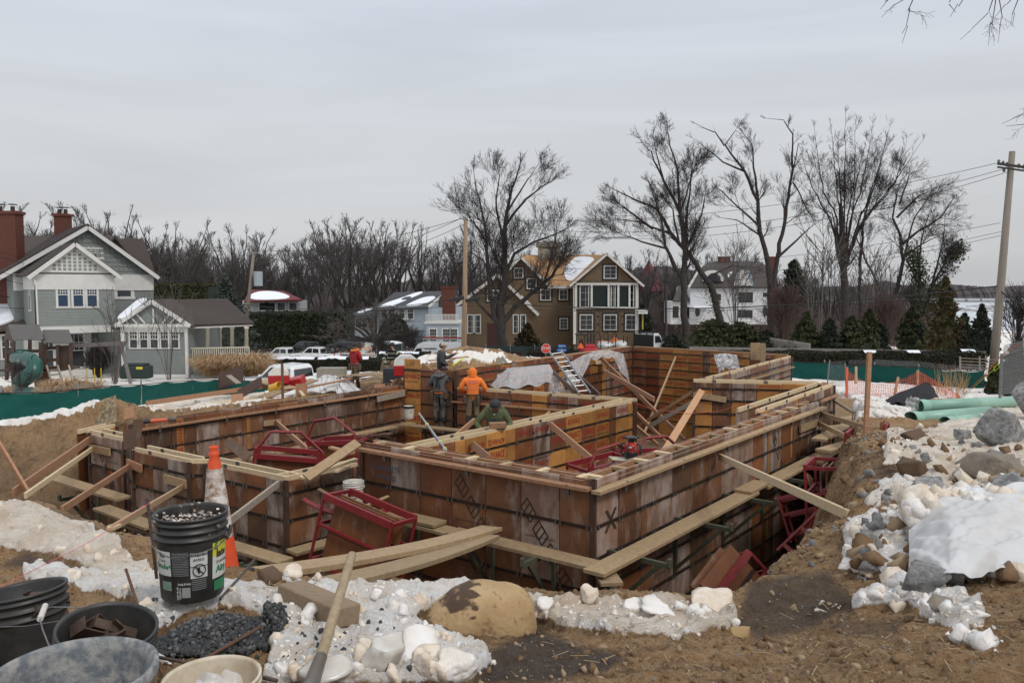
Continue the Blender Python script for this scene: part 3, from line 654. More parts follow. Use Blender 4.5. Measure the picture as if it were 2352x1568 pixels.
def bucket(name,label,base,r=.15,h=.37,m=BLACKP,cat='bucket',rx=0,ry=0,rz=0,handle=None,group=None,rings=3,open_top=True,handle_grip=True):
    t=thing(name,label,cat,base,group);t.rotation_euler=(rx,ry,rz)
    rb=r*.86;prof=[(0.001,0),(rb*.96,0),(rb,.008)]
    def rad(z):return rb+(r*.985-rb)*z/h
    z0=h*.70
    prof+=[(rad(z0*.5),z0*.5),(rad(z0),z0)]
    for i in range(rings):
        z=z0+(h-z0)*(i+.5)/(rings+.3)
        prof+=[(rad(z)-.0,z-.006),(rad(z)+.009,z-.004),(rad(z)+.009,z+.002),(rad(z)-.001,z+.005)]
    prof+=[(r-.002,h-.012),(r+.004,h-.01),(r+.005,h),(r-.004,h),(r-.007,h-.01),(rb-.008,.02),(0.001,.015)]
    mb=MB();mb.lathe(prof,48);WPsave=WP[t.name];WP[t.name]=Vector((0,0,0))
    mb.build('body',m,t,smooth=True)
    if handle is not None:
        mb=MB();pts=[];zc=h*.80
        for i in range(13):
            a=math.pi*i/12;pts.append((math.cos(a)*(r+.012),math.sin(a)*(r+.012)*math.cos(handle),zc+math.sin(a)*(r+.012)*math.sin(handle)))
        mb.tube(pts,.0022,6);mb.build('handle',WIRE,t,smooth=True)
        if handle_grip:
            mb=MB();mb.tube(pts[5:8],.009,8);mb.build('grip',WHITEP if m is not WHITEP else BLACKP,t,smooth=True)
        for s in (-1,1):
            mb=MB();mb.box((s*(r+.006),0,zc),(.014,.035,.045));mb.build('handle_ear',m,t,bevel=.004)
    WP[t.name]=WPsave;return t
def curved(t,a0,a1,z0,z1,rf,m,name='label_patch',n=10,off=.0012):
    """a print wrapped round a pail: angles measured from the direction of the viewer (-y)"""
    mb=MB();vs=[];fs=[]
    for i in range(n+1):
        a=R(a0+(a1-a0)*i/n)
        for z in (z0,z1):
            r_=rf(z)+off;vs.append((math.sin(a)*r_,-math.cos(a)*r_,z))
    fs=[(2*i,2*i+2,2*i+3,2*i+1) for i in range(n)];mb.add(vs,fs);sv=WP[t.name];WP[t.name]=Vector((0,0,0));o=mb.build(name,m,t);WP[t.name]=sv;return o
def ctext(t,s,size,m,ac,zc,rf,off=.002,name='lettering',bold=.02,sx=1,vert=False):
    me=text_mesh(s,size,m,bold,'c%s%s' % (ac,zc)).copy()
    for v in me.vertices:
        x,y=v.co.x*sx,v.co.y
        if vert:x,y=-y,x
        z=zc+y;r_=rf(z)+off;a=R(ac)+x/r_;v.co=(math.sin(a)*r_,-math.cos(a)*r_,z)
    o=bpy.data.objects.new(name,me);COL.objects.link(o);o.parent=t;return o
b0=Q(443,1360,3.46);b0.z=min(b0.z,gz(b0.x,b0.y)+.02)
BK=bucket('labelled_bucket','upright black bucket with printed labels, full of metal ties, before the traffic cone',b0,r=.152,h=.37,rz=R(7.5)*0+math.atan2(-b0.x,b0.y)*1.0)
rf=lambda z:.152*.86+(.152*.985-.152*.86)*z/.37
curved(BK,-78,-36,.03,.235,rf,LBL_K);curved(BK,-78,-37,.125,.232,rf,LBL_W,off=.0018)
ctext(BK,'ite',.034,LBL_K,-56,.215,rf,.0026,bold=.03);ctext(BK,'er Sealer',.013,LBL_K,-57,.19,rf,.0026);ctext(BK,'Grade+',.032,LBL_G,-55,.165,rf,.0026,bold=.04)
for k in range(14):curved(BK,-34,-6,.225-k*.0075,.2285-k*.0075,rf,LBL_GR,'small_print',4,.0016)
curved(BK,-3,26,.165,.225,rf,LBL_W,off=.0016);curved(BK,-3,26,.112,.161,rf,LBL_W,off=.0016)
ctext(BK,'WARNING',.017,LBL_K,13,.213,rf,.0024,bold=.03);ctext(BK,'AVISO',.017,LBL_K,11,.192,rf,.0024,bold=.03)
mb=MB();pts=[(math.cos(i*math.pi/8)*.026,0,math.sin(i*math.pi/8)*.026) for i in range(17)]
a_=R(11.5);r_=rf(.15)+.004;W_=lambda p:(math.sin(a_)*r_+p[0]*math.cos(a_),-math.cos(a_)*r_+p[0]*math.sin(a_),.147+p[2])
mb.tube([W_(p) for p in pts],.0022,5);mb.tube([W_(p) for p in ((-.019,0,.019),(.019,0,-.019))],.0022,5);mb.tube([W_(p) for p in ((-.004,0,.012),(0,0,-.012))],[.008,.004],6)
sv=WP[BK.name];WP[BK.name]=Vector((0,0,0));mb.build('warning_pictogram',LBL_K,BK);WP[BK.name]=sv
for k in range(6):curved(BK,-1,24,.102-k*.0085,.1058-k*.0085,rf,LBL_GR,'small_print',4,.0016)
for k in range(9):curved(BK,-18+k*1.6,-17.2+k*1.6,.03,.075,rf,LBL_W,'barcode_bar',1,.002)
ctext(BK,'DALTON',.013,LBL_W,-14,.09,rf,.002,bold=.03);ctext(BK,'KEEP FROM',.011,LBL_W,-26,.05,rf,.002,vert=True,bold=.02);ctext(BK,'FREEZING',.011,LBL_W,-21.5,.05,rf,.002,vert=True,bold=.02)
curved(BK,36,80,.19,.25,rf,LBL_Y,off=.0016);curved(BK,36,80,.09,.19,rf,LBL_W,off=.0016)
ctext(BK,'5',.04,LBL_G,44,.233,rf,.0026,bold=.05);ctext(BK,'YEAR',.016,LBL_G,60,.240,rf,.0026);ctext(BK,'late',.048,LBL_K,58,.198,rf,.0026,bold=.05);ctext(BK,'Driveway',.02,LBL_K,60,.160,rf,.0026);ctext(BK,'Airp',.042,LBL_G,59,.128,rf,.0026,bold=.05)
curved(BK,-60,-38,.06,.10,rf,mat('label_photo',(.08,.20,.16),(.3,.35,.25),scale=60),off=.002);curved(BK,40,70,.035,.08,rf,LBL_G,off=.0016)
mb=MB();pts=[]
for i in range(13):
    a=math.pi*i/12;pts.append((math.cos(a)*.165,-math.sin(a)*.155,.285-math.sin(a)*.06-(.02 if i>6 else 0)))
sv=WP[BK.name];WP[BK.name]=Vector((0,0,0));mb.tube(pts,.0023,6);mb.build('handle',WIRE,BK)
mb=MB();mb.tube(pts[0:3],.009,8);mb.build('grip',BLACKP,BK);WP[BK.name]=sv
rs=np.random.RandomState(3);mb=MB()
for i in range(230):
    a=rs.rand()*6.28;q=math.sqrt(rs.rand())*.128;l=.05+rs.rand()*.05+(.04 if rs.rand()<.1 else 0);p=Vector((math.cos(a)*q,math.sin(a)*q,.25));d=Vector((rs.randn()*.22,rs.randn()*.22,1)).normalized()*l
    mb.beam(b0+p,b0+p+d,.005,.009,mi=0);mb.box(b0+p+d,(.012,.009,.008),rotm(rs.rand(),rs.rand(),rs.rand()),1)
mb.lathe([(.001,.262),(.135,.262)],16,b0,0)
mb.build('metal_form_ties',[RUSTYP,mat('worn_tip',(.55,.5,.45),(.25,.2,.17),metal=.6,rough=.4)],None,kind='stuff')
cb=Q(506,1322,5.35);t=thing('traffic_cone','tall orange and dirty white cone standing behind the labelled bucket','traffic cone',cb);WP[t.name]=cb;t.rotation_euler=(0,R(-1.5),0)
sv=WP[t.name];WP[t.name]=Vector((0,0,0))
CO=mat('cone_orange',(.78,.085,.018),(.55,.07,.02),rough=.5,scale=12,contrast=.3);CWm=mat('dirty_reflective_white',(.66,.62,.58),(.22,.12,.06),rough=.45,scale=16,contrast=.12)
H=.90;cr=lambda z:.130+(.046-.130)*(z/.79)
mb=MB();mb.lathe([(.13,0),(cr(.28),.28)],40);mb.build('lower_orange_cone',CO,t,smooth=True)
mb=MB();mb.lathe([(cr(.28)+.002,.28),(cr(.57)+.002,.57)],40);mb.build('white_sleeve',CWm,t,smooth=True)
mb=MB();mb.lathe([(cr(.49)+.004,.44),(cr(.54)+.004,.505)],40);mb.build('orange_band',CO,t,smooth=True)
mb=MB();mb.lathe([(cr(.57)+.002,.57),(cr(.755)+.002,.755)],40);mb.build('upper_white_sleeve',CWm,t,smooth=True)
mb=MB();mb.lathe([(cr(.755)+.003,.70),(.040,.80),(.030,.835),(.038,.85),(.030,.862),(.026,.885),(.034,.9),(.027,.905),(.024,.88),(.02,.80)],32);mb.build('top_collar',CO,t,smooth=True)
mb=MB();mb.box((0,0,-.02),(.36,.36,.035));mb.build('base',mat('black_rubber',(.02,.02,.02)),t,bevel=.01)
for s_,z_ in (('D',.22),('P',.14),('W',.06)):ctext(t,s_,.075,LBL_K,32,z_,lambda z:cr(z),.002,bold=.04)
WP[t.name]=sv
B1=bucket('bucket','black bucket of rusty steel plates at the left edge of the picture',Q(68,1362,3.05)-Vector((0,0,.36)),r=.155,h=.37,rx=R(-4),ry=R(-7),rings=3)
B2w=bucket('bucket','white bucket with blue print, the black bucket of brackets nested in it',Q(250,1545,2.72)-Vector((.0,0,.32)),r=.150,h=.34,m=WHITEP,ry=R(10))
B2=bucket('bucket','black bucket of steel brackets nested in the white bucket behind the grey tub',Q(203,1437,2.58)-Vector((-.03,0,.34)),r=.150,h=.365,rx=R(7),ry=R(9),rings=4)
curved(B2w,30,70,.10,.22,lambda z:.142*.86+.0178*z/.34,LBL_W,off=.002);ctext(B2w,'\u2605',.05,mat('label_blue',(.03,.07,.25)),52,.17,lambda z:.142*.86+.0178*z/.34,.003)
hb=MB();hb.tube([Q(-5,1439,2.9),Q(60,1437,2.9),Q(150,1423,2.9),Q(178,1417,2.9)],.0022,6);hb.tube([Q(178,1417,2.9),Q(204,1405,2.88)],.009,8)
hb.tube([Q(204,1405,2.88),Q(190,1395,2.9),Q(120,1393,2.9),Q(104,1397,2.88)],.0022,6)
h1=hb.build('wire_bail',WIRE,None,'wire bail handle with a white grip lying across two black buckets','bucket handle')
hb=MB();hb.tube([Q(104,1390,2.86),Q(92,1421,2.75)],.0105,10);hb.build('handle_grip',WHITEP,None,'white plastic handle grip hanging over the nearer black bucket','bucket handle')
hb=MB();hb.tube([Q(92,1421,2.75),Q(98,1445,2.65),Q(112,1480,2.5),Q(128,1505,2.4)],.0025,6);hb.build('bail_wire',WIRE,None,'bent wire bail reaching down to the rim of the grey tub','bucket handle')
def plates(c,n,seed,lab,rr_=.1,box=False):
    rs=np.random.RandomState(seed)
    for i in range(n):
        mb=MB();a=rs.rand()*6.28;q=rs.rand()*rr_*.7;p=c+Vector((math.cos(a)*q,math.sin(a)*q,rs.rand()*.06));rt=rotm(rs.rand()*1.6-.8,rs.rand()*1.2-.6,rs.rand()*6)
        L_,w_=.10+rs.rand()*.08,.04+rs.rand()*.025
        mb.box(p,(L_,w_,.005),rt);mb.box(p+rt@Vector((L_/2-.003,0,.02)),(.005,w_,.045),rt)
        if rs.rand()<.5:mb.box(p+rt@Vector((0,w_/2-.002,.015)),(L_,.005,.03),rt)
        mb.build('steel_bracket',RUSTYP,None,lab[i % len(lab)],'steel bracket','rusty brackets heaped in buckets')
plates(B1.location+Vector((.02,0,.27)),4,5,['rusty steel angle in the black bucket at the left edge'])
plates(B2.location+Vector((.0,-.01,.25)),8,9,['rusty bent bracket in the bucket behind the grey tub, %s' % q for q in ('lying deepest','with an upturned end','flat side up','nearest the tub','nearest the left rim','nearest the right rim','topmost','standing on edge')],.12)
tb=Q(168,1540,2.08)-Vector((0,0,.40));t=thing('grey_tub','big grey dirty plastic tub cut by the bottom left edge','tub',tb);sv=WP[t.name];WP[t.name]=Vector((0,0,0))
mb=MB();mb.lathe([(.001,0),(.165,0),(.175,.01),(.192,.36),(.208,.365),(.212,.375),(.212,.40),(.204,.405),(.196,.398),(.188,.37),(.168,.02),(.001,.015)],64);mb.build('body',GREYP,t,smooth=True)
for a in (28,100,172,250):
    mb=MB();vs=[];fs=[];n=10
    for k,(z,dz) in enumerate(((.10,0),(.12,.006),(.27,.006),(.29,0))):
        for i in range(n+1):
            q=R(a+(i/n-.5)*(44 if k in (1,2) else 50));r_=.1685+(.188-.168)*z/.37-dz-.001 if 1 else 0;vs.append((math.cos(q)*r_,math.sin(q)*r_,z))
    for k in range(3):
        for i in range(n):fs.append((k*(n+1)+i,k*(n+1)+i+1,(k+1)*(n+1)+i+1,(k+1)*(n+1)+i))
    mb.add(vs,fs);mb.build('embossed_panel',GREYP,t,smooth=True)
WP[t.name]=sv
wp=bucket('bucket','dirty white bucket with a plastic bag in it at the bottom edge',Q(487,1566,2.5)-Vector((0,0,.34)),r=.15,h=.36,m=mat('dirty_white_plastic',(.66,.60,.48),(.42,.32,.2),rough=.5,scale=10,contrast=.2))
SHEET=mat('clear_sheeting',(.86,.87,.88),(.80,.80,.80),rough=.25,alpha=.42,scale=3,spec=.6);SHEETW=mat('milky_sheeting',(.74,.75,.76),(.66,.65,.63),rough=.3,alpha=.80,scale=3,bump=.2,bscale=5,spec=.5)
def sheet(name,label,cat,fn,nu,nv_,m,thick=.002,solid=False):
    V=np.array([[fn(i/nu,j/nv_) for j in range(nv_+1)] for i in range(nu+1)]).reshape(-1,3);ii=np.arange((nu+1)*(nv_+1)).reshape(nu+1,nv_+1)
    F=np.stack([ii[:-1,:-1],ii[1:,:-1],ii[1:,1:],ii[:-1,1:]],-1).reshape(-1,4);c=V.mean(0)
    o=obj(name,nmesh(name,V-c,F,m,smooth=True),c,None,label,cat);return o
from mathutils import noise as mn
def nz3(x,y,z,s=1,o=3):return mn.fractal(Vector((x*s,y*s,z*s)),1.0,2.0,o)
bc=wp.location+Vector((.03,-.03,.30))
sheet('plastic_bag','crumpled clear plastic bag inside the dirty white bucket','plastic bag',lambda u,v:bc+Vector(((u-.5)*.14+.02*nz3(u,v,3,2),(v-.5)*.08,.07+.05*nz3(u,v,0,2)-.08*abs(u-.5))),18,14,SHEET)
def stones(name,gen,n,mats,seed,smin,smax,label=None,ico=1,kind='stuff',jit=.35,smooth=False,cut=False):
    import bmesh
    mb=MB();mb.blob((0,0,0),1,ico);V0,F0=ICO[ico];rs=np.random.RandomState(seed);k=len(V0)
    Vs=[];Fs=[];Ms=[];off=0
    F0=np.array(F0);cut=cut and ico==1
    for i in range(n):
        c=gen(rs)
        if c is None:continue
        s=(smin+(smax-smin)*rs.rand()**2.2)*np.array([1,.7+.4*rs.rand(),.45+.4*rs.rand()]);H_=HULLS[rs.randint(14)] if cut else (V0,F0);W=H_[0]*s if cut else V0*(1+jit*.5*(np.sin(V0@(rs.randn(3,2)*3)).sum(1,keepdims=True))+jit*.3*(rs.rand(k,1)-.5))*s
        Mx=np.array(rotm(rs.rand()*6,rs.rand()*6,rs.rand()*6));Vs.append(W@Mx.T+np.array(c));Fs.append(H_[1]+off);off+=len(W);Ms.append(np.full(len(H_[1]),rs.randint(len(mats)) if len(mats)>1 else 0))
    o=obj(name,nmesh(name,np.concatenate(Vs),np.concatenate(Fs),mats,np.concatenate(Ms),smooth),(0,0,0),kind=kind);return o
import bmesh
HULLS=[]
def hull(seed,n,cuts=0):
    rs=np.random.RandomState(seed);P_=rs.randn(n,3);P_ /= np.linalg.norm(P_,axis=1,keepdims=True);P_ *= .8+.35*rs.rand(n,1);bm=bmesh.new()
    for p in P_:bm.verts.new(p)
    r=bmesh.ops.convex_hull(bm,input=bm.verts[:]);bmesh.ops.delete(bm,geom=[v for v in bm.verts if not v.link_faces],context='VERTS')
    if cuts:bmesh.ops.subdivide_edges(bm,edges=bm.edges[:],cuts=cuts,use_grid_fill=True);bmesh.ops.triangulate(bm,faces=bm.faces[:])
    bm.verts.index_update();V=np.array([v.co[:] for v in bm.verts]);F=np.array([[v.index for v in f.verts] for f in bm.faces]);bm.free();return V,F
HULLS=[hull(i,10+i % 5) for i in range(14)]
GRV=[mat('dark_gravel',(.035,.037,.04),(.07,.07,.072),rough=.75,scale=30,rand=.3),mat('dark_gravel_b',(.055,.056,.058),(.03,.03,.032),rough=.75,scale=30),mat('light_gravel',(.15,.155,.15),(.10,.10,.10),rough=.8,scale=30)]
gc=G(508,1478)
def gen_heap(rs):
    a_,q_=rs.rand()*6.283,rs.rand()**.5;x,y=math.cos(a_)*q_*.235,math.sin(a_)*q_*.25
    p=gc+Vector((x+y*.25,y,0));return (p.x,p.y,gz(p.x,p.y)-.01+.10*math.exp(-(x/.17)**2-(y/.2)**2)+rs.rand()*.016)
stones('gravel_heap',gen_heap,5200,[GRV[0],GRV[0],GRV[1],GRV[1],GRV[0],GRV[2]],1,.006,.019,cut=True)
def gen_pale(rs):
    x,y=-.07+rs.randn()*.05,-.0+rs.randn()*.07;p=gc+Vector((x,y,0));return (p.x,p.y,gz(p.x,p.y)+.10*math.exp(-(x/.17)**2-(y/.2)**2)+.012)
stones('pale_gravel',gen_pale,48,[GRV[2]],2,.008,.017,cut=True)
mb=MB();mb.blob(gc+Vector((0,0,-.03)),(.2,.22,.085),3,.02,4);mb.build('gravel_core',GRV[1],kind='stuff',smooth=True)
stones('scattered_gravel',lambda rs:(lambda p:(p.x,p.y,gz(p.x,p.y)+.004))(gc+Vector((rs.randn()*.35+.1,rs.randn()*.25,0))),160,GRV[:2],6,.005,.015)
def gscatter(x0,x1,y0,y1,cond):
    def g(rs):
        px=x0+(x1-x0)*rs.rand();d=y0*math.exp(rs.rand()*math.log(y1/y0));x=px*d
        i=min(max(np.searchsorted(rr,d)-1,0),NR-1);j=min(max(int((math.atan(px)-R(-AH))/(R(2*AH))*(NC-1)),0),NC-1)
        s=SN[i,j];pit=PD[i,j]
        if not cond(s,pit,rs):return None
        return (x,d,gz(x,d)+.002)
    return g
PEB=[mat('pebble_tan',(.36,.26,.16),(.24,.16,.09),rough=.85,scale=20),mat('pebble_grey',(.26,.26,.25),(.14,.14,.14),rough=.85,scale=20),mat('clod',(.22,.135,.068),(.12,.07,.035),rough=.95,scale=20)]
stones('pebbles',gscatter(-.75,.8,2.3,14,lambda s,p,rs:s<.4 and not p),8000,PEB,11,.002,.010,cut=True)
stones('clods',gscatter(-.75,.8,2.6,22,lambda s,p,rs:s<.5 and (not p or rs.rand()<.25)),4200,[PEB[2],PEB[2],PEB[0]],12,.004,.030,cut=True,jit=.8)
stones('clods_on_right_bank',lambda rs:(lambda t_,o:(lambda x,y:(x,y,gz(x,y)+.01))(1.6+t_*4.4+o,5+t_*8.6+rs.randn()*.2))(rs.rand(),abs(rs.randn()*.35)-.15),1100,[PEB[2],PEB[2],PEB[2],PEB[0],PEB[1]],13,.01,.045,cut=True,jit=.8)
GRAN0=mat('grey_rubble',(.28,.275,.26),(.13,.125,.12),rough=.85,scale=16,bump=.6)
SNOWM=mat('snow_lump',(.80,.79,.79),(.66,.60,.52),rough=.6,scale=8,bump=.6,bscale=30,contrast=.2);SNOWD=mat('dirty_snow_lump',(.78,.71,.62),(.54,.42,.29),rough=.6,scale=9,bump=.4,bscale=34,contrast=.2)
def snow_lumps(name,px0,px1,py0,py1,n,smin,smax,seed,mats,cond=lambda s:s>.3,ico=2,jit=.5):
    def g(rs):
        p=G(px0+(px1-px0)*rs.rand(),py0+(py1-py0)*rs.rand())
        i=min(max(np.searchsorted(rr,p.y)-1,0),NR-1);j=min(max(int((math.atan(p.x/p.y)-R(-AH))/(R(2*AH))*(NC-1)),0),NC-1)
        if not cond(SN[i,j]) or p.y>30:return None
        return (p.x,p.y,p.z-smax*.12)
    return stones(name,g,n,mats,seed,smin,smax,ico=ico,jit=jit,smooth=ico>1,cut=True)
def gen_rub(rs):
    p=G(1930+420*rs.rand(),985+360*rs.rand()**1.1);return (p.x,p.y,p.z+.005) if p.y<18 and p.x>.3*p.y else None
stones('angular_rubble',gen_rub,330,[GRAN0,PEB[2],GRAN0,PEB[0]],91,.012,.10,ico=1,cut=True,jit=.5)
W2_=[SNOWM,SNOWM,SNOWD];anyw=lambda s:True
for k_,(a_,b_,c_,d_,n_,mx,m_,cd_) in enumerate(((170,740,1310,1565,520,.03,W2_,None),(640,1150,1335,1565,700,.034,[SNOWM,SNOWD],None),(1215,1710,1382,1480,420,.03,[SNOWD,SNOWM],None),(1900,2352,980,1340,900,.05,[SNOWD,SNOWM],None),(1920,2260,1360,1440,320,.035,W2_,lambda s:s>.1),(2170,2300,1430,1500,34,.04,[SNOWM],anyw),(0,380,1160,1350,260,.03,[SNOWD],None),(1930,2120,900,960,500,.09,[SNOWM],None),(300,660,880,945,420,.11,[SNOWD,SNOWM],None))):
    cd_=cd_ or (lambda s:s>.3)
    snow_lumps('snow_lumps',a_,b_,c_,d_,n_//9,mx*.5,mx*1.5,21+k_,m_,cd_,2);snow_lumps('snow_crumbs',a_,b_,c_,d_,n_*4//5,mx*.10,mx*.5,61+k_,m_,cd_,1)
def slab(px,py,w,h,th,seed,m,rx=.0,rz=.0,lean=0.3,label='',d=None):
    p=G(px,py) if d is None else Q(px,py,d);V0,F0=(lambda mb:ICO[3])(MB().blob((0,0,0),1,3));rs=np.random.RandomState(seed);nr=rs.randn(9,3)*np.array([1,1,.35]);nr /= np.linalg.norm(nr,axis=1,keepdims=True);q=V0@nr.T;V=V0*np.minimum(1,np.where(q>.01,(.45+.45*rs.rand(9))/np.maximum(q,.01),9).min(1))[:,None]
    V[:,2]=np.clip(V[:,2],-.45,.45)*1.5;V=V*(1+np.array([nz3(*(v*1.8+seed),1,4)*.22+nz3(*(v*7+seed),1,3)*.05 for v in V])[:,None])*np.array([w*.6,w*.42,max(h,th)*.5]);V=V@np.array(rotm(lean*.7,rs.rand()*.4-.2,rz+rs.rand())).T
    o=obj('snow_slab',nmesh('snow_slab',V,np.array(F0),m,smooth=True),p+Vector((0,0,h*.18)),None,label,'snow slab');return o
for a in ((1640,1398,.30,.09,.06,1,SNOWD,0,.1,.2,'thick crusted snow slab on the pit edge, rightmost of the crest'),(1520,1402,.26,.05,.05,2,SNOWM,0,-.2,.5,'long flat snow slab lying on the crest above the pit'),(1452,1398,.14,.05,.04,3,SNOWM,0,.7,.6,'thin snow slab tipped over in the gap of the crest'),(1352,1385,.13,.09,.05,4,SNOWD,0,0,.3,'upright tan snow slab on the crest below the near corner'),(1260,1392,.2,.06,.07,5,SNOWM,0,.3,.4,'white snow slab right beside the boulder'),(2215,1105,.3,.12,.06,6,SNOWD,0,.5,.9,'tan snow slab leaning among the granite rocks'),
          (960,1500,.20,.10,.05,7,SNOWM,0,.2,.75,'smooth white snow block before the boulder'),(1040,1552,.16,.07,.05,8,SNOWM,0,-.4,.9,'white snow slab at the bottom edge left of the mud'),(880,1530,.17,.16,.012,9,mat('grey_ice',(.60,.59,.56),(.48,.42,.34),rough=.25,scale=14),0,.15,.35,'thin pane of dirty ice leaning in the snow, right of the shovel'),(765,1562,.2,.07,.012,10,MATS['grey_ice'],0,-.2,.6,'low pane of ice lying at the foot of the shovel'),(668,1326,.22,.12,.05,11,SNOWD,0,.1,.4,'tan icy snow block at the left end of the gangplanks')):
    slab(*a[:10],label=a[10])
BOUL=mat('tan_boulder',(.40,.27,.13),(.29,.185,.085),rough=.8,scale=4,bump=.45,bscale=16,contrast=.2);BOULW=mat('damp_boulder_dirt',(.075,.042,.022),(.12,.07,.035),rough=.7,scale=9,bump=.4)
bb=Q(1100,1420,4.0);V0,F0=(lambda mb:ICO[4])(MB().blob((0,0,0),1,4));V=V0.copy()
V=np.sign(V)*np.abs(V)**.78;V /= np.maximum(1,np.linalg.norm(V,axis=1,keepdims=True)*.93)
nn=np.array([nz3(*(p*1.4),1,5)*.06+nz3(*(p*5),1,3)*.012 for p in V]);V=V*(1+nn[:,None])*np.array([.305,.22,.185]);V[:,2]+=np.where(V[:,0]<-.05,-(-.05-V[:,0])*.32,0)*(V[:,2]>0)
BM=bpy.data.materials.new('boulder_stone');BM.use_nodes=True;t_=BM.node_tree;n_=t_.nodes;L_=t_.links.new;bs=n_['Principled BSDF'];bs.inputs['Roughness'].default_value=.8
co_=n_.new('ShaderNodeTexCoord').outputs['Object']
def _nz(s,d=6):q=n_.new('ShaderNodeTexNoise');q.inputs['Scale'].default_value=s;q.inputs['Detail'].default_value=d;L_(co_,q.inputs['Vector']);return q.outputs['Fac']
def _mx(f,a,c,lo=0,hi=1):
    r=n_.new('ShaderNodeMapRange');r.inputs[1].default_value=lo;r.inputs[2].default_value=hi;L_(f,r.inputs[0]);q=n_.new('ShaderNodeMix');q.data_type='RGBA';L_(r.outputs[0],q.inputs[0])
    for i,s in ((6,a),(7,c)):
        if isinstance(s,tuple):q.inputs[i].default_value=(*s,1)
        else:L_(s,q.inputs[i])
    return q.outputs[2]
at_=n_.new('ShaderNodeAttribute');at_.attribute_name='damp';ad_=n_.new('ShaderNodeMath');ad_.operation='ADD';L_(at_.outputs['Fac'],ad_.inputs[0]);L_(_nz(11),ad_.inputs[1])
c_=_mx(_nz(4),(.47,.33,.17),(.34,.215,.10),.35,.65);c_=_mx(_nz(26),c_,(.22,.14,.07),.58,.7);c_=_mx(ad_.outputs[0],c_,(.075,.042,.022),.98,1.08);L_(c_,bs.inputs['Base Color'])
bp_=n_.new('ShaderNodeBump');bp_.inputs['Strength'].default_value=.5;bp_.inputs['Distance'].default_value=.02;L_(_nz(24,8),bp_.inputs['Height']);L_(bp_.outputs[0],bs.inputs['Normal'])
wet=np.maximum.reduce([np.exp(-((V[:,0]+.055-.28*V[:,2])/.04)**2)*.62,np.clip((V[:,2]-.07)/.05,0,1)*np.clip((.04-V[:,0])/.1,0,1)*.6,np.clip((-.06-V[:,2])/.05,0,1)*np.clip((.12-V[:,0])/.1,0,1)*.6])
bme=nmesh('boulder',V,np.array(F0),BM,smooth=True);a_=bme.attributes.new('damp','FLOAT','POINT');a_.data.foreach_set('value',wet.astype(np.float32))
obj('boulder',bme,bb,None,'large rounded tan boulder with a damp dirt streak beside the pit','boulder')
GRAN=mat('granite',(.33,.325,.31),(.12,.12,.122),rough=.85,scale=13,bump=.8,bscale=38,contrast=.13);GRANB=mat('brown_granite',(.27,.225,.175),(.16,.13,.10),rough=.85,scale=8,bump=.5,bscale=30,contrast=.16)
def rock(px0,px1,py0,py1,seed,m,label,d=None,depth=.8,jag=.5):
    c=G((px0+px1)/2,py1-(py1-py0)*.15) if d is None else Q((px0+px1)/2,py1,d);k=c.y/FPX;w,h=(px1-px0)*k/2*1.08,(py1-py0)*k/2*1.15
    V,F0=hull(seed+50,13,5)
    lo,hi=V.min(0),V.max(0);V=(V-(lo+hi)/2)/((hi-lo)/2);V=V*(1+np.array([nz3(*(p*2.2+seed),1,6)*.07 for p in V])[:,None])*np.array([w,w*depth,h])
    return obj('granite_rock',nmesh('granite_rock',V,np.array(F0),m,smooth=False),c+Vector((0,0,h*.5)),None,label,'rock')
for a in ((2243,2358,938,1028,1,GRAN,'big blocky grey rock lying on the snow below the green pipes'),(2322,2420,868,975,2,GRAN,'tall pale standing rock at the right edge beside the chain-link fence'),(2214,2350,1044,1100,3,GRANB,'wide brown-grey rock in the snow below the big blocky one'),(2268,2380,1090,1145,4,GRAN,'grey rock at the right edge behind the plastic sheet'),(2146,2202,1123,1180,5,GRAN,'small grey rock with a light face left of the plastic sheet'),(2083,2193,1292,1368,6,GRAN,'dark sharp-edged slate rock in front of the plastic sheet'),(2097,2178,1098,1138,7,GRAN,'flat grey rock half sunk in dirty snow'),(2235,2352,1135,1180,8,GRANB,'brown earthy rock right above the plastic sheet'),
          (2010,2040,1200,1222,9,GRAN,'small grey rock on the bank beside the pit edge'),(2190,2230,985,1012,10,GRAN,'little grey rock left of the big blocky one'),(1675,1722,1437,1465,11,BOUL,'small snow-dusted stone right of the snow crest'),(2130,2190,1372,1402,12,GRANB,'low brown stone below the slate rock'),(588,650,1302,1345,13,BOULW,'earth clod rock between the bar and the gangplanks'),(2072,2125,985,1012,14,BOULW,'clod of brown earth on the bank under the pipes'),(2060,2125,1062,1100,15,BOULW,'brown clod beside the dirty snow patch')):rock(*a)
sp=[[G(2085,1348),G(2180,1352),G(2290,1345),G(2420,1340)],[G(2088,1290),G(2180,1300),G(2290,1290),G(2420,1290)],[G(2086,1245),G(2180,1235),G(2290,1240),G(2430,1235)],[G(2095,1215),G(2170,1195),G(2280,1200),G(2440,1195)]]
def bil(gr,u,v):
    n,m_=len(gr)-1,len(gr[0])-1;i=min(int(v*n),n-1);j=min(int(u*m_),m_-1);a=v*n-i;b=u*m_-j
    return gr[i][j].lerp(gr[i][j+1],b).lerp(gr[i+1][j].lerp(gr[i+1][j+1],b),a)
sheet('plastic_sheet','crumpled milky plastic sheet draped over a snow heap at the right edge','plastic sheet',lambda u,v:bil(sp,u,v)+Vector((0,0,.03+.17*math.sin(min(v*1.1,1)*math.pi*.62)**.9*math.sin(min(u*2.0,1)*1.57)+.05*nz3(u*1.3,v*3+u*1.5,0,2)+.05*abs(nz3(u*1.1+v*.6,v*4-u*2,5,1)))),90,60,SHEETW)
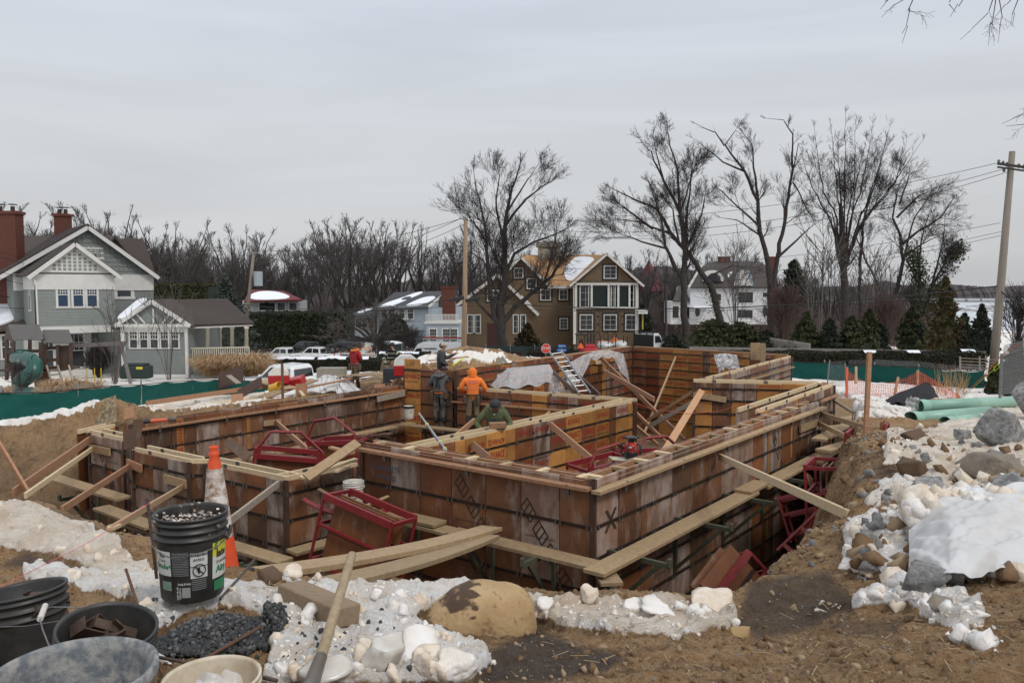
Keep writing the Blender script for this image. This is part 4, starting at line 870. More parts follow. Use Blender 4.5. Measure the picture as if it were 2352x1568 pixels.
def gen_sh(rs):
    u,v=rs.rand(),.75+.3*rs.rand();p=bil(sp,u,min(v,1));return (p.x,p.y,p.z+.10+.08*rs.rand())
stones('snow_on_sheet',gen_sh,260,[SNOWM,SNOWM,SNOWD],33,.015,.085,ico=2,smooth=True,cut=True,jit=.5)
def rod(name,label,cat,pts,r,m,n=8,ridges=False,group=None):
    mb=MB();mb.tube(pts,r,n)
    if ridges:
        a,b=Vector(pts[0]),Vector(pts[-1]);L=(b-a).length;d=(b-a)/L;k=int(L/.022)
        for i in range(k):mb.tube([a+d*(i*.022),a+d*(i*.022+.007)],r*1.22,6)
    return mb.build(name,m,None,label,cat,group,smooth=not ridges)
rod('rebar_stake','dark ribbed rebar stake left of the labelled bucket, pink string tied to it','rebar stake',[Q(338,1144,3.75),Q(360,1328,3.72)],.0075,REBAR,ridges=True)
rod('rebar_stake','thin rusty rod leaning between the black buckets and the gravel','rebar stake',[Q(289,1306,3.0),Q(330,1430,2.85),Q(381,1572,2.62)],.0055,RUSTY)
rod('mason_line','pink mason line running down to the left from the rebar stake','string',[Q(345,1154,3.74),Q(338,1158,3.75),Q(327,1162,3.74),Q(345,1154,3.73),Q(200,1247,3.4),Q(9,1343,3.0),Q(-60,1372,2.85)],.0013,mat('pink_string',(.75,.12,.2),(.6,.1,.16)),5)
rod('rusty_bar','flat rusty bar lying across the gravel heap','steel bar',[Q(410,1546,2.75),Q(500,1495,2.9),Q(600,1438,3.12)],.0085,RUSTY,4)
rod('steel_rod','dark bent steel rod leaning on the earth right of the labelled bucket','steel rod',[Q(506,1374,3.5),Q(556,1318,3.9),Q(587,1281,4.2)],.006,REBAR)
rod('steel_rod','dark rod lying on the snow at the right foot of the cone','steel rod',[Q(556,1343,4.1),Q(640,1350,4.0),Q(720,1352,3.95)],.004,REBAR)
rod('steel_rod','black flat stake lying at the near side of the gravel heap','steel rod',[Q(352,1506,2.75),Q(448,1524,2.7)],.007,REBAR,4)
rod('steel_rod','black notched stake at the bottom edge right of the dirty white bucket','steel rod',[Q(592,1552,2.65),Q(636,1562,2.6)],.008,REBAR,4)
mb=MB();mb.beam(G(665,1368)+Vector((0,0,.01)),G(800,1445)+Vector((0,0,.05)),.14,.09,up=(.2,0,1));mb.build('timber_block',mat('grey_timber_block',(.33,.24,.15),(.20,.14,.09),scale=6,stretch=(2,14,14),bump=.4,rough=.8),None,'heavy sawn timber block in the snow behind the shovel handle','timber',bevel=.006)
t=thing('shovel','shovel standing handle-up in the snow before the gangplanks','shovel',Q(715,1575,2.7));g1_=G(732,1522).y;h0,h1_=Q(808.6,1274,g1_+.55),Q(736,1512,g1_-.14);h2=Q(712,1580,g1_-.36)
mb=MB();mb.tube([h0+(h0-h1_).normalized()*.008,h0,h0.lerp(h1_,.3),h1_],[.013,.0185,.019,.0195],14);mb.build('handle',mat('ash_handle',(.42,.32,.20),(.26,.19,.12),scale=7,stretch=(6,6,6),bump=.3,bscale=60,rough=.6),t,smooth=True)
mb=MB();mb.tube([h1_+(h0-h1_)*.01,h2,h2+(h2-h1_)*.5],[.0215,.026,.03],14);mb.build('socket',mat('dull_steel',(.14,.14,.145),(.26,.2,.14),metal=.6,rough=.5,scale=20),t,smooth=True)
ga,gb=P(600,1322,2.05),wpt('W1',2.35,.42,PZ+.14)
q0,q1=Q(628,1318,5.5),Q(1138,1214,10.1)
plank(Q(612,1314,5.6),Q(1130,1212,10.15),'upper of two long gangplanks from the bank to the form wall',sag=.05,group='gangplanks from the bank to the wall',name='gangplank')
plank(Q(705,1350,5.3),Q(1122,1231,9.65),'lower of two long gangplanks, half under the other',sag=.05,group='gangplanks from the bank to the wall',name='gangplank')
PIPE=mat('green_sewer_pipe',(.29,.50,.40),(.24,.43,.34),rough=.4,scale=6,contrast=.3)
for i,(a,b,lab) in enumerate(((Q(2107,933,19.3),Q(2330,922,21.4),'longest pale green sewer pipe, topmost of the three'),(Q(2091,962,18.0),Q(2270,946,19.8),'pale green sewer pipe with a wide bell end, lower left of the three'),(Q(2171,970,17.2),Q(2245,960,18.2),'short pale green sewer pipe nearest the rocks'))):
    t=thing('sewer_pipe',lab,'pipe',a-Vector((0,0,.17)),'pale green sewer pipes');r_=(.152,.15,.115)[i];d=(b-a).normalized()
    mb=MB();mb.tube([a+d*.35,b],r_,28);mb.build('barrel',PIPE,t,smooth=True)
    mb=MB();mb.tube([a,a+d*.27,a+d*.36],[r_*1.12,r_*1.12,r_*1.01],28,cap=False);mb.tube([a+d*.02,a+d*.3],[r_*1.03,r_*1.03],28,cap=False);mb.build('bell',PIPE,t,smooth=True)
    mb=MB();mb.tube([a,a+d*.015],[r_*1.15,r_*1.15],28,cap=False);mb.build('bell_lip',PIPE,t,smooth=True)
sheet('plastic_wrap','torn clear plastic wrap stuffed around the end of the top green pipe','plastic wrap',lambda u,v:Q(2103,928,19.2)+Vector((-.28+.3*u+.06*nz3(u,v,1,4),.1*nz3(u,v,2,3)-.1,-.22+.4*v+.06*nz3(u,v,7,4))),16,16,SHEET)
rs=np.random.RandomState(44);mb=MB()
for i in range(110):
    p=G(1200+1150*rs.rand(),1400+160*rs.rand()) if i % 3 else G(560+200*rs.rand(),1300+60*rs.rand());a=rs.rand()*6.28;l=.02+.07*rs.rand()
    if p.y<9:mb.beam(p+Vector((0,0,.006)),p+Vector((math.cos(a)*l,math.sin(a)*l,.008+rs.rand()*.01)),.003,.002)
mb.build('straw_and_chips',mat('straw',(.42,.31,.17),(.25,.17,.09)),kind='stuff')
# ------------------------------------------------------------------ things on and around the forms
REDM=mat('red_painted_steel',(.26,.016,.020),(.14,.016,.016),rough=.5,scale=12,bump=.1);ALU=mat('aluminium',(.42,.43,.44),(.30,.30,.30),rough=.4,metal=.7,scale=20)
ORNGP=mat('orange_bucket_plastic',(.72,.10,.03),(.55,.12,.06),rough=.45,scale=8)
def wall_at(key,px,py,off=0.0):
    w=WALLS[key];a,b,c=ray(px,py);o=w['A']+w['n']*off;n=w['n'];t=(o.x*n.x+o.y*n.y)/(a*n.x+b*n.y);return Vector((a*t,b*t,CZ+c*t))
def board(name,label,cat,p0,p1,w,h,m,group=None,up=(0,0,1),bevel=.004,parent=None):
    mb=MB();mb.beam(p0,p1,w,h,up=up);return mb.build(name,m,parent,label,cat,group,bevel=bevel)
GB='timber props bracing the forms'
def cleat(key,px0,py0,px1,py1,m=OLDW,th=.04):
    w=WALLS[key];a=wall_at(key,px0,py0,.05);b=wall_at(key,px1,py1,.05);mb=MB();mb.beam(a,b,th,abs(a.z-b.z) if 0 else .14,up=(0,0,1));return mb.build('cleat_board',m,w['root'])
pr=lambda lab,p0,p1,w=.09,h=.04,m=OLDW,up=(0,0,1):board('timber_prop',lab,'prop',p0,p1,w,h,m,GB,up)
pr('upper long prop resting against the farthest-left wall end',wall_at('W3a',205,1010,.05),Q(30,1132,11.7),.04,.14,REDW)
pr('greyish prop just below the upper long prop at the far left',wall_at('W3a',212,1030,.06),Q(58,1138,11.5),.04,.09,NEWW);cleat('W3a',206,1028,252,1038)
pr('reddish prop nailed to a cut cleat left of the leaning white stick',wall_at('W3b',296,1071,.06),Q(142,1170,10.4),.04,.10,REDW);cleat('W3b',292,1062,325,1076,REDW)
pr('prop crossing above the rebar stake',wall_at('W3b',418,1118,.06),Q(256,1214,9.3),.04,.09,OLDW);cleat('W3b',378,1098,428,1112)
pr('pale weathered prop coming down behind the cone',wall_at('W3c',640,1110,.06),Q(516,1205,9.6),.04,.10,GREYW)
pr('lone stick leaning at the left edge of the excavation',Q(-4,1015,12.4),Q(66,1133,11.8),.04,.09,REDW)
mb=MB();mb.beam(Q(250,1214,9.25),Q(268,1206,9.5),.12,.04);mb.build('foot_block',NEWW,None,'small block at the foot of the prop crossing the rebar stake','wood block',bevel=.003)
pr('long pale prop from the right wall down to the bank, the biggest one',wall_at('W2',1652,1048,.06),Q(1948,1182,7.4),.04,.10,NEWW)
pr('lower of two props at the far end of the right wall',wall_at('W2',1880,972,.06),Q(2005,1033,13.2),.04,.10,OLDW);pr('upper of two props at the far end of the right wall',wall_at('W2',1884,950,.06),Q(2000,985,14.6),.04,.10,OLDW)
cleat('W2',1838,985,1882,968)
pr('thin prop from the rear corner to the tall post',wall_at('W8',1914,919,.05),Q(1986,964,15.5),.035,.06,GREYW)
board('post','tall sawn post standing at the pit edge before the green pipes','post',Q(1997,808,13.4),Q(1984,1085,13.2),.07,.07,REDW,up=(0,1,0))
board('board_end','short grey board nailed low on the tall post','board',Q(1990,1030,13.3),Q(2030,1028,13.3),.05,.09,GREYW)
for a in ((1880,1010,15.2,1975,962,18.0,'wide plank lying far behind the right wall end'),(1890,1035,14.2,1960,1015,15.5,'plank lying askew beside the tilted red frame'),(1885,985,16.5,1970,975,18.2,'thin board lying behind the plank at the wall end'),(1930,962,18.5,2000,955,19.5,'farthest loose board near the snow')):
    plank(Q(*a[:3]),Q(*a[3:6]),a[6],w=.28)
board('form_board','weathered plywood board standing at the rear corner of the forms','plywood board',Q(1945,915,21.0),Q(1945,968,20.9),.95,.03,OLDW,up=(0,1,0))
pr('big pale prop leaning on a plate in front of the amber cross wall',wall_at('W9',1612,897,.08),Q(1505,1072,15.6),.16,.05,mat('fresh_fir',(.56,.32,.17),(.44,.25,.13),scale=6),up=(0,-1,.6));cleat('W9',1592,906,1668,918,OLDW)
pr('thin prop with a metal tip against the far corner wall',wall_at('W10',1552,820,.06),Q(1478,1000,22),.05,.09,OLDW)
pr('long diagonal prop under the end of the draped plastic',wall_at('W13',1384,826,.06),Q(1574,1012,21),.05,.14,REDW);cleat('W13',1368,832,1385,832,NEWW)
pr('diagonal prop crossing behind the big pale one',Q(1594,898,20.2),Q(1456,985,22),.05,.09,REDW);pr('grey prop lower behind the big pale one',Q(1594,922,19.8),Q(1490,980,21),.05,.12,GREYW)
pr('reddish prop in the far pit just right of the wall marked twelve',Q(1457,944,22),Q(1532,1018,20),.05,.1,REDW)
pr('low reddish prop in the far pit',Q(1457,975,21),Q(1512,1022,20),.05,.09,REDW)
pr('prop leaning on the amber wall with two pale plates, upper end at the plate',wall_at('W7',1263,974,.06),Q(1372,1066,14.0),.05,.13,REDW,up=(.3,-.6,.6))
pr('short reddish prop end beside the long level',wall_at('W7',1085,1020,.06),Q(1122,1052,12.9),.05,.13,REDW,up=(.3,-.6,.6))
pr('reddish prop below the boots of the man in orange',Q(1089,965,20.6),Q(1046,1002,18.2),.05,.13,REDW);pr('short prop end right of the man in green',Q(1262,948,18.2),Q(1235,972,17.2),.05,.1,REDW)
pr('dark prop under the nearer plastic, left of two',Q(990,880,24) if 0 else Q(1120,885,23.5),Q(1150,905,22),.05,.12,DARKB)
pr('dark prop under the nearer plastic, right of two',Q(1272,855,25),Q(1322,902,21.2),.05,.14,DARKB);pr('dark prop just left of the ladder foot',Q(1390,855,27) if 0 else Q(1388,852,26.5),Q(1502,917,20.9),.05,.14,REDW)
pr('wet dark prop behind the aluminium ladder',Q(1300,838,25.5),Q(1378,910,20.8),.05,.15,DARKB)
pr('prop with its foot in the carts of the left room',wall_at('W5',634,968,.06),Q(704,1030,15.2),.05,.11,REDW);cleat('W5',605,972,645,968,OLDW)
pr('weathered plank end leaning by the left red cart',Q(520,1012,16.2),Q(572,1052,15.4),.2,.03,DARKB,up=(0,-1,.5))
pr('weathered plank slanting from the grey bars down to the pale plates',Q(822,1016,12.0),Q(703,1097,11.35),.16,.04,OLDW,up=(0,-1,1))
pr('short offcut lying on the near corner of the left room',Q(758,1027,12.9),Q(812,1040,12.6),.09,.04,REDW)
for i,(a,b,c_,d_,lab) in enumerate(((628,1118,772,1072,'pale offcut lying on the pale plates nearest the corner marked 18'),(690,1103,818,1060,'long pale offcut on the top of the short wall'),(770,1088,800,1078,'shortest pale offcut on the top of the short wall'))):
    if i:board('offcut',lab,'offcut',Q(a,b-6,11.6+.1*i),Q(c_,d_-6,12.4+.1*i),.09,.04,NEWW)
rs=np.random.RandomState(8)
for i in range(12):
    a=Q(815+rs.rand()*40,998+rs.rand()*14,12.5+rs.rand()*.2);b=Q(870+rs.rand()*30,994+rs.rand()*10,12.9+rs.rand()*.3);mb=MB();mb.beam(a,b,.03,.006);mb.build('tie_bar',RUSTY,None,'rusty tie bar in the heap on the near wall end','steel bar','rusty bars heaped on the wall end')
board('angle_iron','rusty angle iron reaching out to the right of the bar heap','angle iron',Q(850,1003,12.7),Q(899,993,13.6),.05,.01,RUSTY)
for k_,lab in (('W1','taut string stretched along the near front wall'),('W2','taut string stretched along the right wall')):
    w=WALLS[k_];L=(w['B']-w['A']).length;rod('string_line',lab,'string',[wpt(k_,.1,.07,Z1-.03),wpt(k_,L-.1,.07,Z1+.0)],.0018,WHITEP,4)
def cart_mesh(t,boards=5,h=1.05,L=1.35,W=.62,hoop=True,seed=0,low=True,bz=0,hk=1):
    rs=np.random.RandomState(seed);sv=WP[t.name];WP[t.name]=Vector((0,0,0));s=.022
    for x in (-L/2,L/2):
        for y in (-W/2,W/2):
            mb=MB();mb.tube([(x,y,0),(x,y,h)],s,6);mb.build('upright',REDM,t)
    for z in (.12,h*.62,h):
        for y in (-W/2,W/2):
            mb=MB();mb.beam((-L/2,y,z),(L/2,y,z),.05 if z==h else .035,.09 if z==h else .035);mb.build('rail',REDM,t)
        for x in (-L/2,L/2):
            mb=MB();mb.beam((x,-W/2,z),(x,W/2,z),.035,.05);mb.build('cross_rail',REDM,t)
    if hoop:
        for y in (-W/2,):
            mb=MB();mb.tube([(-L/2,y,h),(-L*.48,y,h+.12*hk),(-L*.30,y,h+.46*hk),(L*.12,y,h+.50*hk),(L*.46,y,h+.18*hk),(L/2,y,h)],.028,4);mb.build('lifting_hoop',REDM,t)
        for x in (-L*.46,L*.46):
            mb=MB();mb.box((x,-W/2-.01,h+.05),(.12,.012,.2));mb.build('gusset',REDM,t)
    for i in range(boards):
        mb=MB();mb.box((rs.randn()*.03,-W/2+.08+i*.085,.5+bz+rs.rand()*.06),(L*.82,.028,.95),rotm(rx=rs.randn()*.02));mb.build('stacked_form_board',RUST if i % 2 else ORNG,t)
        mb=MB();mb.beam((-L*.4,-W/2+.062+i*.085,.6+bz),(L*.4,-W/2+.062+i*.085,.6+bz),.01,.05);mb.build('steel_bar',STEEL,t)
    WP[t.name]=sv
def cart(label,loc,rz,rx=0,ry=0,**k):
    t=thing('form_cart',label,'form cart',loc,'red steel carts of form boards');cart_mesh(t,**k);t.rotation_euler=(rx,ry,rz);return t
AB=math.atan2(.8,.6)
cart('tipped red cart of form boards beside the white bucket, nearest one',Q(812,1330,10.5),-.5,R(-6),R(12),boards=5,h=1.02,L=1.15,W=.55,hoop=False,seed=1)
cart('red cart with a bent hoop in the left room, leftmost one',Q(655,1118,14.4),.25,R(3),R(8),boards=2,h=.62,L=1.2,seed=2,bz=-.35)
cart('red cart behind the grey bars in the left room',Q(790,1092,15.8),-.35,R(0),R(-6),boards=2,h=.72,L=1.15,seed=3,bz=-.3)
cart('red cart left of the red laser level',Q(1385,1120,13.4),.55,0,R(-5),boards=0,h=.45,L=1.0,seed=4,hk=.7)
cart('red cart behind the laser level, hoop above its frame',Q(1485,1110,14.4),.45,0,R(4),boards=0,h=.55,L=1.05,seed=5,hk=.75)
cart('upright red cart loaded with boards in the right trench',Q(1922,1222,12.0),R(62),R(-4),R(4),boards=6,h=1.05,L=1.15,W=.7,seed=6,hk=.6)
cart('red cart with an empty hoop, topmost in the right trench',Q(1978,1085,14.6),R(60),R(6),R(3),boards=1,h=.7,L=.9,seed=7,hk=.6)
cart('toppled red cart low in the right trench',Q(1845,1318,10.3),R(58),R(38),R(24),boards=0,h=.7,L=1.1,hoop=True,seed=8,hk=.5)
cart('red frame leaning midway down the right trench wall',Q(1905,1262,11.6),R(60),R(16),R(10),boards=0,h=.8,L=.9,hoop=False,seed=11)
cart('small red frame wedged between the upright cart and the toppled one',Q(1868,1235,12.6),R(64),R(-20),R(16),boards=1,h=.7,L=.8,hoop=False,seed=12)
cart('red cart of boards fallen on its side deepest in the trench',Q(1760,1445,9.4),R(40),R(-34),R(-30),boards=4,h=.8,L=.85,W=.5,hoop=False,seed=9)
mb=MB();mb.tube([Q(699,1146,11.0),Q(708,1152,10.95),Q(738,1168,10.7),Q(800,1188,10.5),Q(868,1178,10.9),Q(906,1166,11.2)],.035,4);mb.build('bent_channel',REDM,None,'bent dark red channel lying on top of the tipped cart','steel channel')
board('loose_batten','weathered double batten lying across the tipped cart','batten',Q(732,1123,11.0),Q(886,1213,10.2),.06,.03,mat('dark_batten',(.22,.12,.06),(.12,.07,.04)),up=(0,0,1))
board('loose_batten','dark flat bar lying on the right of the tipped cart','batten',Q(830,1165,10.9),Q(892,1139,11.4),.05,.025,OLDW)
bucket('bucket','white bucket with a red and black print beside the tipped cart',Q(812,1106,11.7)-Vector((0,0,.37)),r=.152,h=.38,m=WHITEP,handle=R(80),handle_grip=True)
bk=[o for o in COL.objects if o.name.startswith('bucket') and o.get('label','').startswith('white bucket with a red')][0]
mb=MB();mb.prism([(-.04,-.147,.19),(.04,-.147,.19),(0,-.150,.26)],(0,-.002,0));sv=WP[bk.name];WP[bk.name]=Vector((0,0,0));mb.build('red_triangle',mat('logo_red',(.5,.03,.03)),bk);WP[bk.name]=sv
rfw=lambda z:.152*.86+.019*z/.38
ctext(bk,'njamin',.05,LBL_K,4,.155,rfw,.003,bold=.02);ctext(bk,'Moore',.05,LBL_K,8,.11,rfw,.003,bold=.02)
ob=Q(807,953,22.6);bucket('bucket','orange bucket standing on the long back plank',ob-Vector((0,0,.36)),r=.155,h=.38,m=ORNGP)
board('trowel_handle','dark tool handle sticking out of the orange bucket','tool handle',Q(808,958,22.6),Q(818,922,22.8),.03,.02,STEEL)
wb=Q(939,932,22.2);bk2=bucket('bucket','white bucket with a black rim in the inner corner',wb-Vector((0,0,.36)),r=.152,h=.36,m=WHITEP)
mb=MB();mb.lathe([(.158,.30),(.162,.31),(.160,.365),(.150,.368)],32);sv=WP[bk2.name];WP[bk2.name]=Vector((0,0,0));mb.build('black_rim',BLACKP,bk2);WP[bk2.name]=sv
ctext(bk2,'Pro',.05,LBL_K,30,.25,rfw,.003);ctext(bk2,'MESH',.04,mat('logo_red',(.5,.03,.03)),30,.19,rfw,.003)
lb=board('laser_board','pale board across the near wall carrying the laser level','board',Q(1402,1052,13.0),Q(1502,1058,13.1),.26,.02,mat('pale_board',(.55,.5,.4),(.38,.33,.25)))
lp=Q(1449,1050,13.05);t=thing('laser_level','red and black rotating laser level on the pale board','laser level',lp)
RL=mat('red_tool_plastic',(.42,.03,.02),(.33,.03,.02),rough=.4)
mb=MB();mb.lathe([(.001,0),(.10,0),(.115,.03),(.115,.10),(.10,.12),(.001,.12)],20,lp);mb.build('base_housing',BLACKP,t,smooth=False)
mb=MB();mb.lathe([(.001,.10),(.11,.10),(.115,.20),(.10,.24),(.07,.26),(.001,.26)],16,lp);mb.build('body',RL,t)
mb=MB();mb.lathe([(.001,.26),(.05,.26),(.05,.31),(.10,.325),(.10,.345),(.03,.36),(.001,.36)],20,lp);mb.build('rotating_head',BLACKP,t)
for i in range(4):
    a=math.pi/4+i*math.pi/2+.3;x,y=math.cos(a),math.sin(a);mb=MB();mb.tube([lp+Vector((x*.11,y*.11,.235)),lp+Vector((x*.165,y*.165,.22)),lp+Vector((x*.17,y*.17,.05)),lp+Vector((x*.11,y*.11,.03))],.018,6);mb.build('handle',BLACKP,t,smooth=True)
for i in range(6):
    a=i*math.pi/3;mb=MB();mb.box(lp+Vector((math.cos(a)*.11,math.sin(a)*.11,.335)),(.06,.035,.03),rotm(rz=a));mb.build('head_lug',BLACKP,t,bevel=.005)
mb=MB();mb.box(lp+Vector((-.03,-.113,.19)),(.06,.006,.022));mb.build('badge',WHITEP,t);mb=MB();mb.box(lp+Vector((.06,-.108,.17)),(.03,.006,.06));mb.build('keypad',LBL_GR,t)
l0,l1=Q(964,952,13.9),Q(1028,1040,12.0);t=thing('spirit_level','long aluminium spirit level with blue ends leaning over the near wall','spirit level',l1);d=(l1-l0);LV=mat('level_blue',(.03,.16,.50),(.03,.12,.4),rough=.4)
mb=MB();mb.beam(l0,l1,.028,.075,up=(0,-1,.7));mb.build('beam',ALU,t)
for a,b in ((.56,.72),(.80,1.0)):
    mb=MB();mb.beam(l0+d*a,l0+d*b,.033,.06,up=(0,-1,.7));mb.build('blue_insert',LV,t)
for a in (.30,.76,.92):
    mb=MB();mb.tube([l0+d*a+Vector((0,-.03,.02)),l0+d*a+Vector((0,.03,-.02))],.03,14);mb.build('vial',mat('vial_yellow',(.6,.6,.1),(.7,.65,.3),rough=.2),t)
t=thing('ladder','aluminium ladder leaning on the back wall beside the plastic','ladder',Q(1340,912,21));a0,a1=Q(1262,808,24.2),Q(1331,905,20.9);b0_,b1_=Q(1288,804,24.3),Q(1356,903,21.0)
for p,q in ((a0,a1),(b0_,b1_)):mb=MB();mb.beam(p,q,.03,.07);mb.build('side_rail',ALU,t)
for i in range(9):
    k=.06+i*.11;mb=MB();mb.tube([a0.lerp(a1,k),b0_.lerp(b1_,k)],.016,6);mb.build('rung',ALU,t)
def drape(label,cpts,seed,fold=.12,m=SHEET,nu=60,nv_=34):
    return sheet('plastic_sheet',label,'plastic sheet',lambda u,v:bil(cpts,u,v)+Vector((.0,-1,.15)).normalized()*(fold*nz3(u*4+seed,v*1.2,seed,2)+fold*.5*nz3(u*9,v*3,seed+4,2))+Vector((0,0,-.10*math.sin(u*math.pi*3+seed)**2*v)),nu,nv_,m)
drape('clear plastic sheet draped over the low wall between props, nearer one',[[Q(1148,846,24.5),Q(1200,842,25),Q(1262,836,25.8)],[Q(1130,868,24.1),Q(1205,872,24.2),Q(1275,856,25)],[Q(1118,890,23.7),Q(1205,884,23.6),Q(1268,876,24.4)]],1)
drape('clear plastic strip hanging to the floor right of the nearer sheet',[[Q(1262,850,25.6),Q(1284,862,25)],[Q(1258,905,24.6),Q(1300,895,24.4)]],2)
drape('clear plastic bunched over the wall top right of the ladder',[[Q(1312,830,26.4),Q(1340,815,27),Q(1362,808,27.6)],[Q(1300,850,26),Q(1332,850,26.4),Q(1352,840,27)],[Q(1302,888,25.6),Q(1318,885,25.8),Q(1335,868,26)]],3)
drape('clear plastic band along the wall top falling into the far corner',[[Q(1360,807,27.6),Q(1400,803,28.8),Q(1432,812,30)],[Q(1358,818,27.4),Q(1402,812,28.6),Q(1440,840,29.8)],[Q(1362,822,27.4),Q(1405,816,28.5),Q(1447,880,29.6)]],4,.08)
drape('small plastic sheet over the far back wall',[[Q(1640,814,27.8),Q(1665,811,27.6),Q(1692,815,27.3)],[Q(1646,836,27.6),Q(1668,828,27.4),Q(1698,836,27.2)],[Q(1652,852,27.5),Q(1668,842,27.3),Q(1702,848,27.1)]],5,.1,SHEETW)
for a in ((1728,787,1742,827,26.7,.33,'wide board standing on the far back wall, left of two'),(1748,788,1757,836,26.4,.17,'narrow board standing on the far back wall, right of two')):
    board('standing_board',a[6],'board',Q((a[0]+a[2])/2,a[1],a[4]),Q((a[0]+a[2])/2,a[3],a[4]),a[5],.03,OLDW,up=(0,1,0))
mb=MB();mb.tube([Q(1452,923,20),Q(1500,940,19),Q(1580,950,17),Q(1650,945,16),Q(1710,926,15.6),Q(1745,938,15)],.006,5);mb.build('orange_cable',mat('orange_cord',(.75,.15,.05)),None,'orange cord hanging across the far pit','cord',smooth=True)
for a in ((503,526,1000,1036,15.2,.13,'W3'),):
    pass
board('standing_board','dark short form board standing at the jog of the left forms','board',Q(301,985,14.2),Q(304,1030,14.1),.30,.03,DARKB,up=(0,1,0));board('standing_board','narrow black form strip standing beside the dark short board','board',Q(316,962,15.2),Q(316,1005,15.1),.16,.03,DARKB,up=(0,1,0))
board('standing_board','grimy speckled board standing at the far left wall end','board',Q(232,922,18),Q(232,985,17.5),.75,.03,mat('speckled_ply',(.34,.26,.15),(.10,.07,.04),scale=12,contrast=.12),up=(0,1,0))
board('standing_board','short pale board end standing behind the left wall corner','board',Q(296,936,17.4),Q(297,962,17.3),.22,.04,REDW,up=(0,1,0))
gp=Q(352,972,16.4);t=thing('angle_grinder','orange and black angle grinder lying on the left back wall','angle grinder',gp);mb=MB();mb.tube([gp+Vector((-.05,0,.05)),gp+Vector((.26,.1,.06))],[.04,.035],10);mb.build('body',ORNGP,t);mb=MB();mb.tube([gp+Vector((-.18,-.04,.05)),gp+Vector((-.05,0,.05))],[.055,.04],10);mb.build('head',BLACKP,t);mb=MB();mb.tube([gp+Vector((.26,.1,.06)),gp+Vector((.42,.16,.05))],[.03,.02],8);mb.build('grip',BLACKP,t)
# ---- the ground behind the long back wall
def lum(lab,a,b,w=.14,h=.04,m=NEWW,up=(0,0,1)):return board('lumber',lab,'lumber',a,b,w,h,m,'lumber lying behind the back wall',up)
def GQ(px,py,dz=.03):p=G(px,py);return p+Vector((0,0,dz))
lum('long red board running along the snow ridge behind the left forms',Q(335,926,22.6),Q(618,885,26),.03,.14,REDW);lum('stack of thin pale battens behind the left forms, upper',Q(478,930,21.2),Q(620,908,25),.2,.04);lum('stack of thin pale battens behind the left forms, lower',Q(482,936,21),Q(612,922,23.6),.12,.04)
lum('pale curb board in front of the thin battens',Q(512,948,19.6),Q(644,930,21.6),.04,.16,REDW);lum('pinkish board right of the curb board',Q(600,925,22),Q(668,917,23),.04,.15,REDW);lum('greenish pale board on the wall edge under the lone post block',Q(648,938,21.6),Q(702,927,22.6),.04,.13)
lum('wide brown plank propped up on others behind the wall',Q(604,912,23.2),Q(722,872,27),.3,.05,OLDW,(0,-1,1));lum('long reddish board below the heap under plastic',Q(705,890,25.2),Q(842,862,28.5),.1,.05,REDW);lum('short pale board leaning at the foot of the post block',Q(684,892,23.4),Q(703,917,22.4),.09,.07)
board('post_block','upright pale post block behind the wall, left of the man in red','post',Q(692,881,23.2),Q(692,912,23.1),.32,.09,REDW,up=(0,1,0));board('post_block','upright pale post block right of the man in red','post',Q(872,882,24),Q(872,912,23.9),.32,.09,REDW,up=(0,1,0));board('post_block','upright pale post block behind the battens, leftmost of three','post',Q(545,905,21.5),Q(545,930,21.4),.3,.09,REDW,up=(0,1,0))
board('grey_channel','grey weathered board standing on the wall top beside the amber pillar','board',Q(866,917,22.3),Q(930,903,23.2),.03,.16,GREYW)
for a in ((852,893,868,893,'shortest'),(880,905,930,888,'longest'),(858,885,900,874,'middle'),(900,878,925,870,'farthest')):lum(a[4]+' loose offcut scattered right of the man in red',Q(a[0],a[1],25+.01*a[0]),Q(a[2],a[3],26.5),.1,.04)
rs=np.random.RandomState(5)
for i in range(16):
    px=815+rs.rand()*110;py=856+rs.rand()*14;lum('grey board in the loose stack left of the seated man',Q(px-40,py+5,27.5),Q(px+30,py-3,29.5),.12,.03,GREYW if rs.rand()<.5 else OLDW)
board('steel_post','thin rusty steel post standing on the back wall before the white pickup','post',Q(648,835,22.6),Q(650,945,22.0),.07,.05,RUSTY,up=(0,1,0))
board('rusty_plate','large dark rust plate standing behind the left forms','steel plate',Q(530,848,27.5),Q(530,885,27),.9,.03,mat('rust_plate',(.07,.03,.018),(.04,.02,.014),rough=.7),up=(0,1,0));board('rusty_plate','small dark plate leaning on the snow ridge','steel plate',Q(573,880,24),Q(574,902,23.6),.85,.03,MATS['rust_plate'],up=(0,1,0))
lum('grey board leaning on the large rust plate',Q(525,862,26.8),Q(548,880,26.4),.2,.03,GREYW)
CR=mat('cooler_red',(.42,.015,.018),(.35,.02,.02),rough=.4);CW2=mat('cooler_white',(.75,.74,.70),(.65,.63,.58),rough=.4)
def cooler(label,p,s,rz=0,rx=0,ry=0,text=None,lid=True):
    t=thing('cooler',label,'cooler',p);sv=WP[t.name];WP[t.name]=Vector((0,0,0));mb=MB();mb.box((0,0,s*.22),(s,s*.7,s*.44),taper=1.04);mb.build('body',CR,t,bevel=s*.04)
    if lid:
        mb=MB();mb.prism([(-s*.5,-s*.34,s*.44),(s*.5,-s*.34,s*.44),(s*.46,-s*.34,s*.62),(s*.2,-s*.34,s*.84),(-s*.22,-s*.34,s*.84),(-s*.48,-s*.34,s*.6)],(0,s*.68,0));mb.build('lid',CW2,t,bevel=s*.03)
    if text:text_on(text,s*.2,CW2,(0,-s*.355,s*.25),(1,0,0),(0,0,1),t,bold=.02)
    WP[t.name]=sv;t.rotation_euler=(rx,ry,rz);return t
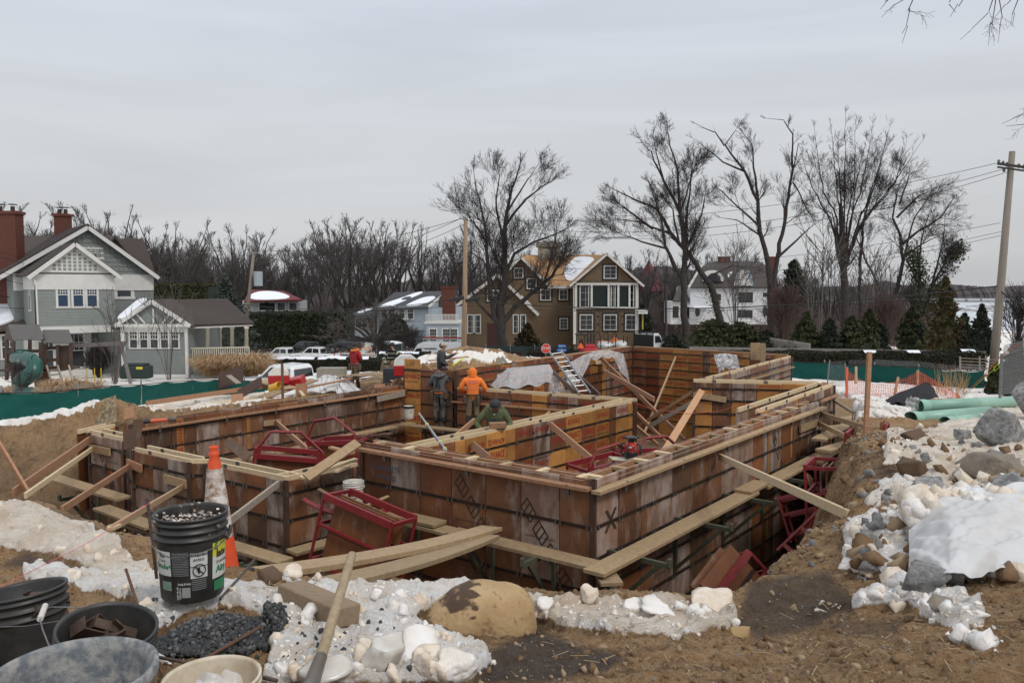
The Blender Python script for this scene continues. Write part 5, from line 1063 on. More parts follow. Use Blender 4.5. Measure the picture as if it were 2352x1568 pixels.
cooler('red and white cooler on the planks before the white pickup',Q(641,880,25.2),.62,.2);cooler('red box with white letters tipped over beside the cooler',Q(680,886,25.6),.62,-.15,R(12),R(-14),'Igloo',False);cooler('big red and white cooler behind the amber pillar',Q(933,862,25.2),.78,.15)
lum('dark board carrying the red and white cooler',Q(598,873,26.5),Q(668,892,24.6),.5,.04,OLDW)
yb=bucket('bucket','yellow bucket lying on its side in the snow behind the left forms',Q(622,893,24.6),r=.16,h=.36,m=mat('yellow_plastic',(.72,.38,.03),(.6,.35,.05),rough=.4),ry=R(75),rz=R(-20))
drape('milky plastic sheet thrown over a heap behind the back wall',[[Q(712,868,28),Q(750,848,28.6),Q(775,850,28.8),Q(806,850,28.8)],[Q(706,884,27),Q(750,868,27.4),Q(785,868,27.5),Q(812,880,27.6)],[Q(704,896,26),Q(760,896,26.2),Q(790,900,26),Q(836,902,26)]],6,.28,SHEETW)
bx=Q(763,880,28.2);mb=MB();mb.box(bx+Vector((0,0,.25)),(.95,.6,.62));mb.build('covered_box',mat('cardboard',(.3,.27,.22)),None,'grey box showing through the plastic behind the back wall','box')
mb=MB();lc=Q(903,885,26.8);mb.box(lc+Vector((0,0,.28)),(.62,.45,.52));mb.box(lc+Vector((0,0,.56)),(.6,.43,.07));mb.build('lunch_bag',mat('black_fabric',(.015,.018,.024),(.03,.035,.045)),None,'black soft cooler bag beside the seated man','bag',bevel=.05)
rs=np.random.RandomState(12)
for i in range(5):
    p=Q(905+i*12,882-rs.rand()*5,26.0);mb=MB();mb.tube([p,p+Vector((.28,.05,.06))],[.07,.045],8);mb.box(p+Vector((.05,0,-.02)),(.2,.16,.14));mb.build('power_tool',BLACKP if i % 2 else mat('tool_orange',(.6,.1,.03)),None,['black power tool lying left before the seated man','orange and black cut-off saw at the seated man\'s feet','black saw body before the seated man','orange tool case by the seated man\'s shoe','black tool lying under the seated man'][i],'power tool')
t=thing('timber_box','low timber formwork frame with steel rods below the seated man','timber frame',Q(900,905,24.6))
for a in ((855,903,24.8,940,888,25.6),(890,886,25.2,940,876,25.8),(856,897,24.4,898,890,25.0),(898,888,25,910,875,25.6),(910,875,25.6,922,875,25.7),(922,875,25.7,930,884,25.6)):mb=MB();mb.beam(Q(*a[:3]),Q(*a[3:]),.04,.14);mb.build('frame_board',REDW,t)
for px in (885,907,917):mb=MB();mb.tube([Q(px,878,25),Q(px,903,24.8)],.02,6);mb.build('steel_rod',STEEL,t)
mb=MB();tp=[Q(1040,838,22.4),Q(1066,821,22.9)];YEL=mat('tape_yellow',(.55,.65,.04),(.5,.6,.05));mb.beam(tp[0],tp[1],.05,.012);mb.beam(tp[1],Q(1098,824,23.4),.04,.008);mb.beam(Q(1080,822,23.1),Q(1190,846,25.5),.045,.006);mb.build('measuring_tape',YEL,None,'yellow-green measuring tape stretched by the man in the cap','measuring tape')
board('gauge_board','grey short boards leaning on the dirt mound, left one','board',Q(1142,822,27.5),Q(1160,848,26.8),.16,.03,GREYW,up=(0,-1,0));board('gauge_board','grey short boards leaning on the dirt mound, right one','board',Q(1152,820,27.5),Q(1172,846,26.8),.12,.03,GREYW,up=(0,-1,0))
lum('pale plank on top of the dirt mound',Q(985,828,29),Q(1075,819,30),.14,.04,REDW);lum('second plank on top of the dirt mound',Q(1000,822,30),Q(1090,822,31),.12,.04)
lum('board on the rear wall top behind the man in grey',Q(1055,857,23.3),Q(1122,843,25),.14,.04,REDW)
board('black_cable_board','short reddish block on top of the projecting wall corner','wood block',Q(1270,826,24.6),Q(1300,823,24.8),.12,.05,REDW)
# ------------------------------------------------------------------ people
SKINM=mat('skin',(.34,.18,.11),(.26,.13,.08),rough=.55,scale=12);HAIR=mat('black_hair',(.012,.010,.009),(.03,.02,.02),rough=.6)
def cloth(n,a,b=None,**k):return mat(n,a,b,rough=.85,scale=k.get('scale',7),bump=.5,bscale=18,contrast=k.get('contrast',.22))
BOOT=mat('rubber_boot',(.02,.022,.024),(.05,.05,.05),rough=.4,scale=10)
def skin_mesh(J,E,Rr,root):
    names=list(J);me=bpy.data.meshes.new('sk');me.from_pydata([J[n] for n in names],[(names.index(a),names.index(b)) for a,b in E],[])
    o=bpy.data.objects.new('sk',me);COL.objects.link(o)
    md=o.modifiers.new('s','SKIN');md.branch_smoothing=.3;sd=o.modifiers.new('ss','SUBSURF');sd.levels=2;sd.render_levels=2
    sv=me.skin_vertices[0].data
    for i,n in enumerate(names):
        r=Rr[n];sv[i].radius=r if isinstance(r,tuple) else (r,r);sv[i].use_root=(n==root)
    dg=bpy.context.evaluated_depsgraph_get();m2=bpy.data.meshes.new_from_object(o.evaluated_get(dg));bpy.data.objects.remove(o);return m2
def person(label,foot,yaw,J,mats,top_z=.90,boot_z=.36,extra=None,scale=1.0,hoodc=None,hat=None,face=True,bulk=1.0,look=(0,1,0),hip=None,group=None):
    """J: joints in a body frame (x right, y forward, z up). one continuous body, clothes told apart by material"""
    R0=dict(pel=(.155,.125),sp=(.155,.12),ch=(.175,.13),nk=.058,hd=.095,ht=.075,sl=.085,sr=.085,el=.058,er=.058,wl=.038,wr=.038,hl=.036,hr=.036,tl=.095,tr=.095,kl=.072,kr=.072,al=.058,ar=.058,fl=.05,fr=.05)
    Rr={k:(tuple(q*bulk for q in v) if isinstance(v,tuple) else v*(bulk if k not in ('nk','hd','ht','hl','hr') else 1)) for k,v in R0.items() if k in J}
    E=[('pel','sp'),('sp','ch'),('ch','nk'),('nk','hd'),('hd','ht'),('ch','sl'),('sl','el'),('el','wl'),('wl','hl'),('ch','sr'),('sr','er'),('er','wr'),('wr','hr'),('pel','tl'),('tl','kl'),('kl','al'),('al','fl'),('pel','tr'),('tr','kr'),('kr','ar'),('ar','fr')]
    me=skin_mesh(J,E,Rr,'pel');jac,pants,boots=mats
    for m_ in (jac,pants,boots,SKINM):me.materials.append(m_)
    seg=[(np.array(J[a]),np.array(J[b]),(a,b)) for a,b in E];low={'tl','kl','al','fl','tr','kr','ar','fr'}
    V=np.array([v.co[:] for v in me.vertices]);C=np.array([V[list(p.vertices)].mean(0) for p in me.polygons]);best=np.full(len(C),9.);mi=np.zeros(len(C),int)
    for a,b,(na,nb) in seg:
        ab=b-a;t=np.clip(((C-a)@ab)/max(ab@ab,1e-9),0,1);dd=np.linalg.norm(C-(a+t[:,None]*ab),axis=1)
        if nb in ('hl','hr'):k=np.full(len(C),3)
        elif nb in ('hd','ht'):k=np.full(len(C),3)
        elif na in ('kl','kr'):k=np.where(t>(1-boot_z),2,1)
        elif na in ('al','ar'):k=np.full(len(C),2)
        elif na in ('tl','tr'):k=np.full(len(C),1)
        elif nb in ('tl','tr'):k=np.where(t>.45,1,0)
        else:k=np.zeros(len(C),int)
        w=dd<best;best=np.where(w,dd,best);mi=np.where(w,k,mi)
    me.polygons.foreach_set('material_index',mi.astype(np.int32));me.polygons.foreach_set('use_smooth',np.ones(len(mi),bool))
    t=thing('person',label,'person',foot,group);t.rotation_euler=(0,0,yaw);t.scale=(scale,)*3;sv=WP[t.name];WP[t.name]=Vector((0,0,0))
    obj('body',me,parent=t)
    look=Vector(look).normalized();hd=Vector(J['hd']);up=(Vector(J['ht'])-hd).normalized() if (Vector(J['ht'])-hd).length>0 else UPV;rt=look.cross(up).normalized()
    c=hd+up*.03
    if face:
        mb=MB();mb.tube([c+look*.088+up*.03,c+look*.115-up*.01],[.010,.017],6);mb.build('nose',SKINM,t,smooth=True)
        for s in (-1,1):
            mb=MB();mb.blob(c+look*.083+rt*s*.032+up*.03,.011,1,0);mb.build('eye',HAIR,t);mb=MB();mb.blob(c+rt*s*.088,(.014,.02,.03),1,0);mb.build('ear',SKINM,t)
            mb=MB();mb.beam(c+look*.090+rt*s*.018+up*.05,c+look*.086+rt*s*.046+up*.05,.006,.008);mb.build('eyebrow',HAIR,t)
        mb=MB();mb.beam(c+look*.086-rt*.024-up*.045,c+look*.086+rt*.024-up*.045,.008,.010);mb.build('mouth',mat('lips',(.22,.08,.06)),t)
        mb=MB();mb.blob(c-look*.02+up*.045,(.093,.098,.088),2,.05,3);mb.build('hair',HAIR,t,smooth=True)
    for s,w,h in (('l','wl','hl'),('r','wr','hr')):
        a,b=Vector(J[w]),Vector(J[h]);d=(b-a).normalized();sd=d.cross(UPV).normalized();dn=sd.cross(d)
        mb=MB()
        for i in range(4):
            o_=b+sd*(-.027+.018*i);l=(.062,.072,.068,.052)[i];mb.tube([o_,o_+d*l*.5,o_+d*l*.8-dn*-.0+Vector((0,0,-.018)),o_+d*l*.85+Vector((0,0,-.035))],[.0095,.009,.0085,.007],6)
        q=a.lerp(b,.5)+sd*(.03 if s=='l' else -.03);mb.tube([q,q+d*.035+sd*(.02 if s=='l' else -.02),q+d*.06+sd*(.012 if s=='l' else -.012)+Vector((0,0,-.01))],[.012,.010,.008],6)
        mb.build('fingers',SKINM,t,smooth=True)
    if hoodc is not None:
        V0,F0=(lambda mb:ICO[3])(MB().blob((0,0,0),1,3));Lk=np.array(look);keep=[f for f in F0 if V0[list(f)].mean(0)@Lk<.62]
        V=V0*np.array([.128,.135,.150]);V=V+np.outer((V0@np.array(up)<-.4)*1.0,np.array(-up)*.05)
        k=1+.05*np.sin(V0[:,2]*9+V0[:,0]*6);V=V*k[:,None]+np.array(c-look*.022+up*.01);me_=nmesh('hood',V,np.array(keep),hoodc,smooth=True);o=obj('hood',me_,parent=t);md=o.modifiers.new('s','SOLIDIFY');md.thickness=.014
        mb=MB();mb.tube([c-up*.13-look*.05+rt*.14,c-up*.15+look*.05+rt*.10,c-up*.17+look*.10,c-up*.15+look*.05-rt*.10,c-up*.13-look*.05-rt*.14,c-up*.12-look*.12,c-up*.13-look*.05+rt*.14],.035,8);mb.build('collar',hoodc,t,smooth=True)
    if hat:
        kind,hm=hat
        V0,F0=(lambda mb:ICO[3])(MB().blob((0,0,0),1,3));U=np.array(up);keep=[f for f in F0 if V0[list(f)].mean(0)@U>(.0 if kind=='cap' else -.12)]
        V=V0*np.array([.106,.112,.108])+np.array(c+up*.035-look*.004);o=obj('cap' if kind=='cap' else 'beanie',nmesh('hat',V,np.array(keep),hm,smooth=True),parent=t);md=o.modifiers.new('s','SOLIDIFY');md.thickness=.01
        if kind=='cap':
            mb=MB();pts=[c+up*.045+look*.07+rt*.085,c+up*.045+look*.13+rt*.07,c+up*.04+look*.175,c+up*.045+look*.13-rt*.07,c+up*.045+look*.07-rt*.085];mb.prism(pts,up*.008);mb.build('peak',hm,t)
        else:
            mb=MB();mb.tube([c+up*.03+(look*math.cos(a)+rt*math.sin(a))*.108 for a in [i*math.pi/8 for i in range(17)]],.018,8);mb.build('beanie_fold',hm,t,smooth=True)
    if extra:extra(t,J)
    WP[t.name]=sv;return t
def pose(**k):
    J=dict(pel=(0,0,.93),sp=(0,0,1.12),ch=(0,.0,1.32),nk=(0,.01,1.47),hd=(0,.03,1.57),ht=(0,.035,1.66),sl=(-.19,0,1.38),sr=(.19,0,1.38),el=(-.25,0,1.10),er=(.25,0,1.10),wl=(-.25,.12,.88),wr=(.25,.12,.88),hl=(-.24,.16,.80),hr=(.24,.16,.80),tl=(-.09,0,.86),tr=(.09,0,.86),kl=(-.11,.02,.48),kr=(.11,.02,.48),al=(-.12,-.02,.09),ar=(.12,-.02,.09),fl=(-.13,.14,.045),fr=(.13,.14,.045))
    J.update(k);return {a:tuple(b) for a,b in J.items()}
def belt(m=mat('tool_leather',(.13,.08,.045),(.07,.045,.03),scale=10,bump=.3),z=.97,r=(.185,.15),bags=((-1,0),(1,0)),hammer=True):
    def f(t,J):
        p=Vector(J['pel']);mb=MB();mb.tube([p+Vector((math.cos(a)*r[0],math.sin(a)*r[1],z-.93)) for a in [i*math.pi/10 for i in range(21)]],.022,6);mb.build('tool_belt',m,t,smooth=True)
        for s,fy in bags:
            q=p+Vector((s*.205,fy,-.08));mb=MB();mb.box(q,(.09,.17,.24),taper=1.15);mb.build('tool_pouch',m,t,bevel=.02)
            mb=MB();mb.box(q+Vector((s*.05,.0,-.02)),(.05,.12,.15),taper=1.2);mb.build('front_pocket',m,t,bevel=.015)
        if hammer:
            q=p+Vector((.24,-.03,.02));mb=MB();mb.tube([q,q-Vector((0,0,.30))],.014,6);mb.box(q+Vector((0,0,.03)),(.03,.12,.03));mb.build('hammer',mat('tool_blue',(.04,.10,.25)),t)
    return f
g=G(818,893);g=Q(816,897,g.y)
RJ=cloth('red_jacket',(.33,.016,.018),(.25,.012,.015));KH=cloth('khaki_trousers',(.20,.155,.09),(.13,.10,.06));
def xr(t,J):
    belt()(t,J);OR=cloth('orange_hood',(.85,.24,.04),(.7,.18,.03))
    mb=MB();mb.tube([(.12*math.cos(a),.015+.12*math.sin(a),1.475+.02*math.sin(a)) for a in [i*math.pi/8 for i in range(17)]],.042,8);mb.build('orange_hood',OR,t,smooth=True)
    mb=MB();mb.tube([(.09*math.cos(a),.02+.09*math.sin(a),1.50) for a in [i*math.pi/8 for i in range(17)]],.03,8);mb.build('black_scarf',mat('black_fabric',(.015,.018,.024)),t,smooth=True)
BB=cloth('black_knit',(.014,.014,.015),(.03,.03,.03));D0=(g.y/29.0)
person('standing person in a red jacket, black beanie and rubber boots with folded arms',g,R(-38),pose(el=(-.27,.06,1.14),er=(.27,.06,1.14),wl=(-.02,.24,1.10),wr=(.04,.22,1.14),hl=(.10,.23,1.12),hr=(-.08,.24,1.16),kl=(-.14,.02,.48),kr=(.13,-.02,.48),al=(-.19,-.02,.09),ar=(.17,.03,.09),fl=(-.22,.13,.045),fr=(.22,.19,.045)),(RJ,KH,BOOT),boot_z=.85,hat=('beanie',BB),extra=xr,bulk=1.12,look=(.3,1,-.05),scale=D0*1.02)
p2=Q(900,857,33.0);DK=cloth('navy_work_jacket',(.016,.02,.026),(.03,.035,.04));BRT=cloth('brown_trousers',(.17,.115,.07),(.10,.07,.045))
def x2p(t,J):
    HV=mat('reflective_tape',(.50,.54,.36),(.4,.42,.3),rough=.4)
    for a,b,u in (('sl','el',.5),('sr','er',.5),('el','wl',.45),('er','wr',.5)):
        A,B=Vector(J[a]),Vector(J[b]);p=A.lerp(B,u);d=(B-A).normalized();mb=MB();mb.tube([p-d*.025,p+d*.025],.088 if a[0]=='s' else .072,12);mb.build('reflective_band',HV,t)
    for z in (.62,.80):mb=MB();mb.tube([(.19*math.cos(a),-.03+.145*math.sin(a),z) for a in [i*math.pi/10 for i in range(21)]],.014,5);mb.build('reflective_stripe',HV,t)
    h=Vector(J['hr']);mb=MB();mb.tube([h+Vector((.02,.03,.02)),h+Vector((-.10,.06,-.01))],.033,12);mb.build('drink_can',mat('can_green',(.1,.3,.2),(.5,.5,.5)),t)
person('seated person in a dark jacket with reflective bands drinking from a can',p2,R(165),pose(pel=(0,-.1,.40),sp=(0,-.1,.58),ch=(0,-.08,.80),nk=(0,-.06,.94),hd=(0,-.03,1.04),ht=(0,-.05,1.13),sl=(-.20,-.08,.86),sr=(.20,-.08,.86),el=(-.34,.08,.78) if 0 else (-.36,.10,.74),wl=(-.20,.22,.92),hl=(-.10,.17,1.02),er=(.30,.06,.62),wr=(.22,.26,.50),hr=(.16,.32,.47),tl=(-.10,-.05,.40),tr=(.10,-.05,.40),kl=(-.17,.36,.48),kr=(.20,.36,.48),al=(-.15,.42,.09),ar=(.24,.44,.09),fl=(-.16,.58,.045),fr=(.28,.58,.045)),(DK,BRT,cloth('tan_boots',(.2,.13,.07))),boot_z=.2,hoodc=DK,hat=('cap',BB),extra=x2p,bulk=1.15,look=(-.25,1,.1),scale=1.05)
mb=MB();mb.box(p2+Vector((0,.15,.15)),(.7,.45,.30));mb.build('seat_stack',OLDW,None,'low stack of boards the seated man sits on','board stack',bevel=.01)
p3=Q(1014,890,24.4);p3.z=.62;CH=cloth('charcoal_jacket',(.035,.037,.042),(.06,.062,.068));CAPM=cloth('beige_cap',(.42,.36,.27),(.35,.3,.22))
person('person in a charcoal jacket and beige cap holding out a measuring tape',p3,R(-72),pose(pel=(0,0,.90),hd=(0,.06,1.52),ht=(0,.05,1.61),nk=(0,.03,1.43),el=(-.25,.22,1.18),wl=(-.20,.46,1.30),hl=(-.18,.54,1.34),er=(.27,-.06,1.10),wr=(.24,.14,1.02),hr=(.22,.20,1.02)),(CH,cloth('dark_trousers',(.03,.03,.03)),BOOT),hat=('cap',CAPM),bulk=1.22,look=(.12,1,0))
p4=Q(1010,969,22.75);p4.z=.07;GH=cloth('grey_hoodie',(.085,.09,.095),(.13,.135,.14));CAMO=mat('camouflage_trousers',(.03,.03,.028),(.11,.115,.10),rough=.9,scale=9,contrast=.05,bump=.3)
def x4(t,J):
    belt(bags=((-1,-.02),(1,-.02)))(t,J);BK_=mat('black_strap',(.012,.012,.012))
    mb=MB();mb.tube([(-.06,-.15,1.05),(-.03,-.165,1.2),(.0,-.15,1.36),(-.02,-.11,1.47)],.017,5);mb.tube([(.07,-.15,1.05),(.03,-.165,1.2),(-.01,-.15,1.36),(.07,-.10,1.47)],.017,5);mb.build('suspender',BK_,t)
    mb=MB();mb.tube([(-.12,-.06,1.42),(-.06,-.14,1.40),(.04,-.16,1.39),(.14,-.10,1.42),(.17,.0,1.45)],.045,8);mb.build('lowered_hood',GH,t,smooth=True)
    mb=MB();mb.tube([(.16*math.cos(a),.12*math.sin(a)-.01,.915) for a in [i*math.pi/8 for i in range(17)]],.02,6);mb.build('orange_shirt_hem',MATS['orange_hood'],t)
person('person in a grey hoodie with black suspenders and camouflage trousers, back turned',p4,R(-14),pose(ch=(.02,.05,1.30),nk=(.05,.10,1.42),hd=(.08,.16,1.48),ht=(.09,.18,1.56),sl=(-.18,.02,1.36),sr=(.21,.05,1.35),el=(-.32,.05,1.14),wl=(-.20,.24,1.06),hl=(-.12,.30,1.05),er=(.38,.14,1.14),wr=(.52,.26,1.09),hr=(.60,.28,1.10)),(GH,CAMO,BOOT),boot_z=.28,hat=('beanie',cloth('maroon_knit',(.06,.012,.018),(.03,.01,.012))),extra=x4,bulk=1.2,look=(.2,1,-.5))
p5=Q(1086,977,22.1);p5.z=.02;OG=cloth('orange_hoodie',(.88,.23,.035),(.78,.17,.025),contrast=.3)
def x5(t,J):
    belt(bags=((-1,-.02),(.72,-.10)),hammer=True,z=1.0,r=(.195,.16))(t,J);PU=mat('purple_print',(.16,.06,.25));LB=mat('pale_print',(.70,.30,.12))
    for s_,z_,sz,m_ in (('Commando',1.385,.062,PU),('Concrete',1.33,.062,PU),('LEADING',1.20,.05,LB),('excellence service',1.155,.028,PU)):
        text_on(s_,sz,m_,(.02,-.172-(0.005 if z_<1.25 else 0),z_),(1,0,0),(0,0,1),t,bold=.01)
    text_on('C',.14,PU,(-.115,-.170,1.36),(1,0,0),(0,0,1),t);text_on('C',.10,PU,(-.09,-.172,1.32),(1,0,0),(0,0,1),t)
person('person in a bright orange hoodie with the hood up, back turned, leather tool belt',p5,R(3),pose(ch=(0,.04,1.33),nk=(.0,.08,1.46),hd=(0,.13,1.55),ht=(0,.15,1.64),sl=(-.21,.02,1.40),sr=(.21,.02,1.40),el=(-.36,.0,1.16),wl=(-.20,.20,1.06),hl=(-.12,.26,1.07),er=(.38,.02,1.13),wr=(.25,.22,1.04),hr=(.16,.28,1.05)),(OG,KH,BOOT),boot_z=.82,hoodc=OG,face=False,extra=x5,bulk=1.18,look=(.0,1,-.35))
p6=Q(1136,1042,16.55);p6.z=.03;GG=cloth('olive_hoodie',(.105,.12,.05),(.07,.082,.035))
def x6(t,J):
    text_on('CHAMPION',.078,mat('navy_print',(.02,.025,.05)),(0,.185,1.22),(-1,0,0),(0,0,1),t,bold=.03,name='lettering')
    mb=MB();mb.tube([(-.10,.08,1.42),(-.06,.14,1.36),(0,.165,1.33),(.06,.14,1.36),(.10,.08,1.42)],.012,6);mb.build('white_collar',WHITEP,t)
    mb=MB();mb.tube([(-.19,.0,1.40),(-.14,-.10,1.45),(0,-.13,1.47),(.14,-.10,1.45),(.19,.0,1.40)],.05,8);mb.build('lowered_hood',GG,t,smooth=True)
    w=Vector(J['wl']);mb=MB();mb.tube([w-Vector((.0,.02,0)),w+Vector((.0,.02,0))],.045,12);mb.build('watch',ALU,t)
person('person in an olive hoodie over a grey cap, bending over a wood block',p6,R(180),pose(ch=(0,.06,1.28),nk=(.0,.13,1.42),hd=(-.02,.20,1.50),ht=(-.02,.24,1.585),sl=(-.20,.04,1.36),sr=(.20,.04,1.36),el=(-.34,.10,1.12),wl=(-.22,.34,1.03),hl=(-.13,.40,1.03),er=(.40,.08,1.12),wr=(.20,.32,.99),hr=(.10,.37,.99)),(GG,cloth('dark_trousers2',(.03,.03,.03)),BOOT),hat=('beanie',cloth('grey_knit',(.045,.05,.055),(.03,.033,.04))),extra=x6,bulk=1.22,look=(.05,1,-1.0))
wbk=Q(1143,976,15.9);mb=MB();mb.box(wbk,(.34,.16,.11),rotm(rz=.15));mb.build('wood_block',REDW,None,'reddish wood block held on the wall by the man in olive','wood block',bevel=.005)
# ------------------------------------------------------------------ houses
def frame3(A,B,ztop_dir=1):
    """local frame of a wall plane: origin A (foot), x along AB, n towards the viewer"""
    A=Vector(A);B=Vector(B);d=Vector((B.x-A.x,B.y-A.y,0));L=d.length;d.normalize();n=Vector((d.y,-d.x,0));return A,d,n,L
GLASS=mat('window_glass',(.016,.018,.022),(.05,.055,.06),rough=.12,scale=.9,spec=.35);GLASSB=mat('blue_window_glass',(.02,.045,.10),(.03,.05,.08),rough=.12,spec=.35)
WTRIM=mat('white_trim',(.62,.615,.58),(.52,.51,.48),rough=.6,scale=2);SNOWR=mat('roof_snow',(.84,.86,.90),(.78,.80,.84),rough=.6,scale=2,bump=.1)
def siding(n,a,b):return mat(n,a,b,rough=.8,scale=3,bump=.15,rand=.06)
def clap(mb,A,d,n,L,z0,z1,step=.18,mi=0,tri=None):
    """lapped courses, each a thin wedge; tri = function z -> (x0, x1) for gables"""
    z=z0;k=0
    while z<z1-.02:
        zt=min(z+step,z1);x0,x1=(0,L) if tri is None else tri((z+zt)/2)
        if x1-x0>.05:
            vs=[A+d*x0+UPV*z+n*.028,A+d*x1+UPV*z+n*.028,A+d*x1+UPV*zt+n*.006,A+d*x0+UPV*zt+n*.006,A+d*x0+UPV*z,A+d*x1+UPV*z]
            mb.add(vs,[(0,1,2,3),(4,5,1,0)],mi)
        z=zt;k+=1
def window(par,A,d,n,x,z,w,h,style='sash',trim=WTRIM,glass=GLASS,tw=.11,grid=(3,2),black=False,lower=True):
    """frame, glass, meeting rail and muntins of one window, centre x, sill z"""
    c=A+d*x+UPV*(z+h/2);fr=MB()
    for s in (-1,1):fr.beam(c+d*s*(w/2+tw/2)-UPV*(h/2+tw),c+d*s*(w/2+tw/2)+UPV*(h/2+tw),.10,tw,up=d)
    fr.beam(c-d*w/2+UPV*(h/2+tw/2),c+d*w/2+UPV*(h/2+tw/2),.105,tw);fr.beam(c-d*(w/2+tw*1.2)-UPV*(h/2+tw/2),c+d*(w/2+tw*1.2)-UPV*(h/2+tw/2),.14,tw*.8)
    o=fr.build('window',trim,par)
    g=MB();g.box(c+n*.03,(w,.02,h),rotm(rz=math.atan2(d.y,d.x)));g.build('pane',glass,o)
    if style:
        m=MB();sm=.035 if style != 'thin' else .025
        if style=='sash':m.beam(c-d*w/2+n*.055,c+d*w/2+n*.055,.03,.05)
        nx,nz_=grid;zlo=0 if style=='sash' else -h/2;zh=h/2
        for i in range(1,nx):m.beam(c+d*(-w/2+w*i/nx)+UPV*zlo+n*.05,c+d*(-w/2+w*i/nx)+UPV*zh+n*.05,.02,sm*.8,up=d)
        for i in range(1,nz_):zz=zlo+(zh-zlo)*i/nz_;m.beam(c-d*w/2+UPV*zz+n*.052,c+d*w/2+UPV*zz+n*.052,.02,sm*.8)
        m.build('muntins',mat('black_sash',(.03,.03,.03)) if black else trim,o)
    return o
def roofplane(par,pts,th,m,name='roof',snow=None,courses=0):
    a,b,c,d=[Vector(p) for p in pts];nr=(b-a).cross(d-a).normalized()
    if nr.z<0:nr=-nr
    mb=MB();mb.prism([a,b,c,d],-nr*th)
    if courses:
        for i in range(courses):
            u0,u1=i/courses,(i+1)/courses;p0,p1,q0,q1=a.lerp(d,u0),b.lerp(c,u0),b.lerp(c,u1),a.lerp(d,u1);mb.add([p0+nr*.035,p1+nr*.035,q0+nr*.006,q1+nr*.006,p0,p1],[(0,1,2,3),(4,5,1,0)])
    o=mb.build(name,m,par)
    if snow:
        for poly in snow:
            pp=[]
            for u,v in poly:pp.append(a.lerp(b,u).lerp(d.lerp(c,u),v)+nr*.04)
            for _ in range(2):
                q=[]
                for p0,p1 in zip(pp,pp[1:]+pp[:1]):q+=[p0.lerp(p1,.25),p0.lerp(p1,.75)]
                pp=q
            mb=MB();mb.prism(pp,nr*.10);mb.build('roof_snow',SNOWR,o)
    return o
def gable_roof(par,A,d,n,L,depth,ze,zr,m,over=.4,th=.15,ridge_along_d=True,snow_front=None,courses=0,trim=WTRIM):
    """ridge parallel to d (front eave in view) or perpendicular to it (gable in view)"""
    b=-n
    if ridge_along_d:
        a0=A-d*over-b*over+UPV*(ze-over*.0);a1=A+d*(L+over)-b*over+UPV*ze;r0=A-d*over+b*depth/2+UPV*zr;r1=A+d*(L+over)+b*depth/2+UPV*zr;c0=A-d*over+b*(depth+over)+UPV*ze;c1=A+d*(L+over)+b*(depth+over)+UPV*ze
        roofplane(par,[a0,a1,r1,r0],th,m,snow=snow_front,courses=courses);roofplane(par,[c1,c0,r0,r1],th,m)
    else:
        e0=A-d*over-b*over+UPV*ze;e1=A-d*over+b*depth+UPV*ze;r0=A+d*L/2-b*over+UPV*zr;r1=A+d*L/2+b*depth+UPV*zr;f0=A+d*(L+over)-b*over+UPV*ze;f1=A+d*(L+over)+b*depth+UPV*ze
        roofplane(par,[e1,e0,r0,r1],th,m,courses=courses,snow=snow_front);roofplane(par,[f0,f1,r1,r0],th,m,courses=courses)
        mb=MB();off=-UPV*.12
        for p,q in ((e0,r0),(f0,r0)):mb.beam(p+off-b*.02,q+off-b*.02,.06,.2)
        mb.build('rake_board',trim,par)
SHNG=mat('brown_shingles',(.085,.065,.055),(.05,.04,.036),rough=.9,scale=9,bump=.3);SAGE=siding('sage_siding',(.215,.235,.222),(.18,.198,.187));BRICK=mat('red_brick',(.15,.042,.023),(.085,.027,.018),rough=.85,scale=14,bump=.4,contrast=.2)
def brick_face(mb,c,w,dp,z0,z1,ang):
    z=z0;k=0
    while z<z1:
        mb.box((c.x,c.y,z+.06),(w+.012*(k % 2),dp+.012*(k % 2),.105),rotm(rz=ang));mb.box((c.x,c.y,z+.12),(w-.03,dp-.03,.03),rotm(rz=ang),1);z+=.128;k+=1
def chimney(par,c,w,dp,z0,z1,ang=0,pots=True,name='chimney'):
    mb=MB();brick_face(mb,c,w,dp,z0,z1,ang);o=mb.build(name,[BRICK,mat('mortar',(.16,.10,.08))],par)
    mb=MB();mb.box((c.x,c.y,z1+.08),(w+.2,dp+.2,.18),rotm(rz=ang));mb.build('chimney_cap',BRICK,o)
    if pots:
        for s in (-.25,.25):mb=MB();mb.tube([(c.x+s*w,c.y,z1+.15),(c.x+s*w,c.y,z1+.5)],.13,10);mb.box((c.x+s*w,c.y,z1+.62),(.4,.4,.05));mb.build('flue',STEEL,o)
    return o
# --- sage house at the left: main block seen at its gable side
t=thing('house','large sage-green shingled house with brick chimney and white bay windows at the left','house',Q(200,865,50))
zb=Q(260,885,50).z
def plane_pts(x0,x1,d0,d1):a=Q(x0,650,d0);b=Q(x1,650,d1);a.z=0;b.z=0;return a,b
def pl(A,n,px,py=650):
    a,b,c=ray(px,py);t_=(A.x*n.x+A.y*n.y)/(a*n.x+b*n.y);return Vector((a*t_,b*t_,CZ+c*t_))
def ps(A,d,n,px,py=650):return (pl(A,n,px,py)-A).dot(d)
A,B=plane_pts(30,352,48.9,54);A,d_,n_,L=frame3(A,B);zev=pl(A,n_,352,632).z;zrg=pl(A,n_,203,520).z
mb=MB();clap(mb,A,d_,n_,L,zb,zev,.17);xr_=ps(A,d_,n_,203)
def tri(z):f=(z-zev)/(zrg-zev);return (xr_*f,L+(xr_-L)*f)
clap(mb,A,d_,n_,L,zev,zrg,.20,tri=tri);mb.build('wall',SAGE,t)
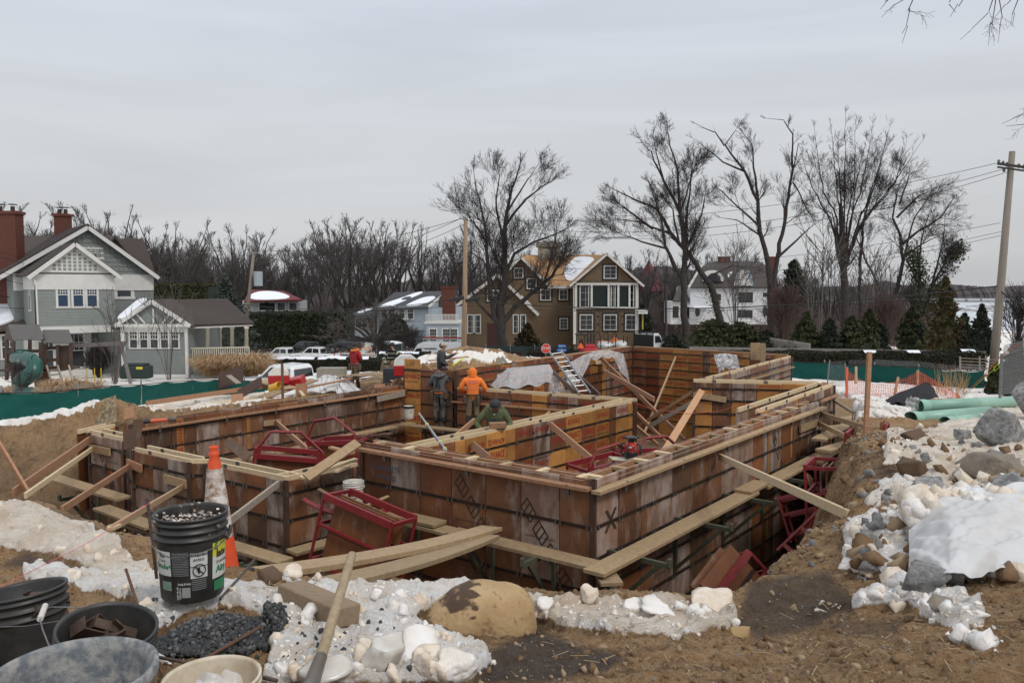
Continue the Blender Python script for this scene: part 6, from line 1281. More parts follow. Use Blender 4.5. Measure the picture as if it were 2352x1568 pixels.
mb=MB();mb.prism([A+UPV*zb-n_*.02,A+d_*L+UPV*zb-n_*.02,A+d_*L+UPV*zev-n_*.02,A+d_*xr_+UPV*zrg-n_*.02,A+UPV*zev-n_*.02],-n_*9);mb.build('house_core',SAGE,t)
mb=MB();mb.beam(A+UPV*(zev-.5)+n_*.05,A+d_*L+UPV*(zev-.5)+n_*.05,.08,1.05);mb.build('frieze_board',WTRIM,t)
ap=A+d_*xr_+UPV*zrg;e1=A+d_*(L+.25)+UPV*zev;e0=A-d_*1.0+UPV*(zev-.2)
roofplane(t,[e1+n_*.5,e1-n_*9,ap-n_*9+UPV*.15,ap+n_*.5+UPV*.15],.14,SHNG);roofplane(t,[e0-n_*9,e0+n_*.5,ap+n_*.5+UPV*.15,ap-n_*9+UPV*.15],.14,SHNG,courses=26)
roofplane(t,[Q(328,548,62),Q(358,634,60),Q(290,634,60),Q(236,548,62)],.14,SHNG)
mb=MB();mb.beam(e1+n_*.5-UPV*.22,ap+n_*.5-UPV*.10,.06,.24);mb.beam(e0+n_*.5-UPV*.22,ap+n_*.5-UPV*.10,.06,.24);mb.build('rake_board',WTRIM,t)
mb=MB();an_=math.atan2(d_.y,d_.x)
for k,z in enumerate(np.arange(zev+.35,zrg-.4,.3)):
    x0,x1=tri(z);x=x0+(.15 if k % 2 else 0)+.25
    while x<x1-.3:mb.box(A+d_*x+UPV*z+n_*.045,(.24,.02,.2),rotm(rz=an_));x+=.3
o=mb.build('scalloped_shingles',SAGE,t);o['kind']='stuff'
window(t,A,d_,n_,ps(A,d_,n_,284),pl(A,n_,284,680).z,.82,1.05,tw=.22);window(t,A,d_,n_,ps(A,d_,n_,215),pl(A,n_,215,590).z,.95,.5,tw=.16)
A2,B2_=plane_pts(78,262,46,48.7);A2,d2,n2,L2=frame3(A2,B2_);ze2=pl(A2,n2,170,630).z;zr2=pl(A2,n2,172,564).z;zf2=pl(A2,n2,170,748).z
mb=MB();clap(mb,A2,d2,n2,L2,zf2,ze2-.9,.16);mb.build('bay_wall',SAGE,t)
mb=MB();mb.prism([A2+UPV*zf2-n2*.02,A2+d2*L2+UPV*zf2-n2*.02,A2+d2*L2+UPV*ze2-n2*.02,A2+d2*L2/2+UPV*zr2-n2*.02,A2+UPV*ze2-n2*.02],-n2*4.2);mb.build('bay_core',SAGE,t)
mb=MB();mb.beam(A2-d2*.03+UPV*(ze2-.45)+n2*.03,A2+d2*(L2+.03)+UPV*(ze2-.45)+n2*.03,.08,.9);mb.build('frieze_board',WTRIM,t);mb=MB();mb.beam(A2+UPV*(zf2-.22)+n2*.06,A2+d2*L2+UPV*(zf2-.22)+n2*.06,.16,.42);mb.build('white_band',WTRIM,t);mb=MB();mb.beam(A2-d2*.04+UPV*(ze2-.45),A2-d2*.04-n2*3.4+UPV*(ze2-.45),.08,.9);mb.build('side_band',WTRIM,t)
mb=MB();mb.prism([A2+UPV*(ze2+.1)+n2*.10,A2+d2*L2+UPV*(ze2+.1)+n2*.10,A2+d2*L2/2+UPV*(zr2-.05)+n2*.10],-n2*.1);mb.build('gable_panel',WTRIM,t)
mb=MB();an_=math.atan2(d2.y,d2.x)
for r_ in range(7):
    z=ze2+.3+r_*.21;hw=(1-(z-ze2)/(zr2-ze2))*L2/2-.4;k=int(hw/.27)
    for i in range(-k,k+1):mb.box(A2+d2*(L2/2+i*.27)+UPV*z+n2*.125,(.15,.02,.12),rotm(rz=an_))
o=mb.build('gable_checkers',SAGE,t);o['kind']='stuff'
a0,a1,ar=A2-d2*.35+UPV*(ze2-.05),A2+d2*(L2+.35)+UPV*(ze2-.05),A2+d2*L2/2+UPV*(zr2+.18)
roofplane(t,[a0-n2*4.4,a0+n2*.45,ar+n2*.45,ar-n2*4.4],.12,SHNG,courses=16);roofplane(t,[a1+n2*.45,a1-n2*4.4,ar-n2*4.4,ar+n2*.45],.12,SHNG)
mb=MB();mb.beam(a0+n2*.45-UPV*.2,ar+n2*.45-UPV*.12,.06,.22);mb.beam(a1+n2*.45-UPV*.2,ar+n2*.45-UPV*.12,.06,.22);mb.build('rake_board',WTRIM,t)
for xw in (143,178,210):window(t,A2,d2,n2,ps(A2,d2,n2,xw),pl(A2,n2,xw,703).z,.50,1.35,tw=.12,glass=GLASSB,grid=(4,4))
wl_=A2-d2*.0-n2*1.6;window(t,A2-n2*3.4,n2,-d2,1.9,pl(A2,n2,60,712).z,.4,1.7,tw=.12,grid=(2,4))
A3,B3=plane_pts(60,205,46.9,49);A3,d3,n3,L3=frame3(A3,B3);mb=MB();mb.prism([A3+UPV*zb,A3+d3*L3+UPV*zb,A3+d3*L3+UPV*zf2,A3+UPV*zf2],-n3*3);clap(mb,A3,d3,n3,L3,zb,zf2-.4,.4);mb.build('ground_floor_wall',WTRIM,t)
for xw,w_ in ((170,.75),(102,.6)):window(t,A3,d3,n3,ps(A3,d3,n3,xw),pl(A3,n3,xw,842).z,w_,2.0,tw=.12)
window(t,A,d_,n_,ps(A,d_,n_,218),pl(A,n_,218,757).z,1.0,.32,tw=.12,style=None)
chimney(t,Vector((Q(20,600,51.6).x,51.6,0)),1.6,.9,zb,Q(20,492,51.6).z,0)
chimney(t,Vector((Q(145,520,57).x,57,0)),.85,.8,2,Q(145,497,57).z,0,name='rear_chimney')
A4,B4=plane_pts(-200,80,52.5,52.5);A4,d4,n4,L4=frame3(A4,B4);mb=MB();clap(mb,A4,d4,n4,L4,zb,Q(0,632,52.5).z,.17);mb.build('left_wall',SAGE,t)
gable_roof(t,A4,d4,n4,L4+2.5,10,Q(0,634,52.5).z,Q(0,540,57).z,SHNG,snow_front=[[(.83,.10),(.93,.12),(.99,.35),(.93,.40),(.90,.32),(.84,.36)]])
window(t,A4,d4,n4,(Q(59,700,52.5)-Q(-200,700,52.5)).x,Q(59,712,52.5).z,.42,1.7,tw=.13,grid=(2,4))
pa=Q(-160,790,47.5);pb=Q(62,790,47.5);pc_=Q(28,690,51);pd=Q(-160,690,51);roofplane(t,[Q(-160,782,47),Q(78,745,48.5),Q(50,690,52),Q(-160,690,52)],.15,SHNG,snow=[[(.0,.04),(.6,.04),(.93,.30),(.86,.75),(.75,.95),(0,.97)]])
A5,B5=plane_pts(-200,70,48.5,48.5);A5,d5,n5,L5=frame3(A5,B5);mb=MB();clap(mb,A5,d5,n5,L5,zb-.5,Q(0,775,48.5).z,.17);mb.build('left_porch_wall',SAGE,t)
window(t,A5,d5,n5,(Q(12,800,48.5)-Q(-200,800,48.5)).x,Q(10,822,48.5).z,.7,1.35,tw=.12)
mb=MB();mb.tube([Q(76,640,46.2),Q(80,655,46.0),Q(84,772,46)],.05,6);mb.build('downpipe',mat('copper_pipe',(.05,.035,.03)),t)
mb=MB();mb.tube([Q(79,640,45.9),Q(83,655,45.7),Q(88,762,45.7)],.05,6);mb.build('snowy_downpipe',WTRIM,t)
# --- sun room with porch to the right, seen nearer
t=thing('porch_wing','low sage wing with half-timbered gable, sunroom windows and open porch','house wing',Q(400,880,46))
zb2=Q(350,868,46).z;A6,B6=plane_pts(279,425,46,46);A6,d6,n6,L6=frame3(A6,B6);ze6=Q(350,748,46).z;zr6=Q(352,692,46).z
mb=MB();clap(mb,A6,d6,n6,L6,zb2,ze6-.35,.15);mb.build('sunroom_wall',SAGE,t);mb=MB();mb.prism([A6+UPV*zb2-n6*.02,A6+d6*L6+UPV*zb2-n6*.02,A6+d6*L6+UPV*ze6-n6*.02,A6+UPV*ze6-n6*.02],-n6*5);mb.build('sunroom_core',SAGE,t)
mb=MB();mb.beam(A6-d6*.1+UPV*(ze6-.2)+n6*.05,A6+d6*(L6+.1)+UPV*(ze6-.2)+n6*.05,.12,.32);mb.beam(A6+UPV*(zb2+.1)+n6*.06,A6+d6*L6+UPV*(zb2+.1)+n6*.06,.14,.24);mb.box(A6+UPV*((zb2+ze6)/2)+n6*.03,(.22,.12,ze6-zb2));mb.box(A6+d6*L6+UPV*((zb2+ze6)/2)+n6*.03,(.16,.12,ze6-zb2));mb.build('white_trim',WTRIM,t)
mb=MB();mb.box(A6+d6*L6/2+UPV*(zb2-.45)-n6*.1,(L6,.2,.9));mb.build('stone_footing',mat('footing',(.25,.21,.15),(.17,.15,.11),bump=.3),t)
for i in range(5):window(t,A6,d6,n6,(Q(303+23.7*i,780,46)-Q(279,780,46)).x,Q(303,798,46).z,.40,.98,tw=.08,grid=(3,2))
g0,g1,gr=A6-d6*.35+UPV*(ze6-.02)+n6*.3,A6+d6*(L6+.35)+UPV*(ze6-.02)+n6*.3,A6+d6*L6/2+UPV*(zr6)+n6*.3
mb=MB();mb.prism([g0-n6*.25,g1-n6*.25,gr-n6*.25],-n6*.1);mb.build('gable_panel',SAGE,t)
for k in (-3,-2,-1,0,1,2,3):
    x0=L6/2+k*.48;mb=MB();f=1-abs(k)/4.6;q=A6+d6*(x0+(.0 if k==0 else 0));ln=(zr6-ze6)*f*.75;sgn=0 if k==0 else (1 if k<0 else -1)
    mb.beam(q+UPV*(ze6+.12)+n6*.12,q+d6*(-sgn*ln*.7)+UPV*(ze6+.1+ln*.85)+n6*.12,.03,.10,up=d6);mb.build('timber_stick',WTRIM,t)
mb=MB();mb.beam(g0-UPV*.0,gr,.05,.22);mb.beam(g1,gr,.05,.22);mb.beam(g0+UPV*.05,g1+UPV*.05,.06,.16);mb.build('rake_board',WTRIM,t)
roofplane(t,[g0-n6*3,g0,gr+UPV*.12,gr-n6*3.+UPV*.12],.1,SHNG);roofplane(t,[g1,g1-n6*3,gr-n6*3+UPV*.12,gr+UPV*.12],.1,SHNG)
roofplane(t,[Q(255,752,46.5),Q(583,741,46.5),Q(522,686,51),Q(316,690,51)],.14,SHNG,courses=14,snow=[[(-.02,.25),(.05,.2),(.09,.75),(.13,1.0),(.02,1.02),(.0,.7)]]);roofplane(t,[Q(255,752,55.5),Q(583,741,55.5),Q(522,686,51),Q(316,690,51)],.14,SHNG)
mb=MB();mb.beam(Q(425,752,46.6),Q(580,745,46.6),.1,.16);mb.build('porch_beam',WTRIM,t)
for i,(x,dd) in enumerate(((477,46.8),(533,46.9),(566,46.7),(478-24,52),(505,52))):
    p0,p1=Q(x,750,dd),Q(x,806 if i<3 else 800,dd);mb=MB();mb.tube([p0,p0-UPV*.12,p0-UPV*.13,p1],[.15,.15,.10,.12],12);mb.build('porch_column',mat('cream_paint',(.66,.62,.50),(.58,.54,.44)),t,smooth=True)
a,b=Q(427,800,46.6),Q(572,797,46.6);ah=Q(427,833,46.6).z
mb=MB();mb.beam(a,b,.08,.07);mb.beam(Vector((a.x,a.y,ah+.1)),Vector((b.x,b.y,ah+.1)),.08,.07);mb.build('rail',MATS['cream_paint'],t)
for i in range(30):p=a.lerp(b,i/29);mb=MB();mb.box((p.x,p.y,(p.z+ah)/2),(.045,.045,p.z-ah));mb.build('baluster',MATS['cream_paint'],t)
mb=MB();mb.box(((a.x+b.x)/2-.4,48.3,ah),(b.x-a.x-.8,3,.12));mb.build('porch_floor',OLDW,t);mb=MB();mb.box(((a.x+b.x)/2-.4,48.3,ah-1.3),(b.x-a.x-.9,2.8,2.4));mb.build('porch_footing',MATS['footing'],t)
la,lb_=Q(427,842,46.7),Q(520,862,46.7);mb=MB();mb.box(((la.x+lb_.x)/2,46.8,(la.z+lb_.z)/2),(lb_.x-la.x,.04,la.z-lb_.z+.35));mb.build('skirt_board',WTRIM,t)
mb=MB()
for i in range(22):
    x0=la.x+.15+i*.11
    for s in (-1,1):mb.beam((x0,46.7,lb_.z),(x0+s*.35,46.7,la.z-.05),.012,.02,up=(1,0,0))
o=mb.build('lattice',mat('lattice_grey',(.3,.32,.30)),t);o['kind']='stuff'
# --- small white house with snowy red roof
t=thing('house','small white house with a snow-covered dark red roof beyond the tall hedge','house',Q(620,705,110));RRF=mat('red_roof',(.16,.025,.028),(.12,.02,.022),scale=3)
A7,B7=plane_pts(556,692,110,110);A7,d7,n7,L7=frame3(A7,B7);mb=MB();mb.box(A7+d7*L7/2-n7*1.5+UPV*(Q(0,711,110).z),(L7,3,(Q(0,690,110).z-Q(0,732,110).z)),None);mb.build('wall',mat('pale_grey_siding',(.42,.43,.42),(.36,.37,.36)),t)
roofplane(t,[Q(560,692,109),Q(695,688,109),Q(652,668,113),Q(574,665,113)],.2,RRF,snow=[[(.02,.02),(.9,.03),(.78,.88),(.15,.8)]]);roofplane(t,[Q(560,692,118),Q(695,688,118),Q(652,668,113),Q(574,665,113)],.2,RRF)
for xw in (603,622,645,672):window(t,A7,d7,n7,(Q(xw,700,110)-Q(556,700,110)).x,Q(xw,712,110).z,1.0,1.0,tw=.14,style=None)
# --- light blue house
t=thing('house','light blue clapboard house with snow patches on its dark roof and a white balcony','house',Q(930,790,105));LB=siding('light_blue_siding',(.33,.375,.415),(.29,.335,.375));DRF=mat('dark_grey_shingles',(.06,.062,.068),(.04,.042,.046),scale=5)
dB=105;A8,B8=plane_pts(862,990,dB+4,dB);A8,d8,n8,L8=frame3(A8,B8);zb8=Q(900,800,dB).z;ze8=Q(900,706,dB).z
mb=MB();clap(mb,A8,d8,n8,L8,zb8,ze8,.3);mb.build('front_wall',LB,t);mb=MB();mb.prism([A8+UPV*zb8,A8+d8*L8+UPV*zb8,A8+d8*L8+UPV*ze8,A8+UPV*ze8],-n8*9);mb.build('house_core',LB,t)
roofplane(t,[Q(852,712,dB+3.6),Q(985,705,dB-.5),Q(1028,668,dB+6),Q(906,671,dB+9)],.2,DRF,snow=[[(.12,.05),(.35,.15),(.62,.92),(.48,.95),(.28,.55),(.1,.28)],[(.55,.05),(.88,.1),(.97,.62),(.72,.62),(.6,.3)]])
rp=[Q(985,705,dB-.5),Q(1052,704,dB+9),Q(1028,668,dB+6)];mb=MB();mb.prism([Vector((rp[0].x,rp[0].y,zb8)),Vector((rp[1].x,rp[1].y,zb8)),rp[1],rp[2]-UPV*.2,rp[0]],Vector((-.1,.15,0)));mb.build('gable_wall',LB,t)
mb=MB();mb.beam(rp[0],rp[2],.2,.3);mb.build('rake_board',WTRIM,t)
for xw,yw in ((882,693),(905,692),(956,700),(932,693)):window(t,A8,d8,n8,(Q(xw,700,dB+1.5)-Q(862,700,dB+3)).x,Q(xw,732,dB).z,.85,1.5,tw=.18)
A9,B9=plane_pts(978,1052,dB-3,dB-3);A9,d9,n9,L9=frame3(A9,B9);mb=MB();clap(mb,A9,d9,n9,L9,zb8,Q(0,743,dB-3).z,.3);mb.build('bay_wall',LB,t);mb=MB();mb.box(A9+d9*L9/2-n9*3+UPV*((zb8+Q(0,743,dB-3).z)/2),(L9-.1,5.8,Q(0,743,dB-3).z-zb8));mb.build('bay_core',LB,t)
for xw in (994,1024,1042):window(t,A9,d9,n9,(Q(xw,700,dB-3)-Q(978,700,dB-3)).x,Q(xw,786,dB-3).z,.8,1.7,tw=.16)
z0=Q(0,743,dB-3).z;mb=MB();mb.box(A9+d9*L9/2-n9*2.8+UPV*(z0+.1),(L9+.4,6,.25));mb.beam(A9+UPV*(z0+1.15)+n9*.1,A9+d9*L9+UPV*(z0+1.15)+n9*.1,.1,.1);mb.build('balcony_deck',WTRIM,t)
for i in range(24):mb=MB();mb.box(A9+d9*(L9*i/23)+UPV*(z0+.65)+n9*.1,(.08,.06,1.0));mb.build('baluster',WTRIM,t)
chimney(t,Vector((Q(1030,700,dB+3).x,dB+3,0)),1.9,1.0,zb8,Q(0,661,dB+3).z,name='chimney')
A10,B10=plane_pts(806,862,dB+4,dB+5);A10,d10,n10,L10=frame3(A10,B10);mb=MB();clap(mb,A10,d10,n10,L10,zb8,Q(0,722,dB+4).z,.3);mb.build('wing_wall',LB,t);roofplane(t,[Q(800,725,dB+3),Q(866,722,dB+3),Q(872,704,dB+8),Q(838,706,dB+8)],.2,DRF,snow=[[(.1,.2),(.5,.3),(.7,.8),(.5,.75)]])
for xw in (822,836,850):window(t,A10,d10,n10,(Q(xw,700,dB+4)-Q(806,700,dB+4)).x,Q(xw,752,dB+4).z,.7,1.3,tw=.14)
mb=MB();sp0,sp1=Q(830,808,dB-4),Q(872,768,dB-1)
for i in range(8):p=sp0.lerp(sp1,i/7);mb.box(p,(1.2,1.6,.35))
mb.build('entry_steps',WTRIM,t)
for i in range(12):p=sp0.lerp(sp1,i/11)+Vector((.9,-.8,.5));mb=MB();mb.box(p,(.07,.07,1.1));mb.build('stair_baluster',WTRIM,t)
# --- brown sheathed house under construction
t=thing('house_under_construction','big unfinished house wrapped in brown sheathing with a new cedar shingle roof','house',Q(1300,800,82));BRW=mat('brown_sheathing',(.145,.098,.055),(.115,.078,.045),rough=.8,scale=2,bump=.1,rand=.03);CED=mat('cedar_shingles',(.50,.30,.145),(.34,.19,.09),rough=.85,scale=10,contrast=.16,bump=.3)
BSH=mat('black_tape',(.012,.012,.012));SHM=mat('sheathing_print',(.055,.045,.045),(.06,.05,.045))
dH=82;A11,B11=plane_pts(1320,1465,dH-2,dH-2);A11,d11,n11,L11=frame3(A11,B11);zbH=Q(1400,815,dH).z;zeH=Q(1400,655,dH-2).z;zrH=Q(1392,587,dH-2).z
X=lambda px,dd,px0:(Q(px,700,dd)-Q(px0,700,dd)).x
mb=MB();mb.prism([A11+UPV*zbH,A11+d11*L11+UPV*zbH,A11+d11*L11+UPV*zeH,A11+d11*L11/2+UPV*zrH,A11+UPV*zeH],-n11*11);mb.build('gable_block',BRW,t)
for (x0,x1,y0,y1) in ((1320,1322,655,790),(1462,1466,655,790)):
    p,q=Q(x0,y0,dH-2.05),Q(x0,y1,dH-2.05);mb=MB();mb.beam(p,q,.3,.1,up=(0,1,0));mb.build('corner_board',WTRIM,t)
gable_roof(t,A11,d11,n11,L11,11,zeH,zrH+.25,CED,over=.55,th=.2,ridge_along_d=False,courses=16)
def win2(x,y0,y1,w,grid=(2,3),dd=dH-2,A_=A11,px0=1320,n=1,tape=True,glass=GLASS):
    o=window(t,A_,d11,n11,X(x,dd,px0),Q(x,y1,dd).z,w,(y1-y0)/FPX*dd,'thin',tw=.1,grid=grid,glass=glass)
    if tape:
        c=A_+d11*X(x,dd,px0)+UPV*((Q(x,y1,dd).z+Q(x,y0,dd).z)/2)+n11*.012;h=(y1-y0)/FPX*dd;mb=MB();mb.box(c,(w+.55,.02,h+.55));mb.build('flashing_tape',BSH,o)
win2(1401,612,638,1.1)
for x,w in ((1346,.95),(1372,1.0),(1413,.95),(1448,1.0),(1330,.6)):pass
for x,w,g_ in ((1345,1.0,(2,3)),(1378,2.15,(1,1)),(1409,1.0,(2,3)),(1434,1.75,(1,1)),(1455,.8,(2,3))):win2(x,656,704,w,g_,glass=mat('teal_glass',(.014,.018,.02),(.035,.045,.045),rough=.2,spec=.1) if g_==(1,1) else GLASS)
mb=MB()
for x in (1323,1359,1398,1420,1446,1463):p,q=Q(x,654,dH-2.2),Q(x,706,dH-2.2);mb.beam(p,q,.2,.08,up=(0,1,0))
mb.beam(Q(1322,652,dH-2.2),Q(1465,652,dH-2.2),.08,.2);mb.beam(Q(1322,707,dH-2.2),Q(1465,707,dH-2.2),.08,.15);mb.build('window_band_trim',WTRIM,t)
for x in (1347,1402,1452):win2(x,724,756,1.15)
A12,B12=plane_pts(1150,1320,dH+1,dH+1);A12,d12,n12,L12=frame3(A12,B12);zr12=Q(1200,592,dH+1).z;ze12=Q(0,656,dH+1).z
xg=X(1196,dH+1,1150);mb=MB();mb.prism([A12+UPV*zbH,A12+d12*L12+UPV*zbH,A12+d12*L12+UPV*ze12,A12+d12*X(1262,dH+1,1150)+UPV*ze12,A12+d12*xg+UPV*zr12,A12-d12*.8+UPV*ze12],-n12*8);mb.build('long_block',BRW,t)
e1_,r_=A12+d12*X(1265,dH+1,1150)+UPV*ze12,A12+d12*xg+UPV*(zr12+.2);e0_=A12-d12*1.5+UPV*(ze12-.6)
roofplane(t,[e1_+n12*.5,e1_-n12*8,r_-n12*8,r_+n12*.5],.2,CED,courses=14);roofplane(t,[e0_-n12*8,e0_+n12*.5,r_+n12*.5,r_-n12*8],.2,CED)
mb=MB();mb.beam(e1_+n12*.5-UPV*.2,r_+n12*.5-UPV*.1,.08,.27);mb.beam(e0_+n12*.5-UPV*.2,r_+n12*.5-UPV*.1,.08,.27);mb.build('rake_board',WTRIM,t)
roofplane(t,[Q(1262,656,dH+.5),Q(1338,656,dH+.5),Q(1392,585,dH+6),Q(1196,586,dH+6)],.2,CED,courses=22,snow=[[(.50,.12),(.78,.10),(.86,.45),(.93,.88),(.64,.93),(.56,.62),(.48,.55)]])
mb=MB();mb.beam(Q(1258,659,dH+.4),Q(1340,659,dH+.4),.15,.3);mb.build('fascia',WTRIM,t)
for x,y0,y1,w in ((1191,617,637,.8),(1221,641,662,.85),(1253,666,688,.9),(1294,666,687,.75)):win2(x,y0,y1,w,(2,2),dH+1,A12,1150)
win2(1295,732,754,.7,(2,3),dH+1,A12,1150)
A13,B13=plane_pts(1068,1225,dH-3,dH-3);A13,d13,n13,L13=frame3(A13,B13);ze13=Q(0,716,dH-3).z;zr13=Q(0,634,dH-3).z
xr13=X(1143,dH-3,1068);mb=MB();mb.prism([A13+UPV*zbH,A13+d13*L13+UPV*zbH,A13+d13*L13+UPV*(ze13),A13+d13*xr13+UPV*zr13,A13-d13*0+UPV*(Q(0,690,dH-3).z)],-n13*5);mb.build('left_wing',BRW,t)
r3,a3,b3=A13+d13*xr13+UPV*(zr13+.2),A13+d13*(L13+.5)+UPV*(ze13-.1),A13-d13*.8+UPV*(Q(0,697,dH-3).z)
roofplane(t,[a3+n13*.5,a3-n13*5,r3-n13*5,r3+n13*.5],.2,CED,courses=12,snow=[[(.3,.15),(.5,.2),(.7,.3),(.6,.45),(.2,.35)]]);roofplane(t,[b3-n13*5,b3+n13*.5,r3+n13*.5,r3-n13*5],.2,CED)
mb=MB();mb.beam(a3+n13*.5-UPV*.2,r3+n13*.5-UPV*.1,.08,.28);mb.beam(b3+n13*.5-UPV*.2,r3+n13*.5-UPV*.1,.08,.28);mb.build('rake_board',WTRIM,t)
for x in (1082,1095,1187,1199):win2(x,724,764,.62,(2,3),dH-3,A13,1068,tape=False)
for x in (1139,):win2(x,668,690,1.6,(3,2),dH-3,A13,1068)
mb=MB();c=Q(1139,760,dH-3.02);mb.box((c.x,c.y,(c.z+zbH)/2+.5),(1.7,.06,3.2));mb.build('doorway',mat('dark_red_door',(.07,.02,.02)),t)
mb=MB();mb.box(A13+d13*L13/2+UPV*(zbH+.35)+n13*.06,(L13,.15,1.0));mb.build('concrete_base',mat('concrete',(.26,.26,.25),(.2,.2,.19)),t)
for k in range(26):
    rs=np.random.RandomState(k);px=1335+(k % 7)*19;py=715+(k//7)*18;me=text_mesh('\u2302',.5,SHM,0);text_on('ProtecTor'[:9] if 0 else 'ZipStar',.33,SHM,Q(px,py,dH-2.04),(1,0,0),(0,0,1),t,name='sheathing_print') if 0 else None
    mb=MB();c=Q(px,py,dH-2.03)
    for a,b in (((-.3,0),(0,.32)),((0,.32),(.3,0)),((-.22,0),(-.22,-.25)),((.22,0),(.22,-.25)),((-.3,-.42),(.3,-.42))):mb.beam(c+Vector((a[0],0,a[1])),c+Vector((b[0],0,b[1])),.02,.06,up=(0,1,0))
    mb.build('sheathing_print',SHM,t)
ck=Vector((Q(1261,600,dH+6).x,dH+6,0));STN=mat('field_stone',(.30,.28,.22),(.16,.15,.12),scale=3,bump=.5,contrast=.12);mb=MB();mb.box((ck.x,ck.y,Q(0,590,dH+6).z),(2.4,1.6,3.2));mb.box((ck.x,ck.y,Q(0,562,dH+6).z),(2.8,2.0,.5));o=mb.build('stone_chimney',STN,t)
for s in (-.5,.3):mb=MB();mb.tube([(ck.x+s,ck.y,Q(0,562,dH+6).z),(ck.x+s,ck.y,Q(0,553,dH+6).z)],.2,8);mb.build('flue',STEEL,o)
mb=MB();mb.beam(Q(1462,716,dH-2),Q(1484,716,dH-2),2,.35);mb.build('porch_roof',WTRIM,t);mb=MB();mb.beam(Q(1476,718,dH-2.5),Q(1476,756,dH-2.5),.15,.15,up=(0,1,0));mb.build('yellow_post',mat('yellow_lumber',(.45,.32,.06)),t)
# --- white house at the right
t=thing('house','white house with dark gambrel roof, arched dormer and brick chimneys behind the trees','house',Q(1690,730,115));WS=siding('white_siding',(.60,.60,.61),(.52,.53,.55));DR2=mat('dark_brown_roof',(.065,.05,.045),(.04,.033,.03),scale=4)
dW=115;A14,B14=plane_pts(1586,1772,dW,dW);A14,d14,n14,L14=frame3(A14,B14);zbW=Q(0,745,dW).z;zeW=Q(0,658,dW).z
mb=MB();clap(mb,A14,d14,n14,L14,zbW,zeW,.4);mb.build('wall',WS,t);mb=MB();mb.box(A14+d14*L14/2-n14*5+UPV*((zbW+zeW)/2),(L14-.05,9.9,zeW-zbW));mb.build('house_core',WS,t)
roofplane(t,[Q(1578,659,dW-.6),Q(1782,659,dW-.6),Q(1762,612,dW+3),Q(1610,612,dW+3)],.25,DR2,snow=[[(.42,.45),(.46,.45),(.5,.75),(.45,.7)]]);roofplane(t,[Q(1610,612,dW+3),Q(1762,612,dW+3),Q(1745,600,dW+6),Q(1640,600,dW+6)],.25,DR2);roofplane(t,[Q(1578,659,dW+11),Q(1782,659,dW+11),Q(1745,600,dW+6),Q(1640,600,dW+6)],.25,DR2)
for x0,x1,y0,y1 in ((1582,1612,660,609),):mb=MB();mb.beam(Q(x0,y0,dW-.7),Q(x1,y1,dW+2.4),.2,.3);mb.build('rake_board',WTRIM,t)
c=Q(1639,646,dW-.2);mb=MB();ptsA=[(math.cos(a)*1.5,0,math.sin(a)*1.6) for a in [math.pi*i/10 for i in range(11)]];mb.prism([c+Vector(p) for p in ptsA],Vector((0,2.5,0)));mb.build('arched_dormer',WTRIM,t);mb=MB();mb.prism([c+Vector((p[0]*.7,-.06,p[2]*.75)) for p in ptsA],Vector((0,.05,0)));mb.build('arched_window',GLASS,t)
c0_,c1_,c2_=Q(1686,656,dW-.8),Q(1728,656,dW-.8),Q(1708,620,dW-.8);mb=MB();mb.prism([c0_,c1_,c2_],Vector((0,4,0)));mb.build('gable_dormer',WTRIM,t);roofplane(t,[c1_,c1_+Vector((3.5,5,-.2)),c2_+Vector((2.8,5,0)),c2_],.15,mat('metal_roof',(.22,.28,.30)))
window(t,A14,d14,n14,X(1706,dW,1586),Q(0,652,dW).z+.2,.8,1.4,tw=.12)
for x,y0,y1,w in ((1713,671,695,2.1),(1713,712,730,2.1),(1650,675,690,.8),(1757,672,682,.6)):window(t,A14,d14,n14,X(x,dW,1586),Q(0,y1,dW).z,w,(y1-y0)/FPX*dW,tw=.12,style='thin',grid=(2,2),black=True)
for x,y in ((1602,716),(1757,715)):c=Q(x,y,dW-.03);mb=MB();mb.prism([c+Vector((math.cos(i*.5236)*.35,0,math.sin(i*.5236)*.7)) for i in range(12)],Vector((0,-.05,0)));mb.build('oval_window',GLASS,t)
chimney(t,Vector((Q(1663,600,dW+6).x,dW+6,0)),1.6,1.2,0,Q(0,592,dW+6).z,name='chimney',pots=False);chimney(t,Vector((Q(1772,600,dW+6).x,dW+6,0)),1.2,1.2,0,Q(0,592,dW+6).z,name='chimney',pots=False)
A15,B15=plane_pts(1540,1590,dW+1,dW+1);mb=MB();mb.box(((A15.x+B15.x)/2,dW+3,(zbW+Q(0,692,dW).z)/2),(B15.x-A15.x,5,Q(0,692,dW).z-zbW));mb.build('side_wing',WS,t);roofplane(t,[Q(1545,690,dW),Q(1600,690,dW),Q(1595,655,dW+5),Q(1560,655,dW+5)],.2,DR2)
for x in (1551,1575,1584):window(t,Vector((A15.x,dW+.5,0)),d14,n14,X(x,dW+.5,1540),Q(0,730,dW+.5).z,.9,1.7,tw=.1,style='thin',black=True)
mb=MB();mb.beam(Q(1586,703,dW-2),Q(1632,706,dW-2),4,.3);mb.build('porch_snow',SNOWR,t)
t=thing('house','distant house with a dark red turret roof between the trees','house',Q(1490,700,170));mb=MB();mb.lathe([(3.5,0),(3.2,1),(.1,6.5)],8,Q(1490,668,170));mb.build('turret_roof',RRF,t);mb=MB();mb.box(Q(1490,690,172),(14,7,7));mb.build('wall',mat('brown_far_wall',(.12,.09,.08)),t)
